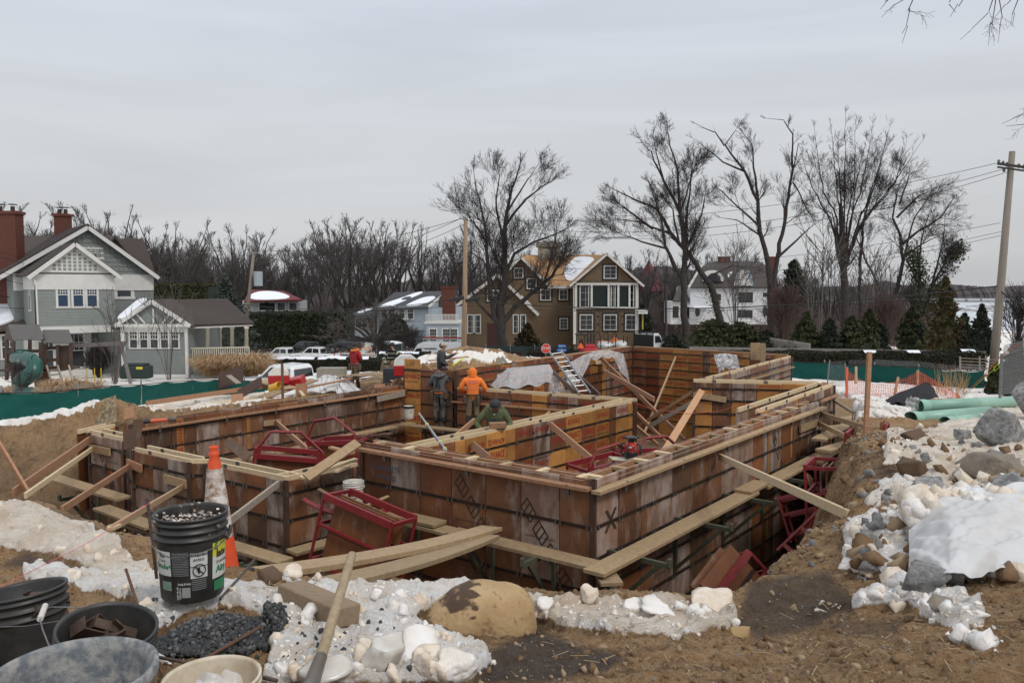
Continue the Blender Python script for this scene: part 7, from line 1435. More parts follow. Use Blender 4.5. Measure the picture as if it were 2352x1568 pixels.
# --- wooden play set with a green tube slide
DKW=mat('dark_play_wood',(.085,.05,.034),(.055,.035,.026),scale=4,bump=.3);GSL=mat('green_slide',(.012,.085,.065),(.01,.07,.055),rough=.3);PRF=mat('play_roof_slat',(.13,.12,.115),(.09,.085,.08),scale=4,rough=.8)
QP=lambda x,y,d:Q(x/1.7415,y,d)
dP=33;t=thing('play_set','dark wooden play set with slatted roofs, green tube slide and swing beam','play set',QP(90,880,dP))
def slatroof(x0,x1,yt,yb,sk,n):
    for i in range(n):
        f0,f1=i/n,(i+.9)/n;a=QP(x0+sk*f0,yt+(yb-yt)*f0,dP-.8*f0);b=QP(x1+sk*f0,yt+(yb-yt)*f0,dP-.8*f0);mb=MB();mb.beam(a,b,.14,.03,up=(0,-.6,.8));mb.build('roof_slat',PRF,t)
slatroof(32,154,748,781,22,10);slatroof(170,274,760,788,18,9)
mb=MB();mb.prism([QP(30,746,dP),QP(12,785,dP+.7),QP(54,782,dP-.8)],Vector((0,.05,0)));mb.build('roof_end',DKW,t)
for x,y0,y1,dd in ((27,780,872,dP),(54,782,880,dP-.8),(163,785,880,dP-.8),(120,780,870,dP+.8),(181,790,868,dP-.6),(283,790,850,dP-.6),(233,792,846,dP-.6)):mb=MB();mb.beam(QP(x,y0,dd),QP(x,y1,dd),.11,.11,up=(0,1,0));mb.build('post',DKW,t)
for i in range(12):
    x=28+i*2.6;mb=MB();mb.beam(QP(x,809,dP),QP(x,838,dP),.03,.04,up=(0,1,0));mb.build('fence_slat',DKW,t)
for a in ((24,808,58,810),(24,838,60,842),(54,806,165,806),(54,842,168,842),(180,800,285,796),(180,846,285,842),(180,826,235,826)):mb=MB();mb.beam(QP(a[0],a[1],dP-.5),QP(a[2],a[3],dP-.5),.05,.13);mb.build('rail',DKW,t)
mb=MB();mb.box(QP(110,846,dP),(1.35,1.6,.08));mb.box(QP(232,846,dP),(1.1,1.4,.08));mb.build('deck',DKW,t)
mb=MB();mb.prism([QP(125,848,dP-.7),QP(200,848,dP-.7),QP(188,890,dP-.7),QP(140,890,dP-.7)],Vector((0,.05,0)));mb.build('climbing_wall',mat('red_brown_board',(.11,.045,.022),(.08,.035,.02)),t)
for i in range(12):x=240+i*3.6;mb=MB();mb.beam(QP(x,800,dP-.5),QP(x,842,dP-.5),.04,.03,up=(0,1,0));mb.build('baluster',DKW,t)
mb=MB();mb.tube([QP(70,822,dP-.6),QP(90,822,dP-1.0),QP(120,826,dP-1.5),QP(140,838,dP-1.8),QP(138,852,dP-2.0),QP(112,865,dP-2.1),QP(85,875,dP-2.0),QP(76,890,dP-1.8),QP(90,905,dP-1.8),QP(120,905,dP-2.2),QP(150,915,dP-2.5)],.30,20,cap=False);mb.build('tube_slide',GSL,t,smooth=True)
mb=MB();mb.box(QP(82,826,dP-.55),(.75,.05,.85));mb.build('slide_panel',GSL,t)
for p in ((100,822,dP-1.15),(138,833,dP-1.75),(128,858,dP-2.05)):c=QP(*p);mb=MB();mb.lathe([(.31,-.03),(.33,0),(.31,.03)],20,c,rot=rotm(.3,1.3,.5));mb.build('tube_joint',GSL,t)
for k in range(4):
    mb=MB();mb.beam(QP(196+k*1.5+2,850+k*11,dP-1.2-k*.2),QP(232+k*5,848+k*11,dP-1.2-k*.2),.06,.05);mb.build('ladder_rung',GREYW,t)
for x0,x1 in ((186,210),(230,256),(275,298)):mb=MB();mb.beam(QP(x0,840,dP-.9),QP(x1,885,dP-1.9),.06,.1);mb.build('ladder_rail',GREYW,t)
bm0,bm1=QP(285,796,dP-.3),QP(497,790,dP-.8);bm0,bm1=QP(285,794,dP-.3),QP(497-0,789,dP-.6)
mb=MB();mb.beam(QP(285,794,dP),QP(500-0,788,dP),.12,.16);
SWB=mat('swing_grey_wood',(.17,.15,.14),(.12,.105,.10));o=mb.build('swing_beam',SWB,t)
for x0,x1 in ((484,462),(488,512)):pass
for x0,x1,dd in ((482,464,dP+.9),(484,522,dP-.9)):mb=MB();mb.beam(QP(x0,789,dP),QP(x1,880,dd),.09,.12,up=(0,1,0));mb.build('swing_leg',SWB,t)
for x in (348,378,404):
    mb=MB();mb.tube([QP(x,795,dP),QP(x,850,dP)],.012,5);mb.build('swing_chain',STEEL,t);mb=MB();mb.tube([QP(x,845,dP),QP(x,878,dP)],.022,6);mb.build('yellow_chain_sleeve',mat('yellow_sleeve',(.55,.38,.02)),t)
# ------------------------------------------------------------------ lake, far shore and hills
mb=MB();mb.add([(70,230,-8.6),(1800,230,-8.6),(1800,705,-8.6),(-300,705,-8.6),(-100,420,-8.6)],[(0,1,2,3,4)])
ICEM=mat('lake_ice',(.46,.50,.53),(.62,.65,.68),rough=.35,scale=.012,contrast=.08,stretch=(1,4,1));mb.build('frozen_lake',ICEM,kind='structure',autobase=False)
mb=MB();V=[];xs_=np.linspace(-900,1500,260);rs=np.random.RandomState(2)
HILL=mat('far_wooded_hill',(.115,.10,.10),(.075,.065,.066),rough=.95,scale=.06,contrast=.2)
def ridge(name,d,x0,x1,n,zf,m,seed):
    V=[];F=[];rs=np.random.RandomState(seed)
    for i in range(n):
        x=x0+(x1-x0)*i/(n-1);zt_=zf(x)+rs.rand()*.9
        V+=[(x,d-14,-13),(x,d-8+rs.rand()*3,zt_*.55-4),(x,d+rs.rand()*3,zt_),(x,d+25,zt_*.5-6)]
    for i in range(n-1):
        for k in range(3):a=i*4+k;F.append((a,a+4,a+5,a+1))
    m_=MB();m_.add(V,F);m_.build(name,m,kind='structure',autobase=False)
hz=lambda x:5.5+4*math.sin(x*.011+1)+2.5*math.sin(x*.031)+1.2*math.sin(x*.11)
ridge('wooded_hill',330,-520,150,900,lambda x:hz(x)-(max(0,x-60)*.09),HILL,1)
ridge('far_shore',715,-200,900,1300,lambda x:4.2+1.5*math.sin(x*.02)+1.2*math.sin(x*.07)+(6*math.exp(-((x-335)/14)**2)),HILL,2)
mb=MB()
for i in range(40):x=300+rs.rand()*180;mb.box((x,690-rs.rand()*5,-6.5),(5+rs.rand()*8,3,2.2))
o=mb.build('far_shore_houses',mat('far_white',(.5,.52,.54)),kind='stuff')
mb=MB();
for i in range(30):mb.blob((240+rs.rand()*160,420+rs.rand()*120,-8.6),(4+rs.rand()*14,2,.5+rs.rand()*.6),1,.3,i)
mb.build('shore_ledges',mat('wet_ledge',(.07,.065,.06),(.5,.5,.5),scale=.4),kind='stuff')
# ------------------------------------------------------------------ fences, poles and wires
GRN=mat('green_screen_fabric',(.008,.088,.074),(.006,.066,.056),rough=.75,scale=3,bump=.2,bscale=40,spec=.2);GALV=mat('galvanised',(.32,.33,.34),(.24,.25,.25),rough=.5,metal=.6);DSC=mat('dark_screen_fabric',(.012,.026,.026),(.02,.035,.033),rough=.85)
def fabric(par,top,bot,m,sub=6,wav=.05,seed=0,name='screen_fabric'):
    n=(len(top)-1)*sub
    def f(u,v):
        k=u*(len(top)-1);i=min(int(k),len(top)-2);a=k-i;p=top[i].lerp(top[i+1],a);q=bot[i].lerp(bot[i+1],a);r=q.lerp(p,v)
        return r+Vector((0,wav*nz3(u*14,v*2,seed,1),-.04*math.sin(math.pi*((u*(len(top)-1)*1.0) % 1))*v))
    V=np.array([[f(i/n,j/8) for j in range(9)] for i in range(n+1)]).reshape(-1,3);ii=np.arange((n+1)*9).reshape(n+1,9);F=np.stack([ii[:-1,:-1],ii[1:,:-1],ii[1:,1:],ii[:-1,1:]],-1).reshape(-1,4)
    o=obj(name,nmesh(name,V,F,m,smooth=True),(0,0,0),parent=None);o.parent=par;o.location=-WP[par.name];return o
def chain(par,a,b,h,step=.085,m=GALV,r=.0022,name='chain_link'):
    """diamond mesh from a to b (feet), height h"""
    L=(Vector((b.x,b.y,0))-Vector((a.x,a.y,0))).length;d=(b-a)/L;mb=MB();n=int((L+h)/step)
    for i in range(n):
        for s in (1,-1):
            x0=i*step;x1=x0-h;lo,hi=max(x1,0),min(x0,L)
            if hi<=lo:continue
            if s>0:p,q=a+d*hi+UPV*(x0-hi),a+d*lo+UPV*(x0-lo)
            else:p,q=a+d*(L-hi)+UPV*(x0-hi),a+d*(L-lo)+UPV*(x0-lo)
            mb.beam(p,q,r*2,r*2)
    o=mb.build(name,m,par)
    if o:o['kind']='stuff'
    return o
t=thing('screen_fence','green fabric-covered fence crossing behind the dirt bank at the left','fence',Q(250,930,22))
tp=[(-80,903,19.6),(0,902,20),(105,901,20.6),(176,894,21.4),(264,885.5,22.6),(322,884,23.4),(381,877,24.6),(440,874,26),(498,872,27.2),(560,874,28.6),(625,876,30)]
bt=[(-80,985,19.6),(0,980,20),(105,968,20.6),(176,955,21.4),(264,940,22.6),(322,930,23.4),(381,920,24.6),(440,914,26),(498,908,27.2),(560,904,28.6),(625,902,30)]
TP=[Q(*p) for p in tp];BT=[Q(*p) for p in bt];fabric(t,TP,BT,GRN,wav=.07)
mb=MB();mb.tube([p+Vector((0,-.02,.0)) for p in TP],.014,5);mb.build('hem_rope',mat('black_hem',(.015,.015,.015)),t)
for i in (1,3,5,7,9):mb=MB();mb.tube([BT[i]+Vector((0,.06,0)),TP[i]+Vector((0,.06,.18))],.025,6);mb.build('post',GALV,t)
for i in range(len(TP)-1):chain(t,TP[i]+Vector((0,.06,-.02)),TP[i+1]+Vector((0,.06,-.02)),.16,.07,r=.002)
t=thing('screen_fence','green fabric-covered fence crossing behind the pipes at the right','fence',Q(2050,870,33))
tp=[(1816,830,36),(1895,833,35),(1951,839,34.5),(2010,838,34),(2060,841,33),(2112,843,32),(2150,848,31.5),(2200,853,31),(2262,851,30)]
TP=[Q(*p) for p in tp];BT=[Q(x,893 if x>1900 else 888,d) for x,y,d in tp];fabric(t,TP,BT,GRN,wav=.1,seed=4)
mb=MB();mb.tube(TP,.015,5);mb.build('hem_rope',MATS['black_hem'],t)
for i in (1,3,5,7):mb=MB();mb.tube([BT[i]+Vector((0,.06,0)),TP[i]+Vector((0,.06,.12))],.03,6);mb.build('post',GALV,t)
for i in range(2,8):chain(t,TP[i]+Vector((0,.1,-.05)),TP[i+1]+Vector((0,.1,-.05)),.28,.09,r=.003)
t=thing('chain_link_fence','chain-link fence with a galvanised post at the right edge','fence',Q(2300,910,20));chain(t,Q(2300,905,20),Q(2420,900,17),1.25,.075,r=.0028)
mb=MB();mb.tube([Q(2297,914,20),Q(2301,812,20)],.038,10);mb.build('post',GALV,t)
mb=MB();mb.tube([Q(2301,820,20),Q(2420,770,17)],.02,8);mb.build('top_rail',GALV,t)
t=thing('chicken_wire_panel','loose wire mesh panel on two poles before the right green fence','wire panel',Q(1920,880,30));chain(t,Q(1900,888,30),Q(1942,886,29.5),.95,.05,r=.002)
for a in ((1899,890,1906,826),(1943,886,1941,834)):mb=MB();mb.tube([Q(a[0],a[1],29.7),Q(a[2],a[3],29.7)],.022,6);mb.build('pole',GALV,t)
ONET=mat('orange_net',(.62,.10,.03),(.5,.08,.03),rough=.6)
t=thing('orange_net','sagging orange safety netting on stakes before the green fence','netting',Q(2060,900,25))
def netpt(u,v):
    top=[(1946,850),(1975,872),(2010,883),(2050,878),(2085,866),(2110,852),(2135,866),(2165,885),(2205,908)];bot=[(1946,900),(1975,905),(2010,912),(2050,912),(2085,903),(2110,897),(2135,906),(2165,912),(2205,916)]
    k=u*8;i=min(int(k),7);a=k-i;p=Q(top[i][0]*(1-a)+top[i+1][0]*a,top[i][1]*(1-a)+top[i+1][1]*a,26-2*u);q=Q(bot[i][0]*(1-a)+bot[i+1][0]*a,bot[i][1]*(1-a)+bot[i+1][1]*a,25.6-2*u);return q.lerp(p,v)+Vector((0,.08*nz3(u*8,v*2,2,2),.02*nz3(u*30,v*8,3,2)))
mb=MB();NU,NV=58,9
for i in range(NU+1):mb.tube([netpt(i/NU,j/NV) for j in range(NV+1)],.006,3,cap=False)
for j in range(NV+1):mb.tube([netpt(i/NU,j/NV) for i in range(NU+1)],.006,3,cap=False)
o=mb.build('net',ONET,t);o['kind']='stuff'
for x,y0,y1 in ((1945,843,912),(2108,850,900),(2063,866,906),(2200,892,915),(1966,842,880),(1915,895,905)):mb=MB();mb.beam(Q(x,y0,25.5),Q(x-(8 if x==2063 else 0),y1,25.2),.07,.05,up=(0,1,0));mb.build('stake',OLDW if x != 1945 else ONET,t)
drape('black plastic tarp edge sagging over the snow before the orange netting',[[Q(2062,902,24),Q(2095,890,24),Q(2130,876,24.5),Q(2146,892,24)],[Q(2034,916,23),Q(2080,910,22.5),Q(2125,902,22.5),Q(2152,905,22.5)],[Q(2032,922,22.5),Q(2072,922,21.8),Q(2098,926,21.2),Q(2158,910,22)]],7,.06,mat('black_tarp',(.012,.012,.013),(.02,.02,.022),rough=.75,spec=.2))
rod('orange_line','orange cord rising from the netting to the chain-link post','cord',[Q(2200,918,24),Q(2260,862,22),Q(2305,812,20),Q(2340,790,18.5)],.008,ORS,5);rod('green_line','yellow-green cord looped at the chain-link post','cord',[Q(2203,920,24),Q(2255,872,22),Q(2283,848,20.6),Q(2290,836,20.3),Q(2296,842,20.3),Q(2285,852,20.5),Q(2282,843,20.6),Q(2294,834,20.3)],.008,YEL,5)
t=thing('picket_fence','long weathered picket fence behind the dark hedge at the right','fence',Q(1900,800,52));PK=mat('grey_picket',(.24,.225,.205),(.17,.16,.15),scale=2)
def pickets(x0,x1,y0,y1,h0,h1,d0,d1,n,par):
    for i in range(n):
        f=i/(n-1);dd=d0+(d1-d0)*f;p=Q(x0+(x1-x0)*f,y1+(h1-y1)*f if 0 else y1+(h1-h0)*0,dd);a=Q(x0+(x1-x0)*f,y0+(h0-y0)*f,dd);b=Q(x0+(x1-x0)*f,y1+(h1-y1)*f,dd);mb=MB();mb.beam(a,b,.11,.03,up=(0,1,0));mb.build('picket',PK,par)
pickets(1585,2262,796,806,806,816,60,45,190,t)
pickets(1700,1860,765,800,788,800,68,62,44,t)
POLEM=mat('utility_pole_wood',(.33,.225,.145),(.22,.15,.10),rough=.85,scale=3,stretch=(3,3,.3),bump=.4,contrast=.15);POLEG=mat('grey_pole_wood',(.26,.225,.185),(.17,.145,.12),rough=.85,scale=3,stretch=(3,3,.3),bump=.4)
WIREM=mat('black_cable',(.012,.012,.013));INS=mat('insulator',(.10,.09,.09),(.2,.2,.2))
t=thing('utility_pole','tall brown-stained utility pole rising in front of the brown house','utility pole',Q(1066,812,60));mb=MB();mb.tube([Q(1065,830,60),Q(1068,660,60),Q(1069.5,505,60)],[.22,.19,.14],14);mb.build('shaft',POLEM,t,smooth=True)
mb=MB();mb.tube([Q(1069.5,506,60),Q(1069.5,492,60)],.03,6);mb.beam(Q(1055,501,60),Q(1078,507,60),.08,.08);mb.build('crossarm',GALV,t)
for p in ((1049,687,59),(1086,688,59)):mb=MB();c=Q(*p);mb.tube([c-Vector((.55,0,.1)),c+Vector((.55,0,.12))],.13,8);mb.build('cable_closure',WIREM,t)
t=thing('utility_pole','leaning grey utility pole with crossarm near the right edge','utility pole',Q(2281,858,43));mb=MB();mb.tube([Q(2279,872,43),Q(2300,640,43),Q(2325,348,43)],[.23,.20,.15],14);mb.build('shaft',POLEG,t,smooth=True)
mb=MB();mb.beam(Q(2292,376,43.2),Q(2380,388,41.5),.12,.14);mb.beam(Q(2292,384,43.2),Q(2380,396,41.5),.12,.1);mb.build('crossarm',mat('dark_arm',(.06,.05,.045)),t)
for i,(x,y) in enumerate(((2294,372),(2304,375),(2313,378),(2340,381),(2352,383),(2306,390),(2318,394))):mb=MB();c=Q(x,y,43.2);mb.lathe([(.001,-.14),(.06,-.1),(.09,-.05),(.05,0),(.09,.05),(.04,.12),(.001,.14)],8,c);mb.build('insulator',INS,t)
t=thing('utility_pole','far leaning grey utility pole with a transformer beyond the porch','utility pole',Q(568,720,100));mb=MB();mb.tube([Q(566,735,100),Q(583,578,100)],[.24,.17],10);mb.build('shaft',POLEG,t,smooth=True);mb=MB();c=Q(593,640,99.5);mb.tube([c-UPV*.9,c+UPV*.9],.55,12);mb.build('transformer',mat('transformer_grey',(.36,.42,.45)),t);mb=MB();mb.beam(Q(574,583,100),Q(592,580,100),.1,.12);mb.build('crossarm',GALV,t)
t=thing('utility_pole','thin dark pole among the trees right of the brown house','utility pole',Q(1530,800,85));mb=MB();mb.tube([Q(1530,805,85),Q(1529,652,85)],[.17,.12],8);mb.build('shaft',mat('dark_pole',(.06,.045,.04)),t)
def cable(label,pts,sag,r=.018,n=26):
    P_=[Q(*p) for p in pts];out=[]
    for a,b in zip(P_[:-1],P_[1:]):
        for i in range(n):u=i/n;out.append(a.lerp(b,u)-UPV*sag*4*u*(1-u))
    out.append(P_[-1]);mb=MB();mb.tube(out,r,5,cap=False);return mb.build('cable',WIREM,None,label,'cable','overhead cables between the poles')
cable('topmost overhead wire from the right pole to the middle pole',[(2294,374,43.2),(1066,500,60)],1.3,.014);cable('second overhead wire from the right pole, just under the topmost',[(2306,388,43.2),(1056,503,60)],2.0,.014);cable('third overhead wire from the right pole',[(2318,394,43),(1078,508,60)],2.3,.014)
cable('overhead wire from the middle pole top to the far leaning pole, highest',[(1066,500,60),(583,573,100)],1.0,.02);cable('overhead wire from the middle pole to the far leaning pole, middle one',[(1056,503,60),(576,582,100)],1.9,.02);cable('overhead wire from the middle pole to the far leaning pole, lowest',[(1066,515,60),(590,582,100)],2.2,.02)
cable('upper of three side wires of the right pole',[(2297,512,43),(1069,605,60)],1.2,.012);cable('middle of three side wires of the right pole',[(2300,532,43),(1069,625,60)],1.5,.012);cable('lower of three side wires of the right pole',[(2298,541,43),(1069,640,60)],1.5,.012)
cable('thick black cable hanging low across the whole view, right part',[(2420,660,41),(2290,657,43),(1086,690,59)],.9,.035);cable('second low cable just below the thick one',[(2290,672,43),(1069,702,60)],.7,.018)
cable('thick low cable running left from the middle pole',[(1049,687,59),(570,700,75),(-60,672,48)],.6,.028);cable('thin low cable running left below the thick one',[(1066,702,60),(-60,703,48)],.5,.018);cable('long thin wire crossing the sage house gable',[(575,590,98),(-60,562,44)],2.2,.014);cable('second thin wire crossing the sage house gable',[(575,596,98),(-60,574,44)],2.2,.014);cable('third thin wire crossing the sage house bay',[(575,640,98),(-60,608,44)],2.0,.014);cable('lowest cable on the left crossing the bay windows',[(566,665,98),(-60,622,44)],1.9,.016)
t=thing('stop_sign','red octagonal stop sign on its post beyond the back wall','sign',Q(1254,830,66));c=Q(1254,800,66)
SR=mat('sign_red',(.55,.035,.025),(.48,.03,.02),rough=.45);oc=[Vector((math.cos(math.pi/8+i*math.pi/4),0,math.sin(math.pi/8+i*math.pi/4))) for i in range(8)]
mb=MB();mb.prism([c+p*.415 for p in oc],(0,.02,0));mb.build('white_border',WTRIM,t);mb=MB();mb.prism([c+p*.385+Vector((0,-.006,0)) for p in oc],(0,.006,0));mb.build('face',SR,t);text_on('STOP',.29,WTRIM,c+Vector((0,-.012,0)),(1,0,0),(0,0,1),t,bold=.02,sx=.95)
mb=MB();mb.beam(c+Vector((0,.04,.3)),c+Vector((0,.04,-2.3)),.06,.04);mb.build('post',GALV,t)
t=thing('street_sign','blue street name signs crossed on a post right of the stop sign','sign',Q(1291,830,64));BS=mat('sign_blue',(.03,.13,.45),(.03,.12,.4))
for i,(y,s_) in enumerate(((794.5,'Walnut St'),(804,'Ocean Av'))):
    c=Q(1291-i,y,64);mb=MB();mb.box(c,(.6+.16*i,.02,.2));mb.build('name_plate',BS,t);text_on(s_,.13,WTRIM,c+Vector((0,-.013,0)),(1,0,0),(0,0,1),t)
mb=MB();mb.tube([Q(1291,790,64.1),Q(1291,835,64.1)],.03,6);mb.build('post',GALV,t)
t=thing('screen_fence','dark screened fence along the street before the brown house','fence',Q(1200,820,70));xs2=list(range(1060,1340,28));TP=[Q(x,794 if x>1090 else 797,70) for x in xs2];BT=[Q(x,838,70) for x in xs2];fabric(t,TP,BT,DSC,wav=.06)
for i,p in enumerate(TP[::2]):mb=MB();mb.tube([BT[i*2]-Vector((0,.08,0)),p+Vector((0,-.08,.15))],.035,6);mb.build('post',GALV,t)
t=thing('screen_fence','low dark fence right of the brown house behind the flatbed truck','fence',Q(1560,790,84));xs2=list(range(1440,1640,25));fabric(t,[Q(x,768,86) for x in xs2],[Q(x,802,86) for x in xs2],DSC,wav=.06,seed=2)
t=thing('fenced_dumpster','dark green screened enclosure topped with snow left of the van','dumpster',Q(900,810,74));mb=MB();c=Q(898,802,75);mb.box(c,(2.3,2,1.2));mb.build('screened_box',DSC,t);mb=MB();mb.blob(c+Vector((0,-.2,.62)),(1.25,1.0,.18),2,.15,3);mb.build('snow_cap',SNOWR,t,smooth=True)
for s in (-1,1):mb=MB();mb.tube([c+Vector((s*1.18,-1.05,-.7)),c+Vector((s*1.18,-1.05,.8))],.03,6);mb.build('post',GALV,t)
# ------------------------------------------------------------------ vehicles
CARW=mat('white_car_paint',(.68,.69,.70),(.62,.63,.64),rough=.25,scale=2,coat=.6);CARK=mat('black_car_paint',(.015,.016,.018),(.02,.02,.022),rough=.2,coat=.6);CGL=mat('car_glass',(.012,.014,.016),(.03,.035,.04),rough=.05,spec=.9);TYR=mat('tyre',(.018,.018,.018));RIM=mat('rim',(.35,.35,.36),metal=.7,rough=.3);LRED=mat('tail_light',(.4,.02,.02),rough=.2);BLKT=mat('black_trim',(.02,.02,.02))
def wheel(t,x,y,r=.38,w=.26):
    o=bpy.data.objects.new('wheel',None);COL.objects.link(o);o.parent=t;o.location=(x,y,r)
    mb=MB();mb.lathe([(r*.62,-w/2),(r*.95,-w/2),(r,-w*.35),(r,w*.35),(r*.95,w/2),(r*.62,w/2)],24,rot=rotm(R(90)));a=mb.build('tyre',TYR,autobase=False);a.parent=o
    mb=MB();mb.lathe([(.001,-w*.42),(r*.3,-w*.46),(r*.62,-w*.36),(r*.62,w*.36),(r*.3,w*.46),(.001,w*.42)],16,rot=rotm(R(90)));a=mb.build('rim',RIM,autobase=False);a.parent=o
def side_prism(t,name,prof,y0,y1,m,inset=0,bevel=.04,top_in=.0):
    mb=MB();k=len(prof);zmx=max(p[1] for p in prof);zmn=min(p[1] for p in prof)
    f=lambda z:top_in*(z-zmn)/max(zmx-zmn,1e-6)
    vs=[(x,y0+f(z),z) for x,z in prof]+[(x,y1-f(z),z) for x,z in prof];mb.add(vs,[tuple(range(k))[::-1],tuple(range(k,2*k))]+[(i,(i+1) % k,k+(i+1) % k,k+i) for i in range(k)]);return mb.build(name,m,t,autobase=False,bevel=bevel)
def pickup(label,loc,rz,m=CARW,group='white pickups parked in the street'):
    """nose towards +x"""
    t=thing('pickup_truck',label,'pickup truck',loc,group);WP[t.name]=Vector((0,0,0));w=.98
    side_prism(t,'body',[(-2.9,.55),(-2.9,1.12),(-.95,1.12),(1.2,1.12),(2.75,1.05),(2.92,.9),(2.92,.5),(2.3,.42),(-2.5,.42)],-w,w,m,bevel=.06)
    side_prism(t,'cab',[(-1.05,1.10),(-.98,1.72),(-.8,1.86),(.35,1.88),(.62,1.80),(1.35,1.12)],-w+.04,w-.04,m,bevel=.05,top_in=.14)
    for s in (-1,1):
        for nm,pr_ in (('rear_window',[(-.88,1.2),(-.82,1.68),(-.1,1.72),(-.1,1.2)]),('front_window',[(0,1.2),(0,1.73),(.45,1.74),(1.05,1.2)])):
            mb=MB();mb.prism([(x,s*(w-.03-.14*(z-1.1)/.78),z) for x,z in pr_],(0,s*.012,0));mb.build(nm,CGL,t,autobase=False)
        mb=MB();mb.box((1.0,s*(w+.12),1.25),(.1,.2,.22));mb.build('mirror',m,t,autobase=False,bevel=.03)
        mb=MB();mb.box((-2.9,s*(w-.1),.95),(.06,.2,.35));mb.build('tail_light',LRED,t,autobase=False);mb=MB();mb.box((2.9,s*(w-.2),.85),(.08,.35,.22));mb.build('headlight',RIM,t,autobase=False)
        for x in (-.95,.02):mb=MB();mb.box((x+.1,s*(w+.005),1.02),(.16,.02,.035));mb.build('door_handle',BLKT,t,autobase=False)
        for x in (1.85,-1.85):wheel(t,x,s*.82);mb=MB();mb.lathe([(.43,-.03),(.47,0),(.43,.03)],20,(x,s*.985,.42),rot=rotm(R(90)));mb.build('wheel_arch',BLKT,t,autobase=False)
    mb=MB();mb.prism([(1.34,-.80,1.14),(1.34,.80,1.14),(.66,.72,1.76),(.66,-.72,1.76)],(.02,0,.015));mb.build('windscreen',CGL,t,autobase=False)
    mb=MB();mb.prism([(-1.06,-.74,1.2),(-1.06,.74,1.2),(-.99,.70,1.66),(-.99,-.70,1.66)],(-.02,0,0));mb.build('back_window',CGL,t,autobase=False)
    mb=MB();mb.box((-2.0,0,1.13),(1.7,1.6,.03));mb.build('bed',BLKT,t,autobase=False);mb=MB();mb.box((2.93,0,.8),(.06,1.2,.35));mb.build('grille',BLKT,t,autobase=False)
    for x in (-2.95,2.95):mb=MB();mb.box((x,0,.55),(.14,1.9,.2));mb.build('bumper',RIM,t,autobase=False,bevel=.03)
    WP[t.name]=Vector(loc);t.rotation_euler=(0,0,rz);return t
def gpos(px,d,zroof_y=None,h=1.88):
    q=Q(px,zroof_y,d);return Vector((q.x,q.y,q.z-h))
pickup('white pickup with a snowy roof in the street, left of two',gpos(650,100,797),R(168));pickup('white pickup in the street, right of two, beside the orange net frame',gpos(724,97,796),R(168));pickup('white crew-cab pickup close behind the site fence, half hidden',gpos(662,43,835),R(155),group='white pickups parked in the street')
def suv(label,loc,rz):
    t=thing('suv',label,'suv',loc,'dark cars parked under the tall hedge');WP[t.name]=Vector((0,0,0));w=.95
    side_prism(t,'body',[(-2.4,.5),(-2.42,1.05),(1.1,1.08),(2.3,.98),(2.4,.5)],-w,w,CARK,bevel=.08);side_prism(t,'cabin',[(-2.3,1.05),(-2.05,1.68),(.2,1.74),(.55,1.66),(1.2,1.08)],-w+.03,w-.03,CARK,bevel=.06,top_in=.16)
    for s in (-1,1):
        mb=MB();mb.prism([(x,s*(w-.03-.16*(z-1.05)/.7+.004),z) for x,z in [(-2.05,1.15),(-1.9,1.58),(.15,1.62),(.95,1.15)]],(0,s*.012,0));mb.build('side_windows',CGL,t,autobase=False)
        for x in (1.5,-1.5):wheel(t,x,s*.8,.37)
        mb=MB();mb.box((-2.42,s*.75,.95),(.05,.2,.3));mb.build('tail_light',LRED,t,autobase=False)
    WP[t.name]=Vector(loc);t.rotation_euler=(0,0,rz);return t
suv('black car under the hedge behind the left white pickup',gpos(572+130,112,781),R(175)) if 0 else suv('black car behind the right white pickup, under the hedge',gpos(700,102,783,1.7),R(172));suv('dark taller suv parked right of the black car',gpos(795,101.5,778,1.7),R(172))
vl=gpos(1000,78,783.5,2.72);t=thing('van','white high-roof work van with a ladder rack and black lettering','van',vl);WP[t.name]=Vector((0,0,0));w=1.0
side_prism(t,'body',[(-2.95,.45),(-3.0,2.2),(-2.85,2.6),(-2.5,2.7),(1.0,2.7),(1.6,2.45),(2.25,1.5),(2.9,1.25),(3.0,.9),(3.0,.45)],-w,w,CARW,bevel=.1,top_in=.12)
for s in (-1,1):
    mb=MB();mb.prism([(x,s*(w-.02-.12*(z-.45)/2.25+.03),z) for x,z in [(1.15,1.45),(1.15,2.1),(1.65,2.05),(2.12,1.5)]],(0,s*.02,0));mb.build('side_window',CGL,t,autobase=False)
    for x in (1.95,-1.8):wheel(t,x,s*.84,.36)
    mb=MB();mb.box((1.95,s*1.1,1.5),(.12,.22,.3));mb.build('mirror',BLKT,t,autobase=False);mb=MB();mb.box((-2.98,s*.9,1.4),(.05,.12,.5));mb.build('tail_light',LRED,t,autobase=False)
    mb=MB();mb.beam((-2.7,s*.8,2.98),(1.1,s*.8,2.98),.06,.09);
    for x in (-2.5,-1.2,0,1.0):mb.beam((x,s*.8,2.68),(x,s*.8,2.98),.05,.05,up=(1,0,0))
    mb.build('rack_rail',ALU,t,autobase=False)
for x in (-2.5,-1.2,0,1.0):mb=MB();mb.beam((x,-.8,2.98),(x,.8,2.98),.05,.05);mb.build('rack_bar',ALU,t,autobase=False)
for y in (-.25,.1):mb=MB();mb.beam((-2.9,y,3.08),(1.2,y,3.08),.05,.09);mb.build('ladder_rail',mat('red_ladder',(.5,.06,.04)),t,autobase=False)
text_on('Hudson Valley',.58,mat('navy_letter',(.02,.03,.07)),(.1,1.005,1.52),(-1,0,0),(0,0,1),t,bold=.01,sx=.92)
mb=MB()
for i in range(9):mb.beam((1.0-i*.14,.985,2.12-.03*(i % 2)),(.72-i*.14,.985,2.0),.01,.05)
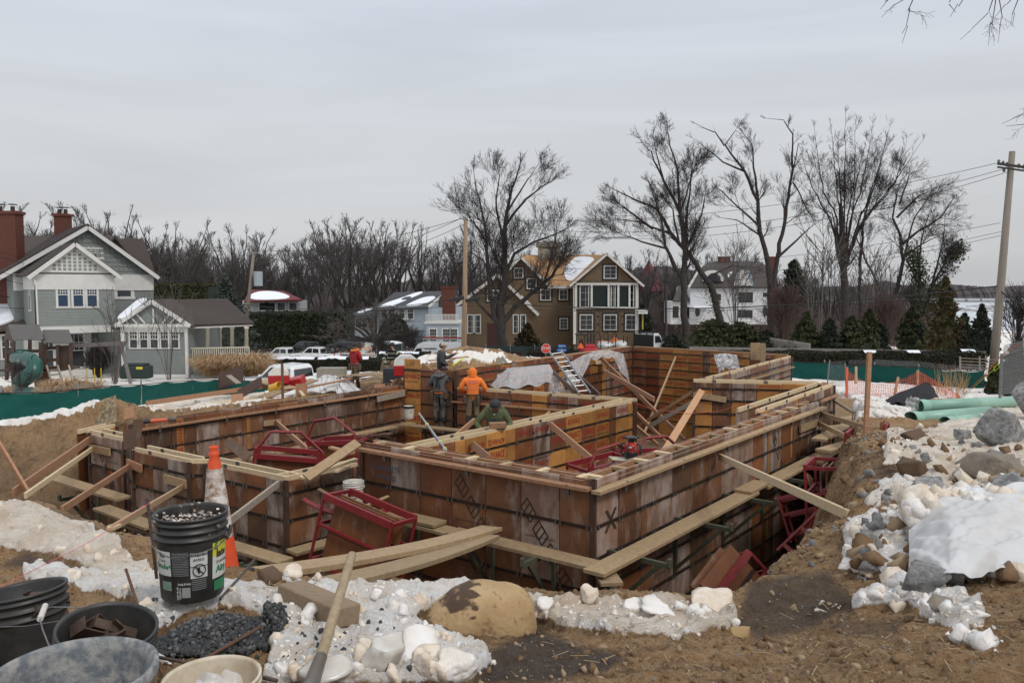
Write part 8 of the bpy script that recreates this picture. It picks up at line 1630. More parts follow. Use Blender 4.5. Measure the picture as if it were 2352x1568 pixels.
for i in range(14):x=-1.35-i*.1;h_=.25+.35*abs(math.sin(i*1.7));mb.beam((x,1.0,1.2),(x,1.0,1.2+h_),.01,.035,up=(1,0,0))
mb.build('skyline_logo',BLKT,t,autobase=False);mb=MB();mb.prism([(2.28,-.85,1.52),(2.28,.85,1.52),(1.68,.78,2.40),(1.68,-.78,2.40)],(.03,0,.02));mb.build('windscreen',CGL,t,autobase=False)
WP[t.name]=vl;t.rotation_euler=(0,0,R(172))
fl=Q(1482,812,78);fl.z=Q(1500,764,78).z-2.55;t=thing('flatbed_truck','white flatbed truck with a black headache rack beyond the back wall','truck',fl);WP[t.name]=Vector((0,0,0))
side_prism(t,'cab',[(-.1,.8),(-.1,2.35),(.1,2.5),(.9,2.5),(1.25,2.3),(1.6,1.6),(2.6,1.45),(2.8,1.2),(2.8,.7)],-1.05,1.05,CARW,bevel=.08,top_in=.08)
for s in (-1,1):
    mb=MB();mb.prism([(.15,s*1.03,1.6),(.15,s*.99,2.25),(.95,s*.99,2.25),(1.4,s*1.03,1.6)],(0,s*.02,0));mb.build('side_window',CGL,t,autobase=False)
    wheel(t,1.9,s*.95,.45,.3);wheel(t,-3,s*.95,.45,.3)
mb=MB();mb.box((-3.2,0,1.05),(6,2.3,.25));mb.build('bed',BLKT,t,autobase=False)
mb=MB();mb.box((-.35,0,1.7),(.1,2.2,1.4));mb.build('bulkhead',BLKT,t,autobase=False)
for y in (-1.1,-.4,.4,1.1):mb=MB();mb.beam((-.35,y,1.0),(-.35,y,2.75),.08,.08,up=(1,0,0));mb.build('rack_post',BLKT,t,autobase=False)
for z in (2.72,2.5):mb=MB();mb.beam((-.35,-1.1,z),(-.35,1.1,z),.07,.07);mb.build('rack_bar',BLKT,t,autobase=False)
WP[t.name]=fl;t.rotation_euler=(0,0,R(48))
fk=Q(1345,815,72);t=thing('forklift','red forklift with black mast and cage in front of the brown house','forklift',fk);FR=mat('forklift_red',(.42,.02,.03),(.35,.02,.03),rough=.35)
def fbox(n,x0,x1,y0,y1,d,th,m,bev=.03):a,b=Q(x0,y0,d),Q(x1,y1,d);mb=MB();mb.box(((a.x+b.x)/2,d,(a.z+b.z)/2),(abs(b.x-a.x),th,abs(a.z-b.z)));return mb.build(n,m,t,bevel=bev)
fbox('body',1326,1372,797,818,72,1.4,FR,.12);fbox('counterweight',1330,1366,790,798,72,1.2,FR,.1)
for x in (1324,1343):fbox('cage_post',x-1,x+1,768,798,71.4,.08,BLKT,0)
fbox('cage_roof',1322,1346,766,769,71.6,1.3,BLKT);
for x in (1350,1357,1364):fbox('mast',x-1.8,x+1.2,763,808,72.5,.2,BLKT,0)
fbox('seat',1330,1340,782,792,72,.5,mat('dark_seat',(.03,.02,.02)),.05);c=Q(1334,793,71.1);mb=MB();mb.prism([c+Vector((-.3,0,-.25)),c+Vector((.3,0,-.25)),c+Vector((0,0,.3))],(0,.03,0));mb.build('orange_triangle',mat('slow_triangle',(.85,.16,.03)),t)
mb=MB();mb.lathe([(.2,-.12),(.42,-.12),(.42,.12),(.2,.12)],16,Q(1335,816,71.2),rot=rotm(R(90)));mb.build('wheel',TYR,t)
t=thing('wrapped_lumber','long white-wrapped lumber stacks on the flatbed before the brown house','lumber stack',Q(1405,806,74))
for i,(x0,x1,y0,y1) in enumerate(((1372,1406,785,800),(1408,1440,783,799))):a,b=Q(x0,y0,74),Q(x1,y1,74);mb=MB();mb.blob(((a.x+b.x)/2,74,(a.z+b.z)/2),((b.x-a.x)*.52,1.2,(a.z-b.z)*.55),3,.08,i);mb.build('wrapped_stack',SHEETW if 0 else mat('white_wrap',(.66,.68,.68),(.5,.52,.52),rough=.4,scale=2,bump=.4,bscale=5),t,smooth=True)
for x in (1380,1397,1414,1432,1441):mb=MB();mb.tube([Q(x,772,73),Q(x,806,73)],.05,6);mb.build('stake',BLKT,t)
sheet('orange_tarp','orange tarpaulin heap before the brown house','tarpaulin',lambda u,v:Q(1372+66*u,786-4*v-8*math.exp(-((u-.62)/.12)**2)*v-3*v*nz3(u*3,v,1,3),77+v),30,8,mat('orange_tarp',(.50,.13,.05),(.35,.10,.05)))
t=thing('goal_frame','orange street hockey goal frame in the snow beside the white pickups','goal',Q(860,815,92));OGF=mat('goal_orange',(.75,.25,.08));a,b,c_,d_q=Q(827,822,60),Q(831,799,60),Q(853,800,60),Q(851,823,60)
for p,q in ((a,b),(b,c_),(c_,d_q)):mb=MB();mb.tube([p,q],.035,6);mb.build('goal_pipe',OGF,t)
t2=thing('trailer','pale farm gate and trailer behind the right pole','gate',Q(2235,850,41));
for y in (822,829,836,843):mb=MB();mb.tube([Q(2204,y,40),Q(2290,y+4,40)],.02,6);mb.build('gate_rail',POLEG,t2)
for x in (2205,2250):mb=MB();mb.tube([Q(x,818,40),Q(x,855,40)],.04,6);mb.build('gate_post',POLEG,t2)
gp=Q(314,858,43);mb=MB();mb.box(gp+Vector((0,0,.1)),(1.5,.8,.7));mb.box(gp+Vector((0,0,.5)),(1.2,.7,.15));mb.build('heating_unit',mat('dark_green_unit',(.015,.03,.025)),None,'dark green machine with a yellow label in the snow by the sunroom','generator',bevel=.06)
mb=MB();mb.box(gp+Vector((.35,-.42,.35)),(.35,.02,.14));mb.build('yellow_label',mat('yellow_label',(.6,.5,.05)),None,'small yellow sticker on the dark green machine','sticker')
# ------------------------------------------------------------------ vegetation
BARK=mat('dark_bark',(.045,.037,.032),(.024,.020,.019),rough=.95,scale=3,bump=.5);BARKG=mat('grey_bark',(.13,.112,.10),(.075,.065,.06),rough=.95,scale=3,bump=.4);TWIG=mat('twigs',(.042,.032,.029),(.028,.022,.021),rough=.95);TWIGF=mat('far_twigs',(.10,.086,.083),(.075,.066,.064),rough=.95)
def tubes_mesh(name,S,m,sides=None):
    """segments [p0, p1, r0, r1] -> one mesh of open prisms"""
    S=np.array(S,float);Vs,Fs,off=[],[],0
    big=np.maximum(S[:,6],S[:,7])>(sides or .05)
    for sel,k in ((big,7),(~big,3)):
        s=S[sel]
        if not len(s):continue
        d=s[:,3:6]-s[:,:3];L=np.linalg.norm(d,axis=1,keepdims=True)+1e-9;d=d/L;h=np.where(np.abs(d[:,2:3])<.9,np.array([[0,0,1.]]),np.array([[1.,0,0]]));a=np.cross(d,h);a /= np.linalg.norm(a,axis=1,keepdims=True)+1e-9;b=np.cross(d,a)
        th=np.arange(k)*2*math.pi/k;ring=a[:,None]*np.cos(th)[None,:,None]+b[:,None]*np.sin(th)[None,:,None]
        V=np.concatenate([s[:,None,:3]+ring*s[:,6][:,None,None],s[:,None,3:6]+d[:,None]*s[:,6][:,None,None]*.3+ring*s[:,7][:,None,None]],1);n=len(s);base=off+np.arange(n)[:,None]*2*k;j=np.arange(k);F=np.stack([base+j,base+(j+1) % k,base+k+(j+1) % k,base+k+j],-1).reshape(-1,4)
        Vs.append(V.reshape(-1,3));Fs.append(F);off+=n*2*k
    return nmesh(name,np.concatenate(Vs),np.concatenate(Fs),m)
class Grow:
    def __init__(s,seed,up=.25,spread=.9,wig=.10,minr=.012,dens=1.0):s.rs=np.random.RandomState(seed);s.T=[];s.C=[];s.up=up;s.sp=spread;s.wig=wig;s.minr=minr;s.dens=dens
    def seg(s,p,q,r0,r1,lv):(s.T if lv<1 else s.C).append([*p,*q,r0,r1])
    def limb(s,pts,r0,r1,lv,side=None,scale=1.0):
        """a limb along given points that sends out side branches"""
        pts=[np.array(p,float) for p in pts];n=len(pts)-1;tot=sum(np.linalg.norm(pts[i+1]-pts[i]) for i in range(n));acc=0
        for i in range(n):
            L=np.linalg.norm(pts[i+1]-pts[i]);k=max(1,int(L/(1.0*scale)));prev=pts[i]
            for j in range(k):
                f=(j+1)/k;q=pts[i]*(1-f)+pts[i+1]*f
                if not (i==n-1 and j==k-1):q=q+s.rs.randn(3)*.05*scale
                a0=(acc+L*j/k)/tot;a1=(acc+L*f)/tot;s.seg(prev,q,r0+(r1-r0)*a0,r0+(r1-r0)*a1,lv)
                if side and a1>side[0]:
                    d=(q-prev)/(np.linalg.norm(q-prev)+1e-9)
                    for _ in range(s.rs.poisson(side[1]*s.dens*L/k/scale)):
                        rr_=(r0+(r1-r0)*a1)*(.22+.25*s.rs.rand());s.branch(q,s.turn(d,.5+.5*s.rs.rand()),(side[2]*max(1.12-a1*.92,.22))*(.6+.6*s.rs.rand())*scale,max(rr_,s.minr*1.5),1,scale)
                prev=q
            acc+=L
        d=(pts[-1]-pts[-2])/np.linalg.norm(pts[-1]-pts[-2])
        if side:
            for _ in range(3):s.branch(pts[-1],s.turn(d,.35),side[2]*.2*scale,max(r1,s.minr*1.5),1,scale)
    def turn(s,d,a):
        r=s.rs.randn(3);r-=d*(r@d);r /= np.linalg.norm(r)+1e-9;v=d*math.cos(a)+r*math.sin(a)*s.sp;v[2]+=s.up*(.5+.5*s.rs.rand());return v/np.linalg.norm(v)
    def branch(s,p,d,L,r,lv,scale=1.0):
        if lv>5 or L<.28*scale:return
        n=3 if lv<3 else 2;q=p;st=L/n
        for i in range(n):
            d=d+s.rs.randn(3)*s.wig;d[2]+=s.up*.18;d /= np.linalg.norm(d);nx=q+d*st;ra=max(r*(1-.55*i/n),s.minr);rb=max(r*(1-.55*(i+1)/n),s.minr);s.seg(q,nx,ra,rb,lv);q=nx
            k=s.rs.poisson(1.25*s.dens if lv<4 else .9*s.dens)
            for _ in range(k):s.branch(q,s.turn(d,.38+.42*s.rs.rand()),L*(.50+.24*s.rs.rand()),rb*.5,lv+1,scale)
        s.branch(q,s.turn(d,.25),L*.48,rb*.8,lv+1,scale)
def tree_obj(name,label,g,base,group=None,mt=BARK,mc=TWIG,cat='tree'):
    t=thing(name,label,cat,base,group)
    for nm,S,m in (('trunk',g.T,mt),('crown',g.C,mc)):
        if S:
            o=obj(nm,tubes_mesh(nm,np.array(S)-np.array([*base,*base,0,0]),m),base,t)
            if nm=='crown':o['kind']='stuff'
    return t
def guided(name,label,seed,d,stems,minr=.0085,up=.22,dens=1.2,mt=BARK,side=(.3,.8,4.0),jit=1.2,scale=1.0,lean=None):
    g=Grow(seed,up=up,minr=minr,dens=dens);rs=np.random.RandomState(seed)
    for k,(pts,r0,r1) in enumerate(stems):
        dj=[0 if i==0 else rs.randn()*jit*i/len(pts) for i in range(len(pts))] if k else [0]*len(pts)
        pts=[(p[0],p[1]+(22 if p[1]<420 and i==len(pts)-1 else 0)) for i,p in enumerate(pts)];P_=[Q(p[0],p[1],d+dj[i]) for i,p in enumerate(pts)];g.limb(P_,r0*.66,r1*.5,0,(side[0],side[1]*1.9,side[2]*.95),scale)
    b=Q(stems[0][0][0][0],stems[0][0][0][1],d);t=tree_obj(name,label,g,b,mt=mt);return t
guided('bare_tree','big dark leafless tree standing in front of the brown house',11,72,[
 ([(1152,815),(1152,760),(1150,700),(1160,636),(1158,548),(1164,489),(1178,430),(1195,352)],.75,.08),([(1156,740),(1180,705),(1219,674),(1269,633),(1292,595),(1304,556)],.42,.07),([(1160,640),(1181,583),(1225,556),(1269,542),(1310,520)],.26,.05),
 ([(1148,770),(1130,695),(1122,636),(1114,518),(1093,430),(1088,372)],.42,.05),([(1160,520),(1204,460),(1240,431),(1268,395)],.22,.05),([(1140,740),(1093,688),(1073,642),(1062,570)],.24,.05),([(1158,560),(1140,480),(1145,400),(1140,345)],.2,.04),([(1118,560),(1080,500),(1050,450)],.16,.04),([(1164,489),(1215,410),(1240,350)],.16,.04),([(1250,650),(1275,560),(1285,480)],.14,.04),([(1150,690),(1110,600),(1060,560)],.16,.04)],side=(.25,.62,3.3))
guided('bare_tree','leafless twin-stemmed tree right of the brown house',12,80,[
 ([(1576,790),(1574,745),(1570,698),(1566,640),(1574,581),(1559,480),(1524,413),(1492,347),(1468,296)],.62,.06),([(1574,600),(1578,480),(1586,425),(1592,340)],.3,.05),([(1561,490),(1555,386),(1532,308),(1534,272)],.26,.04),([(1566,640),(1528,562),(1518,495),(1490,420)],.3,.05),([(1500,526),(1438,480),(1391,448)],.22,.04),([(1528,570),(1450,545),(1385,545)],.18,.04),([(1580,560),(1612,490),(1622,430)],.2,.04),([(1559,500),(1590,400),(1610,345)],.18,.04),([(1524,413),(1505,340),(1500,290)],.15,.04),([(1574,600),(1605,540),(1615,520)],.12,.04)],side=(.3,.6,3.4))
guided('bare_tree','leaning leafless tree with a mossy lower trunk before the white house',13,84,[([(1655,740),(1640,680),(1629,652),(1594,600),(1539,534),(1508,480),(1438,449),(1400,430)],.62,.06),([(1620,640),(1680,610),(1740,615)],.22,.05),([(1540,536),(1470,510),(1400,500)],.2,.04),([(1560,560),(1545,480),(1500,400)],.2,.04)],side=(.45,.55,2.6))
guided('bare_tree','tall forked leafless tree with a long left lead and few side twigs',14,86,[
 ([(1768,800),(1770,745),(1769,659),(1762,597),(1745,527),(1742,464),(1711,394),(1664,335),(1641,304),(1598,262)],.62,.05),([(1742,470),(1737,433),(1727,331),(1704,300),(1690,268)],.25,.03),([(1744,520),(1700,480),(1660,440),(1638,420)],.2,.04),([(1745,540),(1690,505),(1655,500)],.16,.04),([(1711,394),(1660,372),(1610,330),(1590,295)],.18,.03),([(1664,335),(1690,300),(1700,285)],.1,.03),
 ([(1772,700),(1774,659),(1789,581),(1805,495),(1820,386),(1821,308),(1801,276),(1760,250)],.45,.04),([(1789,589),(1848,534),(1883,507)],.24,.04),([(1820,400),(1835,330),(1845,310)],.14,.03),([(1800,520),(1800,440),(1810,400)],.12,.03),([(1822,420),(1865,500),(1900,520)],.14,.04)],side=(.35,.5,2.4))
fan=[(1907,262),(1942,240),(1965,262),(2005,262),(2044,268),(2083,296),(2120,300),(1870,270),(1838,320),(1842,400),(1848,440),(2060,340),(1990,300),(1925,300),(2075,380)]
guided('bare_tree','largest spreading beech with a dense fan-shaped leafless crown',15,90,[([(1942,790),(1940,700),(1938,620),(1936,560),(1932,480)],.85,.4)]+[([(1938+(3 if x>1950 else -3),640-i*7 % 60),(1938+(x-1938)*.30,520-i*11 % 40),(1938+(x-1938)*(.58+.12*(i % 3)),405+i*13 % 50 if y<380 else 475),(x,y)],.2,.03) for i,(x,y) in enumerate(fan)]+[([(1978,800),(1976,700),(1975,600),(1985,500),(2010,420),(2030,330)],.4,.05),([(2040,780),(2020,660),(1985,590),(1965,540)],.35,.12)],side=(.38,.72,3.0),dens=1.0)
guided('bare_tree','windswept leafless tree right of the largest beech',16,88,[([(2035,790),(2040,720),(2062,655),(2075,600),(2068,540),(2050,500),(2062,430),(2080,380)],.5,.05),([(2072,560),(2110,530),(2160,500),(2190,455),(2205,440)],.24,.04),([(2070,590),(2120,560),(2160,540)],.2,.04),([(2060,500),(2110,450),(2150,410)],.2,.04),([(2066,470),(2090,400),(2110,370)],.16,.04),([(2075,600),(2100,500),(2140,440)],.2,.04)],side=(.3,.8,2.8),up=.05)
tiv=guided('ivy_tree','ivy-clad leafless tree at the right end of the tree line',17,86,[([(2120,800),(2118,720),(2112,640),(2106,560)],.5,.1),([(2122,720),(2150,640),(2180,590),(2205,570)],.3,.05),([(2115,660),(2085,600),(2070,560)],.2,.05),([(2140,660),(2165,560),(2170,500)],.2,.04),([(2110,600),(2120,530),(2140,470)],.18,.04)],side=(.3,.8,2.6))
def leaves(name,pts,size,mats,seed=0,parent=None,flat=.6,**k):
    rs=np.random.RandomState(seed);pts=np.asarray(pts);n=len(pts);a=rs.randn(n,3);a /= np.linalg.norm(a,axis=1,keepdims=True);b=np.cross(a,rs.randn(n,3));b /= np.linalg.norm(b,axis=1,keepdims=True);s=size*(.6+.8*rs.rand(n,1))
    V=np.stack([pts-a*s,pts+b*s*flat,pts+a*s,pts-b*s*flat],1).reshape(-1,3);F=np.arange(n*4).reshape(-1,4);c=pts.mean(0) if parent is None else np.array(WP[parent.name])
    o=obj(name,nmesh(name,V-c,F,mats,rs.randint(0,len(mats),n) if len(mats)>1 else None),c,parent,**k)
    if parent is not None:o['kind']='stuff'
    return o
EVG=[mat('evergreen_a',(.030,.038,.012),(.045,.050,.014),rough=.9,scale=2),mat('evergreen_b',(.016,.024,.010),(.022,.03,.012),rough=.9,scale=2),mat('evergreen_c',(.055,.052,.014),(.035,.038,.012),rough=.9,scale=2)]
DGR=[EVG[1],mat('dark_needles',(.011,.018,.012),(.018,.026,.016),rough=.9)];BRN=[mat('bronze_needles',(.085,.042,.012),(.05,.035,.012),rough=.9),EVG[2]];BLU=[mat('blue_needles',(.035,.05,.042),(.05,.068,.058),rough=.9),DGR[1]]
rs=np.random.RandomState(9);iv=[]
for a,b in (((2120,790),(2110,600)),((2125,720),(2180,590)),((2180,592),(2205,568)),((2112,640),(2090,570))):
    p,q=Q(*a,86),Q(*b,86)
    for _ in range(1100):iv.append(np.array(p.lerp(q,rs.rand()))+rs.randn(3)*np.array([.45,.5,.5]))
leaves('ivy',iv,.13,EVG[:2],3,tiv)
mo=[]
for _ in range(700):mo.append(np.array(Q(1652,725,84).lerp(Q(1628,650,84),rs.rand()))+rs.randn(3)*np.array([.4,.4,.2]))
leaves('moss',mo,.08,EVG[2:],4,[o for o in COL.objects if o.get('label','').startswith('leaning leafless')][0])
def conifer(label,px,ytop,ybot,wpx,d,mats,seed,n=2600,name='evergreen_tree',group=None,shape=1.0,leaf=.16):
    b,tp_=Q(px,ybot,d),Q(px,ytop,d);H=tp_.z-b.z;Rw=wpx/2/FPX*d;rs=np.random.RandomState(seed);t=thing(name,label,'evergreen tree' if name=='evergreen_tree' else 'shrub',b,group)
    mb=MB();mb.tube([b,b+UPV*H*.9],[.12,.03],6);mb.build('trunk',BARK,t)
    n=int(n*1.5);h=rs.rand(n)**1.25;tier=.78+.22*np.sin(h*34+rs.rand()*6);ph=rs.rand(n)*6.283;lob=1+.3*np.sin(ph*2+seed+h*5)+.18*np.sin(ph*5+h*14);r=Rw*((1-h)**shape)*tier*lob*(1-.45*rs.rand(n)**2);P_=np.stack([np.cos(ph)*r,np.sin(ph)*r,h*H+.05*H*rs.randn(n)*.4],1)+np.array(b)
    leaves('foliage',P_,leaf,mats,seed,t,.45)
    mb=MB();mb.lathe([(.01,H*.93),(Rw*.30,H*.55),(Rw*.55,H*.22),(Rw*.6,.05*H),(.01,0)],10,b);mb.build('inner_foliage',mats[-1],t);return t
con=[(1640,735,800,95,66,EVG,'wide olive-green yew before the white house'),(1700,742,800,90,67,[EVG[1],EVG[2]],'broad olive yew just right of the wide one'),(1850,718,800,62,64,EVG,'first upright arborvitae right of the forked tree'),(1905,735,802,52,63,DGR,'dark squat evergreen between two arborvitae'),(1955,728,800,62,63,EVG,'middle arborvitae below the largest beech'),(1995,712,800,48,66,EVG,'narrow arborvitae behind the middle one'),(2092,708,806,62,55,[EVG[1],EVG[1],EVG[2]],'dark green arborvitae left of the bronze one'),(2167,640,812,72,52,BRN,'tall bronze-brown arborvitae at the right'),(2252,702,812,52,50,DGR,'dark spiky spruce left of the leaning pole'),(2212,722,812,46,54,DGR,'small dark evergreen between the bronze one and the spruce'),(1822,600,700,62,120,DGR,'tall dark spruce far behind the forked tree'),(1760,760,805,60,66,[EVG[1]],'low dark shrub at the foot of the forked tree'),(1470,700,800,60,95,DGR,'dark evergreen at the right corner of the brown house'),
 (522,640,800,110,88,BLU,'large blue-grey spruce behind the porch'),(1212,745,800,50,74,[EVG[1],BRN[0]],'ragged broadleaf evergreen at the foot of the big dark tree'),(2330,790,905,90,27,[EVG[1],EVG[2]],'dense evergreen behind the chain-link fence'),(1545,770,806,60,78,DGR,'low dark evergreen clump right of the flatbed truck'),(2285,840,915,40,27,[EVG[0]],'small green bush at the foot of the chain-link post'),(2020,745,800,40,68,DGR,'small dark evergreen under the leaning beech stem')]
for i,c in enumerate(con):conifer(c[6],c[0],c[1],c[2],c[3]*1.25,c[4],c[5],100+i,n=2300,shape=.6 if c[6].find('yew')<0 else .35,leaf=.0022*c[4]+.03)
def hedge(label,x0,x1,y0,y1,d0,d1,dep,mats,seed,n,leaf,name='hedge',snow=None,lump=.3):
    a0,a1,b0_,b1_=Q(x0,y0,d0),Q(x1,y0 if not isinstance(y1,tuple) else y1[1],d1),None,None;yb=y1 if not isinstance(y1,tuple) else y1[0]
    p0,p1=Q(x0,yb,d0),Q(x1,yb,d1);t=thing(name,label,'hedge',(p0+p1)/2);rs=np.random.RandomState(seed)
    u=rs.rand(n);v=rs.rand(n);w=rs.rand(n);face=rs.rand(n);v=np.where(face<.3,1,v);w=np.where(face>=.3,(rs.rand(n)**2)*.3,w)
    hx=p0.x+(p1.x-p0.x)*u;hy=p0.y+(p1.y-p0.y)*u+w*dep;zb_=p0.z+(p1.z-p0.z)*u;zt_=a0.z+(a1.z-a0.z)*u;top=zt_-zb_;lumpy=(fbm(u*18,w*2,3,seed)-.5)*2*lump
    Z=zb_+(top+lumpy)*v;leaves('foliage',np.stack([hx,hy+lumpy*.5*(1-v),Z],1),leaf,mats,seed,t,.5)
    mb=MB();e=.22*lump+.08;mb.prism([p0+Vector((0,.1+e,0)),p1+Vector((0,.1+e,0)),Vector((a1.x,a1.y+.1+e,a1.z-e)),Vector((a0.x,a0.y+.1+e,a0.z-e))],(0,dep,0));mb.build('inner_branches',DGR[1],t)
    if snow:
        for k,(s0,s1) in enumerate(snow):
            pts=[];m_=22
            for i in range(m_+1):f=s0+(s1-s0)*i/m_;pts.append((p0.x+(p1.x-p0.x)*f,p0.y+(p1.y-p0.y)*f,a0.z+(a1.z-a0.z)*f,(fbm(np.array([f*14.]),np.array([k*3.]),3,7)[0])))
            V=[];
            for x,y,z,r_ in pts:
                wd=dep*(.4+.6*r_);V+=[(x,y+dep*.05*r_,z+.02),(x,y+wd*.3,z+.12+.1*r_),(x,y+wd,z+.1),(x,y+wd+.1,z)]
            mb=MB();mb.add(V,[(i*4+j,i*4+4+j,i*4+5+j,i*4+1+j) for i in range(m_) for j in range(3)]);mb.build('snow_cap',SNOWR,t,smooth=True)
    return t
HG=[mat('hedge_olive',(.034,.036,.012),(.022,.026,.010),rough=.9),DGR[1],mat('hedge_brown',(.05,.036,.018),(.03,.024,.013),rough=.9)]
hedge('long clipped hedge with snow on top behind the white pickup, left part',536,800,826,873,52,48,1.6,HG,1,26000,.06,snow=[(.03,.5),(.42,.72),(.75,.98)],lump=.12)
hedge('clipped hedge behind the red-jacketed man, right part',800,960,826,872,47.5,45,1.4,HG,2,17000,.06,snow=[(.1,.3)],lump=.12)
hedge('farther snow-topped hedge left of the van',870,985,813,840,62,61,2,HG,3,9000,.08,snow=[(.0,.35),(.4,.8)],lump=.12)
hedge('tall dark hedge behind the parked cars',548,800,721,800,105,104.5,4,[EVG[1],DGR[1],EVG[0]],4,22000,.2,lump=.45);hedge('tall dark hedge continuing left of the blue house',700,812,722,800,113,113,4,[DGR[1],EVG[1]],5,9000,.2,lump=.8)
hedge('tall yellowish hedge top behind the sage house',352,476,655,745,95,95,4,[EVG[0],EVG[2]],6,11000,.16,lump=.4)
hedge('long dark hedge before the picket fence at the right',1600,2268,811,850,50,42,1.6,[HG[1],HG[2],HG[0]],7,26000,.07,snow=[(.62,.66),(.76,.80),(.93,.97)],lump=.15)
hedge('dark clipped bush row before the brown house fence',1120,1200,812,840,68,67,1.2,[mat('red_brown_leaf',(.05,.022,.014),(.035,.018,.012))],8,4000,.07,lump=.2);hedge('second dark red-brown bush row behind the stop sign',1215,1330,806,838,68.5,68,1.2,[MATS['red_brown_leaf'],HG[1]],9,5000,.07,lump=.25)
def bush(label,px,py,w,h,d,mats,seed,n=3000,leaf=.07,name='round_bush'):
    c=Q(px,py,d);t=thing(name,label,'bush',c-UPV*h/2*d/FPX);rs=np.random.RandomState(seed);a=rs.randn(n,3);a /= np.linalg.norm(a,axis=1,keepdims=True);r=(.82+.2*rs.rand(n,1))*(1+.06*np.sin(a[:,:1]*7+seed));P_=a*r*np.array([w/2,w/2.4,h/2])*d/FPX+np.array(c);leaves('foliage',P_,leaf,mats,seed,t,.5);mb=MB();mb.blob(c,(w/2*d/FPX*.84,w/2.4*d/FPX*.84,h/2*d/FPX*.84),3,.05,seed);mb.build('inner_foliage',DGR[1],t,smooth=True)
bush('big rounded dark holly bush in front of the blue house',907,768,62,92,96,[EVG[1],DGR[1],EVG[0]],1,9000,.11)
def shrub(label,px,py,w,h,d,seed,n=60,m=TWIG,droop=0,name='bare_shrub',minr=.006,cat='shrub'):
    b=Q(px,py,d);g=Grow(seed,up=.25-droop,minr=minr,wig=.2);rs=np.random.RandomState(seed);H=h*d/FPX;W=w*d/FPX/2
    for i in range(n):
        a=rs.rand()*6.28;q=rs.rand();tgt=np.array([math.cos(a)*W*q,math.sin(a)*W*q*.7,H*(1-.5*q*q)*(.8+.3*rs.rand())]);p=np.array(b)+np.array([math.cos(a),math.sin(a),0])*W*.12*rs.rand();mid=p+tgt*np.array([.35,.35,.6]);end=np.array(b)+tgt-np.array([0,0,droop*H*q]);g.C.append([*p,*mid,minr*2.2,minr*1.6]);g.C.append([*mid,*end,minr*1.6,minr]);
        for _ in range(3):g.branch(mid+(end-mid)*rs.rand(),g.turn((end-mid)/np.linalg.norm(end-mid),.6),H*.32,minr*1.3,4,H*.28)
    t=thing(name,label,cat,b);S=np.array(g.C)-np.array([*b,*b,0,0]);o=obj('stems',tubes_mesh('stems',S,m),b,t);o['kind']='stuff';return t
shrub('weeping bare bush with drooping twigs right of the holly',945,798,110,38,92,1,260,droop=.35);shrub('tangled bare bush before the hedge right of the pickups',880,822,60,40,72,2,120)
shrub('rounded bare bush beside the sage house wall',375-0,0,10,10,44,3,4) if 0 else shrub('rounded brown bare bush at the sage house wall behind the swings',228,868,62,58,46,3,320,BARK)
shrub('small multi-stemmed bare tree in front of the sunroom windows',388,872,95,170,36,4,9,BARKG,name='bare_sapling',minr=.008,cat='tree');shrub('small multi-stemmed bare tree at the swing leg',262,882,100,165,33,5,10,BARKG,name='bare_sapling',minr=.008,cat='tree');shrub('dark leafless shrub beside the slide mouth',50,898,80,55,27,6,26,BARK,minr=.005)
shrub('young bare tree at the right edge beside the pole',2335,815,90,120,44,7,60,BARK,name='bare_sapling',minr=.01,cat='tree');shrub('bare whippy saplings left of the forked tree',1690,800,60,200,70,8,20,BARKG,name='bare_sapling',minr=.015,cat='tree');shrub('reddish bare shrub under the forked tree',1800,800,80,110,70,9,120,mat('red_twigs',(.10,.055,.045),(.07,.04,.035)),minr=.012);shrub('reddish-brown shrub with dead leaves under the beech',2030,795,130,90,72,10,160,MATS['red_twigs'],minr=.012)
for i,(x,h) in enumerate(((1860,190),(1885,230),(1905,200),(1990,210),(2005,170))):shrub('thin upright sapling among the big trees, %s' % ('leftmost of five','second of five','middle of five','fourth of five','rightmost of five')[i],x,790,28,h,82,20+i,4,BARKG,name='bare_sapling',minr=.03,cat='tree')
t=thing('crabapple_tree','wide low gnarled bare tree left of the blue house','tree',Q(865,815,80));g=Grow(33,up=.05,minr=.012,wig=.22)
for x,y in ((740,760),(760,730),(790,715),(830,700),(865,695),(900,710),(940,735),(965,760),(700,770),(880,740),(815,745),(775,775)):g.limb([Q(866,812,80),Q(862,785,80),Q(862+(x-862)*.5,785+(y-785)*.62,80+random.uniform(-1.5,1.5)),Q(x,y,80+random.uniform(-2,2))],.2,.03,0,(.3,1.0,2.0))
for nm,S,m in (('trunk',g.T,BARK),('crown',g.C,BARKG)):b=WP[t.name];o=obj(nm,tubes_mesh(nm,np.array(S)-np.array([*b,*b,0,0]),m),b,t);o['kind']='stuff' if nm=='crown' else 'thing'
protos=[]
for k in range(6):
    g=Grow(200+k,up=.30,minr=.017,wig=.09,dens=.95);rs=np.random.RandomState(300+k);H=19;g.limb([(0,0,0),(.2,.1,4),(rs.randn()*.3,rs.randn()*.3,9),(rs.randn()*.6,rs.randn()*.6,H*.93)],.36,.05,0,(.22,.5,3.8),1.3)
    for i in range(8):
        a=rs.rand()*6.28;h0=3.5+rs.rand()*4;R_=2.6+rs.rand()*3.2;zt_=H*(.68+.32*rs.rand());g.limb([(0,0,h0),(math.cos(a)*R_*.4,math.sin(a)*R_*.4,h0+(zt_-h0)*.45),(math.cos(a)*R_,math.sin(a)*R_,zt_)],.2,.04,0,(.25,.5,3.2),1.3)
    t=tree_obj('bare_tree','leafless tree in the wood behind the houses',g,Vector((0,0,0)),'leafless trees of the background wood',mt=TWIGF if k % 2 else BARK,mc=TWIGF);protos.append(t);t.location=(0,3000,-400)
rs=np.random.RandomState(77);spots=[]
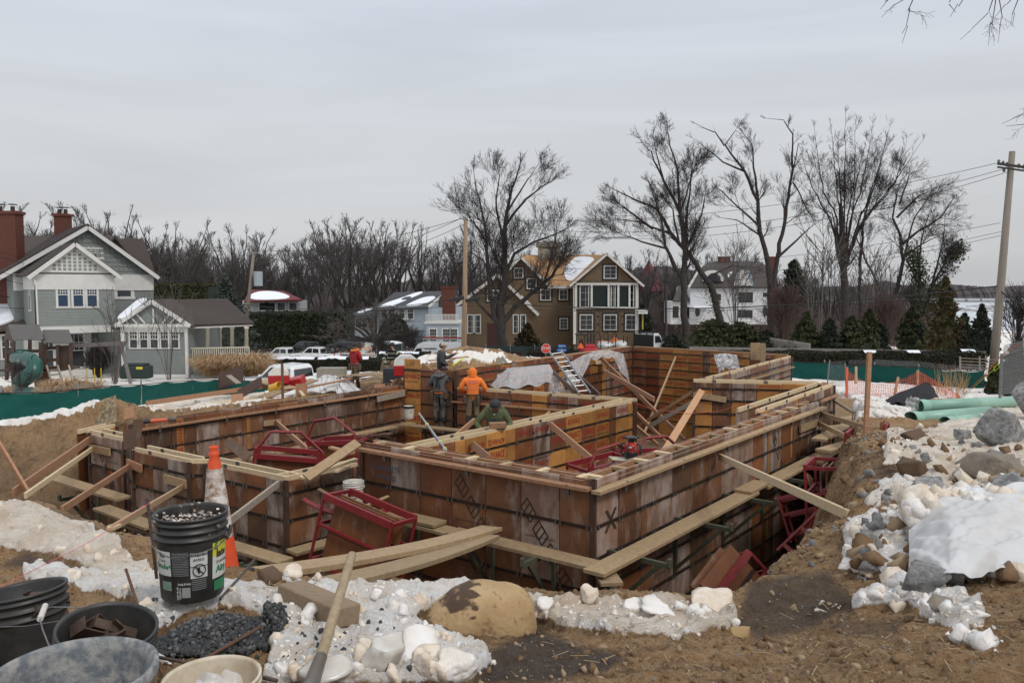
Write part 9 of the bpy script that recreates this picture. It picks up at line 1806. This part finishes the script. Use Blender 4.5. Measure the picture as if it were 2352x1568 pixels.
def skyline(x):
    pts=[(-200,480),(0,458),(60,470),(120,520),(185,478),(250,468),(330,478),(345,520),(400,487),(440,540),(480,545),(520,530),(560,498),(600,540),(640,590),(675,560),(720,500),(800,487),(880,488),(960,510),(1010,545),(1060,545),(1120,560),(1300,560),(1370,565),(1420,570),(1500,565),(1600,580),(1680,560),(1760,580),(1900,600),(2060,600),(2140,630)]
    return float(np.interp(x,[p[0] for p in pts],[p[1] for p in pts]))
x=-120
while x<2150:
    d=125+rs.rand()*35;yt=skyline(x)+abs(rs.randn())*9;spots.append((x,yt,d));x+=27+rs.rand()*20
for i in range(55):x=-100+rs.rand()*2260;spots.append((x,skyline(x)+35+rs.rand()*45,175+rs.rand()*60))
first=[True]*6
for i,(x,yt,d) in enumerate(spots):
    k=rs.randint(6);src=protos[k];o=src if first[k] else dup(src);first[k]=False;tpz=Q(x,yt,d).z;bz=gz(min(Q(x,700,d).x,d*1.05),d)-.3;s_=(tpz-bz)/19.8
    o.location=(Q(x,700,d).x,d,bz);o.rotation_euler=(0,0,rs.rand()*6.28);o.scale=(s_*(.9+.25*rs.rand()),)*2+(s_,)
UND=[mat('brown_brush',(.085,.062,.052),(.06,.045,.04)),mat('grey_brush',(.10,.085,.08),(.07,.062,.06)),mat('red_brush',(.10,.05,.04),(.07,.04,.035))]
S=[]
for i in range(26000):
    x=-150+rs.rand()*2330;d=122+rs.rand()*75;X_=Q(x,700,d).x;b=-8.3+rs.rand();h=2+rs.rand()**1.5*7.5;S.append([X_,d,b,X_+rs.randn()*.8,d+rs.randn()*.8,b+h,.05,.02])
    for _ in range(2):f=.3+.6*rs.rand();q=(X_+rs.randn()*.3,d,b+h*f);S.append([*q,q[0]+rs.randn()*1.3,q[1],q[2]+.6+rs.rand()*1.6,.03,.015])
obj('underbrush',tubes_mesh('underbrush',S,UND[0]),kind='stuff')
lf=np.stack([np.zeros(9000)]*3,1)
for i in range(9000):x=1560+rs.rand()*620;d=74+rs.rand()*40;p=Q(x,0,d);lf[i]=(p.x,d,-6.5+rs.rand()**1.6*6.5)
leaves('dead_leaves',lf,.11,[mat('russet_leaves',(.17,.075,.035),(.10,.05,.03)),UND[0]],5,kind='stuff')
g=Grow(55,up=-.10,minr=.0022,wig=.14,dens=1.05)
for pts in (((2110,-30),(2090,20),(2085,60),(2072,100)),((2110,-20),(2055,10),(2025,40)),((2080,-30),(2040,0),(2022,22)),((2200,-30),(2180,10),(2196,30)),((2290,-30),(2270,30),(2230,70),(2205,92)),((2290,-20),(2275,50),(2270,105)),((2290,-30),(2300,40),(2292,100)),((2230,-30),(2200,10),(2182,40)),((2350,-30),(2310,10),(2285,40)),((2350,-30),(2330,30),(2325,60)),((2400,250),(2350,262),(2300,285)),((2400,268),(2360,285),(2310,290))):
    P_=[Q(a,b,13+.3*i) for i,(a,b) in enumerate(pts)];g.limb(P_,.010,.003,1,(.15,1.0,.9),.35)
b=Q(2200,-60,13);t=thing('overhanging_branches','bare twigs hanging into the picture at the top right','branches',b);S=np.array(g.C)-np.array([*b,*b,0,0]);o=obj('twigs',tubes_mesh('twigs',S,TWIG,.5),b,t);o['kind']='stuff'
STRAW=[mat('tan_grass',(.40,.25,.125),(.30,.18,.09),rough=.9),mat('pale_grass',(.50,.35,.20),(.4,.27,.15),rough=.9)]
def grass(label,spots_,n,yt,seed,w=.012):
    rs=np.random.RandomState(seed);V=[];F=[];mi=[]
    for (px,py,d,rad) in spots_:
        c=Q(px,py,d);h=Q(px,yt+4*rs.randn(),d).z-c.z
        for i in range(n):
            a=rs.rand()*6.28;q=rs.rand()**.5*rad*.3;b=np.array(c)+np.array([math.cos(a)*q,math.sin(a)*q,-.5*rs.rand()]);L=h*(.45+.65*rs.rand());lean=.1+.75*rs.rand();dr=np.array([math.cos(a),math.sin(a),0]);k=len(V);W_=np.array([w,0,0]);pts=[b,b+dr*L*lean*.25+np.array([0,0,L*.6]),b+dr*L*lean*.8+np.array([0,0,L*.9]),b+dr*L*lean*1.25+np.array([0,0,L*.8])]
            for j,p in enumerate(pts):ww=W_*(1.2 if j==2 else .8);V+=[p-ww,p+ww]
            F+=[(k+2*j,k+2*j+1,k+2*j+3,k+2*j+2) for j in range(3)];mi+=[rs.randint(2)]*3
    o=obj('ornamental_grass',nmesh('ornamental_grass',np.array(V),np.array(F),STRAW,np.array(mi)),label=label,kind='stuff');return o
grass('dry tan ornamental grass behind the left green fence',[(x,912,25.5+.3*i,.8) for i,x in enumerate((125,142,158,172,190,205))],1200,868,1,.007);grass('dry tan ornamental grass at the porch',[(x,866,46,1.5) for x in (492,508,524,540,556,572,585)],1300,808,2,.010);grass('tan grass by the slide at the left edge',[(x,905,27,.6) for x in (-20,5)],400,880,3)
rs=np.random.RandomState(31);tw=[]
for i in range(90):p=G(2150+70*rs.rand(),890+20*rs.rand());tw.append([p.x,p.y,p.z,p.x+rs.randn()*.2,p.y,p.z+.3+rs.rand()*.8,.008,.003])
obj('dry_weeds',tubes_mesh('dry_weeds',tw,STRAW[0]),kind='stuff')
